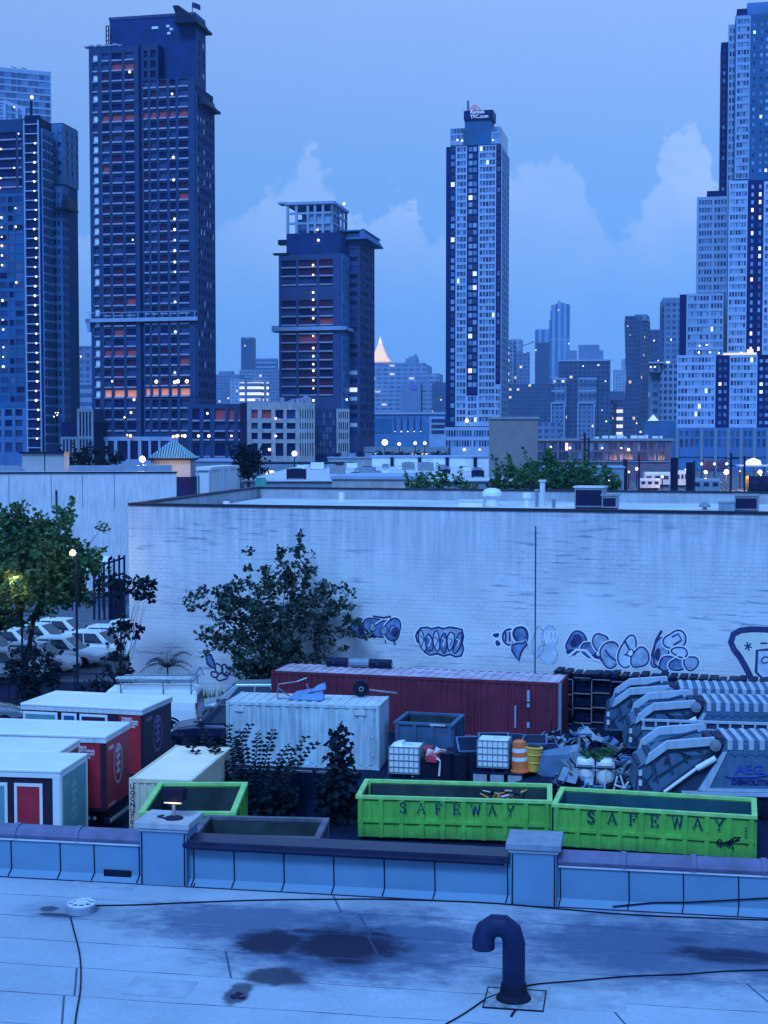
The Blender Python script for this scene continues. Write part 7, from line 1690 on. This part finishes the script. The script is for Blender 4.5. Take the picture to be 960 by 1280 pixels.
stalks('tall_weed', 'sprawling weed leaning over the beige container roof', (XP(268, 51.6), 51.8, 0), 4, 2.2, 2.9, 1.4, 43, m_leafn, 1.8)
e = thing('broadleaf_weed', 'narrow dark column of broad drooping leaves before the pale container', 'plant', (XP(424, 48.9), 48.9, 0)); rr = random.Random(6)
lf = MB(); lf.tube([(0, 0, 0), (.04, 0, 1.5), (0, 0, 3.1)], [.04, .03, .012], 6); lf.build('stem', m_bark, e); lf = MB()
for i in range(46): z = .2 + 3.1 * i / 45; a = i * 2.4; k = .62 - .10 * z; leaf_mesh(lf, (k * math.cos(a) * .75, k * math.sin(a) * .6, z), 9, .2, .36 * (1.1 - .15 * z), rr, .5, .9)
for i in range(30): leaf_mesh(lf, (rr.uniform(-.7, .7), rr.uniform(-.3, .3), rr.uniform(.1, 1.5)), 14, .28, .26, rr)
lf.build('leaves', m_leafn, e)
lf = MB()
for i in range(150):
    k = rr.random(); px = 205 + 75 * k; g_ = G(px, 880, 0); p = on(((A.x, A.y), phi, 0), wl(px, 700)[0], -.35 - rr.random() * .5, 0); hh_ = rr.uniform(.3, .9)
    lf.add([(p[0], p[1], 0), (p[0] + .04, p[1], 0), (p[0] + rr.uniform(-.2, .2), p[1], hh_)], [(0, 1, 2)])
tag(lf.build('grass', m_leafm), 'weedy grass at the foot of the white wall', 'grass', kind='stuff')
# ------------------------------------------------------------------ the roof in front
ZR = 5.7
pA, pB = G(0, 1093, ZR), G(960, 1145, ZR); dv = Vector((pB.x - pA.x, pB.y - pA.y)); rzR = math.atan2(dv.y, dv.x); cR, sR = math.cos(rzR), math.sin(rzR)
def rl(px, py, z=ZR):
    g = G(px, py, z); dx, dy = g.x - pA.x, g.y - pA.y; return dx * cR + dy * sR, -dx * sR + dy * cR
def onp(px, y=0.):
    """x along the parapet for an image column, at depth offset y"""
    k = (px - CX) / F; # pA + x*(c,s) + y*(-s,c)
    bx, by = pA.x - y * sR, pA.y + y * cR
    return (k * by - bx) / (cR - k * sR)
def zp_(px, py, y=0.):
    x = onp(px, y); Y = pA.y + x * sR + y * cR; return ZY(py, Y) - ZR
m, t, b_ = newmat('roll_roofing')
tcn = t.new('ShaderNodeTexCoord').outputs['Object']; x, y, z = t.sep(tcn)
big = t.noise(tcn, .35, 4, .6); fine = t.noise(tcn, 14, 4, .7)
wy = t.math('ADD', y, t.math('MULTIPLY', t.math('SUBTRACT', t.noise(tcn, .5, 2), .5), .10))
row = t.math('DIVIDE', wy, .98); fr = t.math('FRACT', row); idr = t.math('FLOOR', row)
wn = t.new('ShaderNodeTexWhiteNoise', noise_dimensions='1D'); t.l.new(idr, wn.inputs['W'])
seam = t.math('LESS_THAN', fr, t.mr(t.noise(tcn, 1.3, 3), .3, .7, .006, .03))
cs = t.math('FRACT', t.math('ADD', t.math('ADD', t.math('DIVIDE', x, 7.3), t.math('MULTIPLY', t.math('ADD', fr, 0), .05)), wn.outputs['Value'])); cseam = t.math('LESS_THAN', cs, .0045)
sm = t.math('MAXIMUM', seam, cseam)
col = t.mix(1, (.37, .43, .51, 1), t.mr(big, .3, .7, .78, 1.12), 'MULTIPLY')
col = t.mix(1, col, t.mr(wn.outputs['Value'], 0, 1, .93, 1.05), 'MULTIPLY')
col = t.mix(1, col, t.mr(fine, .3, .7, .9, 1.1), 'MULTIPLY')
wet = None
def stain(px, py, rx, ry, soft, amt, seedz):
    sx, sy = rl(px, py)
    nz = t.noise(t.comb(t.math('MULTIPLY', x, 1.1), t.math('MULTIPLY', y, 1.5), seedz), 1.5, 5, .65)
    dx = t.math('DIVIDE', t.math('SUBTRACT', x, sx), rx); dy = t.math('DIVIDE', t.math('SUBTRACT', y, sy), ry)
    d = t.math('SQRT', t.math('ADD', t.math('MULTIPLY', dx, dx), t.math('MULTIPLY', dy, dy)))
    n2_ = t.noise(t.comb(t.math('MULTIPLY', x, 3.), t.math('MULTIPLY', y, 5.), seedz), 1.5, 6, .7)
    d = t.math('ADD', t.math('ADD', d, t.math('MULTIPLY', t.math('SUBTRACT', nz, .5), 1.3)), t.math('MULTIPLY', t.math('SUBTRACT', n2_, .5), .6))
    return t.math('MULTIPLY', t.mr(d, 1 - soft, 1 + soft * .3, 1, 0, True), amt)
halo = None; core = None
for s_ in ((450, 1178, 2.8, 1.9, .65, .98, 1), (300, 1152, 2.2, 1.1, .65, .9, 9), (800, 1182, 2.6, 1.9, .7, .98, 2), (930, 1190, 1.9, 1.5, .6, .95, 3), (90, 1140, 1.1, .6, .7, .5, 4), (620, 1180, 1.1, .8, .9, .25, 6)):
    v = stain(*s_); halo = v if halo is None else t.math('MAXIMUM', halo, v)
for s_ in ((432, 1181, 1.0, .85, .45, .98, 11), (337, 1177, .6, .55, .4, .95, 12), (395, 1165, .5, .12, .4, .8, 22), (348, 1221, .5, .34, .35, .85, 13), (297, 1243, .2, .45, .3, .8, 15), (915, 1195, 1.0, .35, .5, .85, 14), (855, 1175, .3, .14, .5, .35, 18), (75, 1144, .42, .10, .4, .8, 16), (60, 1136, .16, .14, .3, .7, 17)):
    v = stain(*s_); core = v if core is None else t.math('MAXIMUM', core, v)
col = t.mix(halo, col, (.075, .11, .205, 1)); col = t.mix(core, col, (.006, .008, .035, 1))
col = t.mix(t.math('MULTIPLY', sm, .85), col, (.05, .06, .12, 1))
t.l.new(col, b_.inputs['Base Color']); b_.inputs['Specular IOR Level'].default_value = .12; t.put(b_.inputs['Roughness'], t.mr(core, 0, 1, .72, .45))
hgt = t.math('ADD', t.math('MULTIPLY', fine, .3), t.math('ADD', t.math('MULTIPLY', sm, -1.), t.math('MULTIPLY', big, 2.)))
t.l.new(t.bump(hgt, .5, .012), b_.inputs['Normal'])
m_roll = m
BR = thing('foreground_building', 'low foreground roof with seamed parapet and dark water stains', 'building', (pA.x, pA.y, ZR), rzR)
o = lbox(BR, 'roof', m_roll, -14, 32, -40, -.02, -.3, 0); lbox(BR, 'wall', m_conc, -13.9, 31.9, -39.9, .3, -ZR, -.303)
m_mem = mat('membrane_blue_grey', (.115, .235, .36), .6, var=.07, sc=1.5, bump=.1)
m_tile = mat('purple_coping_tile', (.12, .12, .22), .55, var=.25, sc=3, bump=.2)
m_lip = mat('pale_metal_lip', (.62, .66, .72), .4, .2, var=.1)
x1L, x1R, x2L, x2R = onp(175), onp(233), onp(641), onp(699)
zw = .66
for (xa, xb) in ((-14, x1L), (x1R, x2L), (x2R, 32)): lbox(BR, 'parapet', m_mem, xa, xb, 0, .28, 0, zw)
for (xa, xb) in ((-14, x1L), (x1R, x2L), (x2R, 32)):      # membrane cant strip and the seams of its sheets
    b = MB(); b.prism([(-.10, .002), (0 - .003, .11), (-.003, .002)], xa, xb, axis='x'); b.build('cant_strip', m_mem, BR)
for px in (8, 70, 113, 170, 239, 290, 353, 416, 480, 544, 636, 703, 790, 859, 929, 1000):
    X = onp(px); b = MB(); b.tube([(X, -.006, zw - .02), (X + .01, -.008, .12), (X - .015, -.10, .012)], .011, 5); b.build('sheet_seam', m_dark, BR)
m_patch = mat('patch_roofing', (.32, .375, .45), .75, var=.2, sc=3, bump=.2)
for px, py, a, c_ in ((130, 1106, .55, .22), (735, 1250, .5, .35), (200, 1235, .45, .3)):
    sx, sy = rl(px, py); lbox(BR, 'roof_patch', m_patch, sx - a, sx + a, sy - c_, sy + c_, .0015, .005)
lbox(BR, 'dark_strip', m_dark, -14, 32, -.155, -.105, .002, .006)  # narrow dark strip along the foot of the parapet
# copings
def coping(xa, xb, name, m):
    n = max(2, int((xb - xa) / 1.05)); ob = MB()
    pr = [(-.06, .0), (-.075, .05), (-.05, .12), (.05, .17), (.16, .18), (.28, .15), (.36, .08), (.36, 0)]
    for i in range(n):
        a = xa + (xb - xa) * i / n; c_ = xa + (xb - xa) * (i + 1) / n; ob.prism([(p[0], p[1] + zw + .003) for p in pr], a + .004, c_ - .09, axis='x'); ob.prism([(p[0] * 1.06 - .008, p[1] * 1.12 + zw + .002) for p in pr], c_ - .088, c_ - .002, axis='x')
    ob.build(name, m, BR)
coping(-14, x1L - .01, 'tile_coping', m_tile); coping(x2R + .01, 32, 'tile_coping', m_tile)
b = MB(); b.prism([(-.10, zw + .002), (-.10, zw + .10), (.32, zw + .13), (.32, zw + .04)], x1R + .002, x2L - .002, axis='x'); b.build('metal_coping', mat('dark_flashing', (.022, .03, .07), .35, .3, var=.25, sc=2), BR)
b = MB(); b.tube([(x1R - .05, -.12, zw + .05), (x1R + .1, -.14, zw + .02), (x2L - .1, -.12, zw + .0)], .045, 8); b.build('coping_lip', m_dark, BR)
for (xa, xb) in ((-14, x1L - .02), (x2R + .02, 32)): lbox(BR, 'metal_lip', m_lip, xa, xb, -.035, -.003, zw - .05, zw - .015)
for (xa, xb, nm) in ((x1L, x1R, 0), (x2L, x2R, 1)):
    hp = .96 if nm == 0 else .90
    p_ = lbox(BR, 'pier', m_mem, xa + .002, xb - .002, -.14, .5, 0, hp); lbox(p_, 'pier_cap', m_conc if nm == 0 else m_bluegrey, xa - .07, xb + .07, -.22, .62, hp + .003, hp + .11, .012); lbox(p_, 'metal_lip', m_lip, xa - .03, xb + .03, -.165, -.143, hp - .05, hp - .02)
    b = MB()
    for X in (xa + .03, xb - .03): b.tube([(X, -.145, hp - .08), (X, -.146, .02)], .012, 5)
    b.build('sheet_seam', m_dark, p_)
X = onp(143); lbox(BR, 'scupper', m_black, X - .24, X + .24, -.035, -.004, .07, .19, .01)
# flood lamp on the left pier
xc = onp(212); hp = 1.073; e = thing('flood_lamp', 'black flood lamp on a short post atop the left pier', 'lamp', (pA.x + xc * cR - .1 * sR, pA.y + xc * sR + .1 * cR, ZR + hp), rzR)
b = MB(); b.lathe([(.16, 0), (.15, .02), (.05, .05)], 16); b.build('base', m_dark, e); b = MB(); b.tube([(0, 0, .05), (0, 0, .28)], .03, 10); b.build('post', m_steel, e)
b = MB(); b.box(-.19, .19, -.06, .16, .30, .50); b.build('head', m_black, e, bevel=.02); b = MB(); b.box(-.15, .15, -.064, -.055, .262, .285); b.build('light_strip', mat('flood_glow', (1, .8, .5), .5, emit=((1, .75, .38), .2)), e); b = MB(); b.tube([(-.08, 0, .24), (0, -.01, .27), (.08, 0, .24)], .035, 8); b.build('knuckle', m_dark, e)
b = MB(); b.tube([(-.12, -.05, .01), (-.25, -.04, .03), (-.3, .05, .01), (-.2, .1, .02)], .012, 5); b.build('cable', m_black, e)
l = bpy.data.lights.new('flood_lamp_light', 'POINT'); l.energy = .7; l.color = (1, .74, .36); l.shadow_soft_size = .05; o = bpy.data.objects.new('flood_lamp_light', l); COL.objects.link(o); o.location = (e.location[0], e.location[1] - .12, ZR + hp + .26)
# gooseneck vent
g_ = G(642, 1249, ZR); e = thing('gooseneck_vent', 'dark hooked gooseneck vent pipe standing on the roof', 'vent pipe', g_, rzR)
m_pipe = mat('pipe_dark', (.010, .018, .062), .5, .0, var=.35, sc=4)
r0 = .150; rb = .20; hs = .78
pts = [(0, 0, .08), (0, 0, hs)] + [(-rb + rb * math.cos(a), 0, hs + rb * math.sin(a)) for a in [math.pi * k / 5 for k in range(1, 6)]] + [(-2 * rb, 0, hs - .12)]
pts[1:2] = [(0, 0, hs - .02)]
b = MB(); b.tube(pts, [r0] * len(pts), 18, cap=False); pp = b.build('pipe', m_pipe, e)
b = MB(); b.lathe([(r0 - .012, hs - .13), (r0 - .012, hs + .05)], 18, (-2 * rb, 0, 0)); b.build('opening', m_black, pp)
b = MB(); b.lathe([(.235, 0), (.225, .03), (.185, .08), (.168, .2), (.163, .21), (.14, .212)], 20, (0, 0, .008)); b.build('collar', m_black, e)
lbox(e, 'flashing', mat('flashing_stained', (.24, .28, .34), .6, var=.5, sc=7), -.36, .40, -.36, .32, .002, .012); b = MB()
for (xa, xb, ya, yb) in ((-.375, .415, -.375, -.361), (-.375, .415, .321, .335), (-.375, -.361, -.36, .32), (.401, .415, -.36, .32)): b.box(xa, xb, ya, yb, .002, .02)
b.build('sealant_edge', m_black, e); b = MB(); b.tube([(.06, -.37, .006), (.03, -.5, .006), (.02, -.6, .006)], .018, 5); b.build('tar_drip', m_black, e)
# roof drain
g_ = G(102, 1139, ZR); e = thing('roof_drain', 'round grated drain dome near the left end of the roof', 'drain', g_, rzR); b = MB(); b.lathe([(.24, 0), (.23, .10), (.21, .12)], 20); b.build('housing', m_bluegrey, e); b = MB()
for k in range(4): a = math.pi * k / 4; b.tube([(.2 * math.cos(a), .2 * math.sin(a), .125), (0, 0, .15), (-.2 * math.cos(a), -.2 * math.sin(a), .125)], .016, 5)
N = 20; b.tube([(.21 * math.cos(2 * math.pi * i / N), .21 * math.sin(2 * math.pi * i / N), .125) for i in range(N + 1)], .02, 5); b.tube([(.1 * math.cos(2 * math.pi * i / N), .1 * math.sin(2 * math.pi * i / N), .14) for i in range(N + 1)], .014, 5); b.build('grate', m_lip, e)
# cables
def cable(name, label, pxs, r=.012, m=m_black):
    pts = [G(px, py, ZR + .014) for px, py in pxs]; o_ = pts[0]; sm_ = []
    for i in range(len(pts) - 1):
        p0, p1, p2, p3 = pts[max(i - 1, 0)], pts[i], pts[i + 1], pts[min(i + 2, len(pts) - 1)]
        for k in range(6):
            f = k / 6; sm_.append(.5 * ((2 * p1) + (p2 - p0) * f + (2 * p0 - 5 * p1 + 4 * p2 - p3) * f * f + (3 * p1 - p0 - 3 * p2 + p3) * f ** 3) - o_)
    sm_.append(pts[-1] - o_); b = MB(); b.tube(sm_, r, 6); o = b.build(name, m, None, o_); tag(o, label, 'cable')
cable('roof_cable', 'long thin cable running right from the round drain along the parapet', [(110, 1132), (170, 1131), (240, 1128), (330, 1125), (420, 1124), (480, 1124), (600, 1128), (700, 1136), (800, 1144), (960, 1150), (1010, 1152)], .012)
cable('roof_cable', 'thin cable snaking down from the round drain to the bottom edge', [(88, 1146), (92, 1162), (99, 1190), (101, 1215), (100, 1240), (95, 1270), (92, 1300)], .011)
cable('roof_cable', 'thin cable curving past the base of the gooseneck vent', [(548, 1285), (575, 1270), (592, 1259), (610, 1247), (628, 1241), (664, 1231), (720, 1226), (790, 1220), (850, 1218), (905, 1214), (980, 1212)], .011)
# cable on the parapet foot, right
b = MB(); pts = [(onp(770, -.11), -.1, .05), (onp(820), -.03, .12), (onp(870), -.02, .16), (onp(930), -.02, .24), (onp(1000), -.02, .33)]; b.tube(pts, .012, 5); o = b.build('wall_cable', m_black, None, (pA.x, pA.y, ZR), rzR); tag(o, 'black cable rising along the foot of the right parapet', 'cable')
# litter
def clump(name, label, px, py, s_, m, seed, cat='litter', n=9, fl=.5):
    r = random.Random(seed); e = thing(name, label, cat, G(px, py, ZR), r.uniform(0, 2)); b = MB()
    for i in range(n):
        c_ = Vector((r.gauss(0, s_ * .5), r.gauss(0, s_ * .3), s_ * fl * r.uniform(.2, .6))); q = s_ * r.uniform(.25, .5)
        v = [Vector((r.uniform(-1, 1), r.uniform(-1, 1), r.uniform(-.6, .6))) * q * .4 for _ in range(8)]; z0 = .004
        b.frustum([Vector((c_.x - q, c_.y - q, z0)) + Vector((v[0].x, v[0].y, 0)), Vector((c_.x + q, c_.y - q, z0)) + Vector((v[1].x, v[1].y, 0)), Vector((c_.x + q, c_.y + q, z0)) + Vector((v[2].x, v[2].y, 0)), Vector((c_.x - q, c_.y + q, z0)) + Vector((v[3].x, v[3].y, 0))], [c_ + Vector((-q * .6, -q * .6, q * fl)) + v[4], c_ + Vector((q * .6, -q * .6, q * fl)) + v[5], c_ + Vector((q * .6, q * .6, q * fl)) + v[6], c_ + Vector((-q * .6, q * .6, q * fl)) + v[7]])
    b.build('cloth', m, e); return e
clump('black_rag', 'crumpled black rag against the parapet beside the left pier', 252, 1104, .2, m_black, 3)
clump('black_rag', 'torn dark scrap lying on the roof near the bottom centre', 297, 1247, .1, m_dark, 5, n=6, fl=.15)
e = thing('white_bottle', 'small white bottle lying at the foot of the right parapet', 'bottle', G(757, 1126, ZR), rzR); b = MB(); b.lathe([(.03, -.16), (.055, -.14), (.055, .08), (.022, .13), (.022, .17)], 12, (0, 0, .056), axis='x'); b.build('body', m_white, e); b = MB(); b.lathe([(.026, .171), (.026, .2)], 10, (0, 0, .056), axis='x'); b.build('cap', m_dark, e)
e = thing('pipe_offcut', 'pale short pipe offcut at the foot of the left pier', 'pipe', G(222, 1099, ZR), rzR); b = MB(); b.lathe([(.045, -.18), (.045, .18)], 12, (0, 0, .046), axis='x'); b.build('tube', m_whited, e); b = MB(); b.lathe([(.03, .181), (.03, .186)], 10, (0, 0, .046), axis='x'); b.build('bore', m_black, e)
e = thing('rusty_bracket', 'small dark bracket lying at the foot of the middle parapet', 'bracket', G(327, 1104, ZR), rzR); b = MB(); b.box(-.14, .14, -.04, .05, .002, .05); b.box(-.1, .1, -.02, .03, .0505, .08); b.build('plate', m_dark, e); b = MB(); b.lathe([(.015, .081), (.015, .1)], 8); b.build('bolt', m_steel, e)
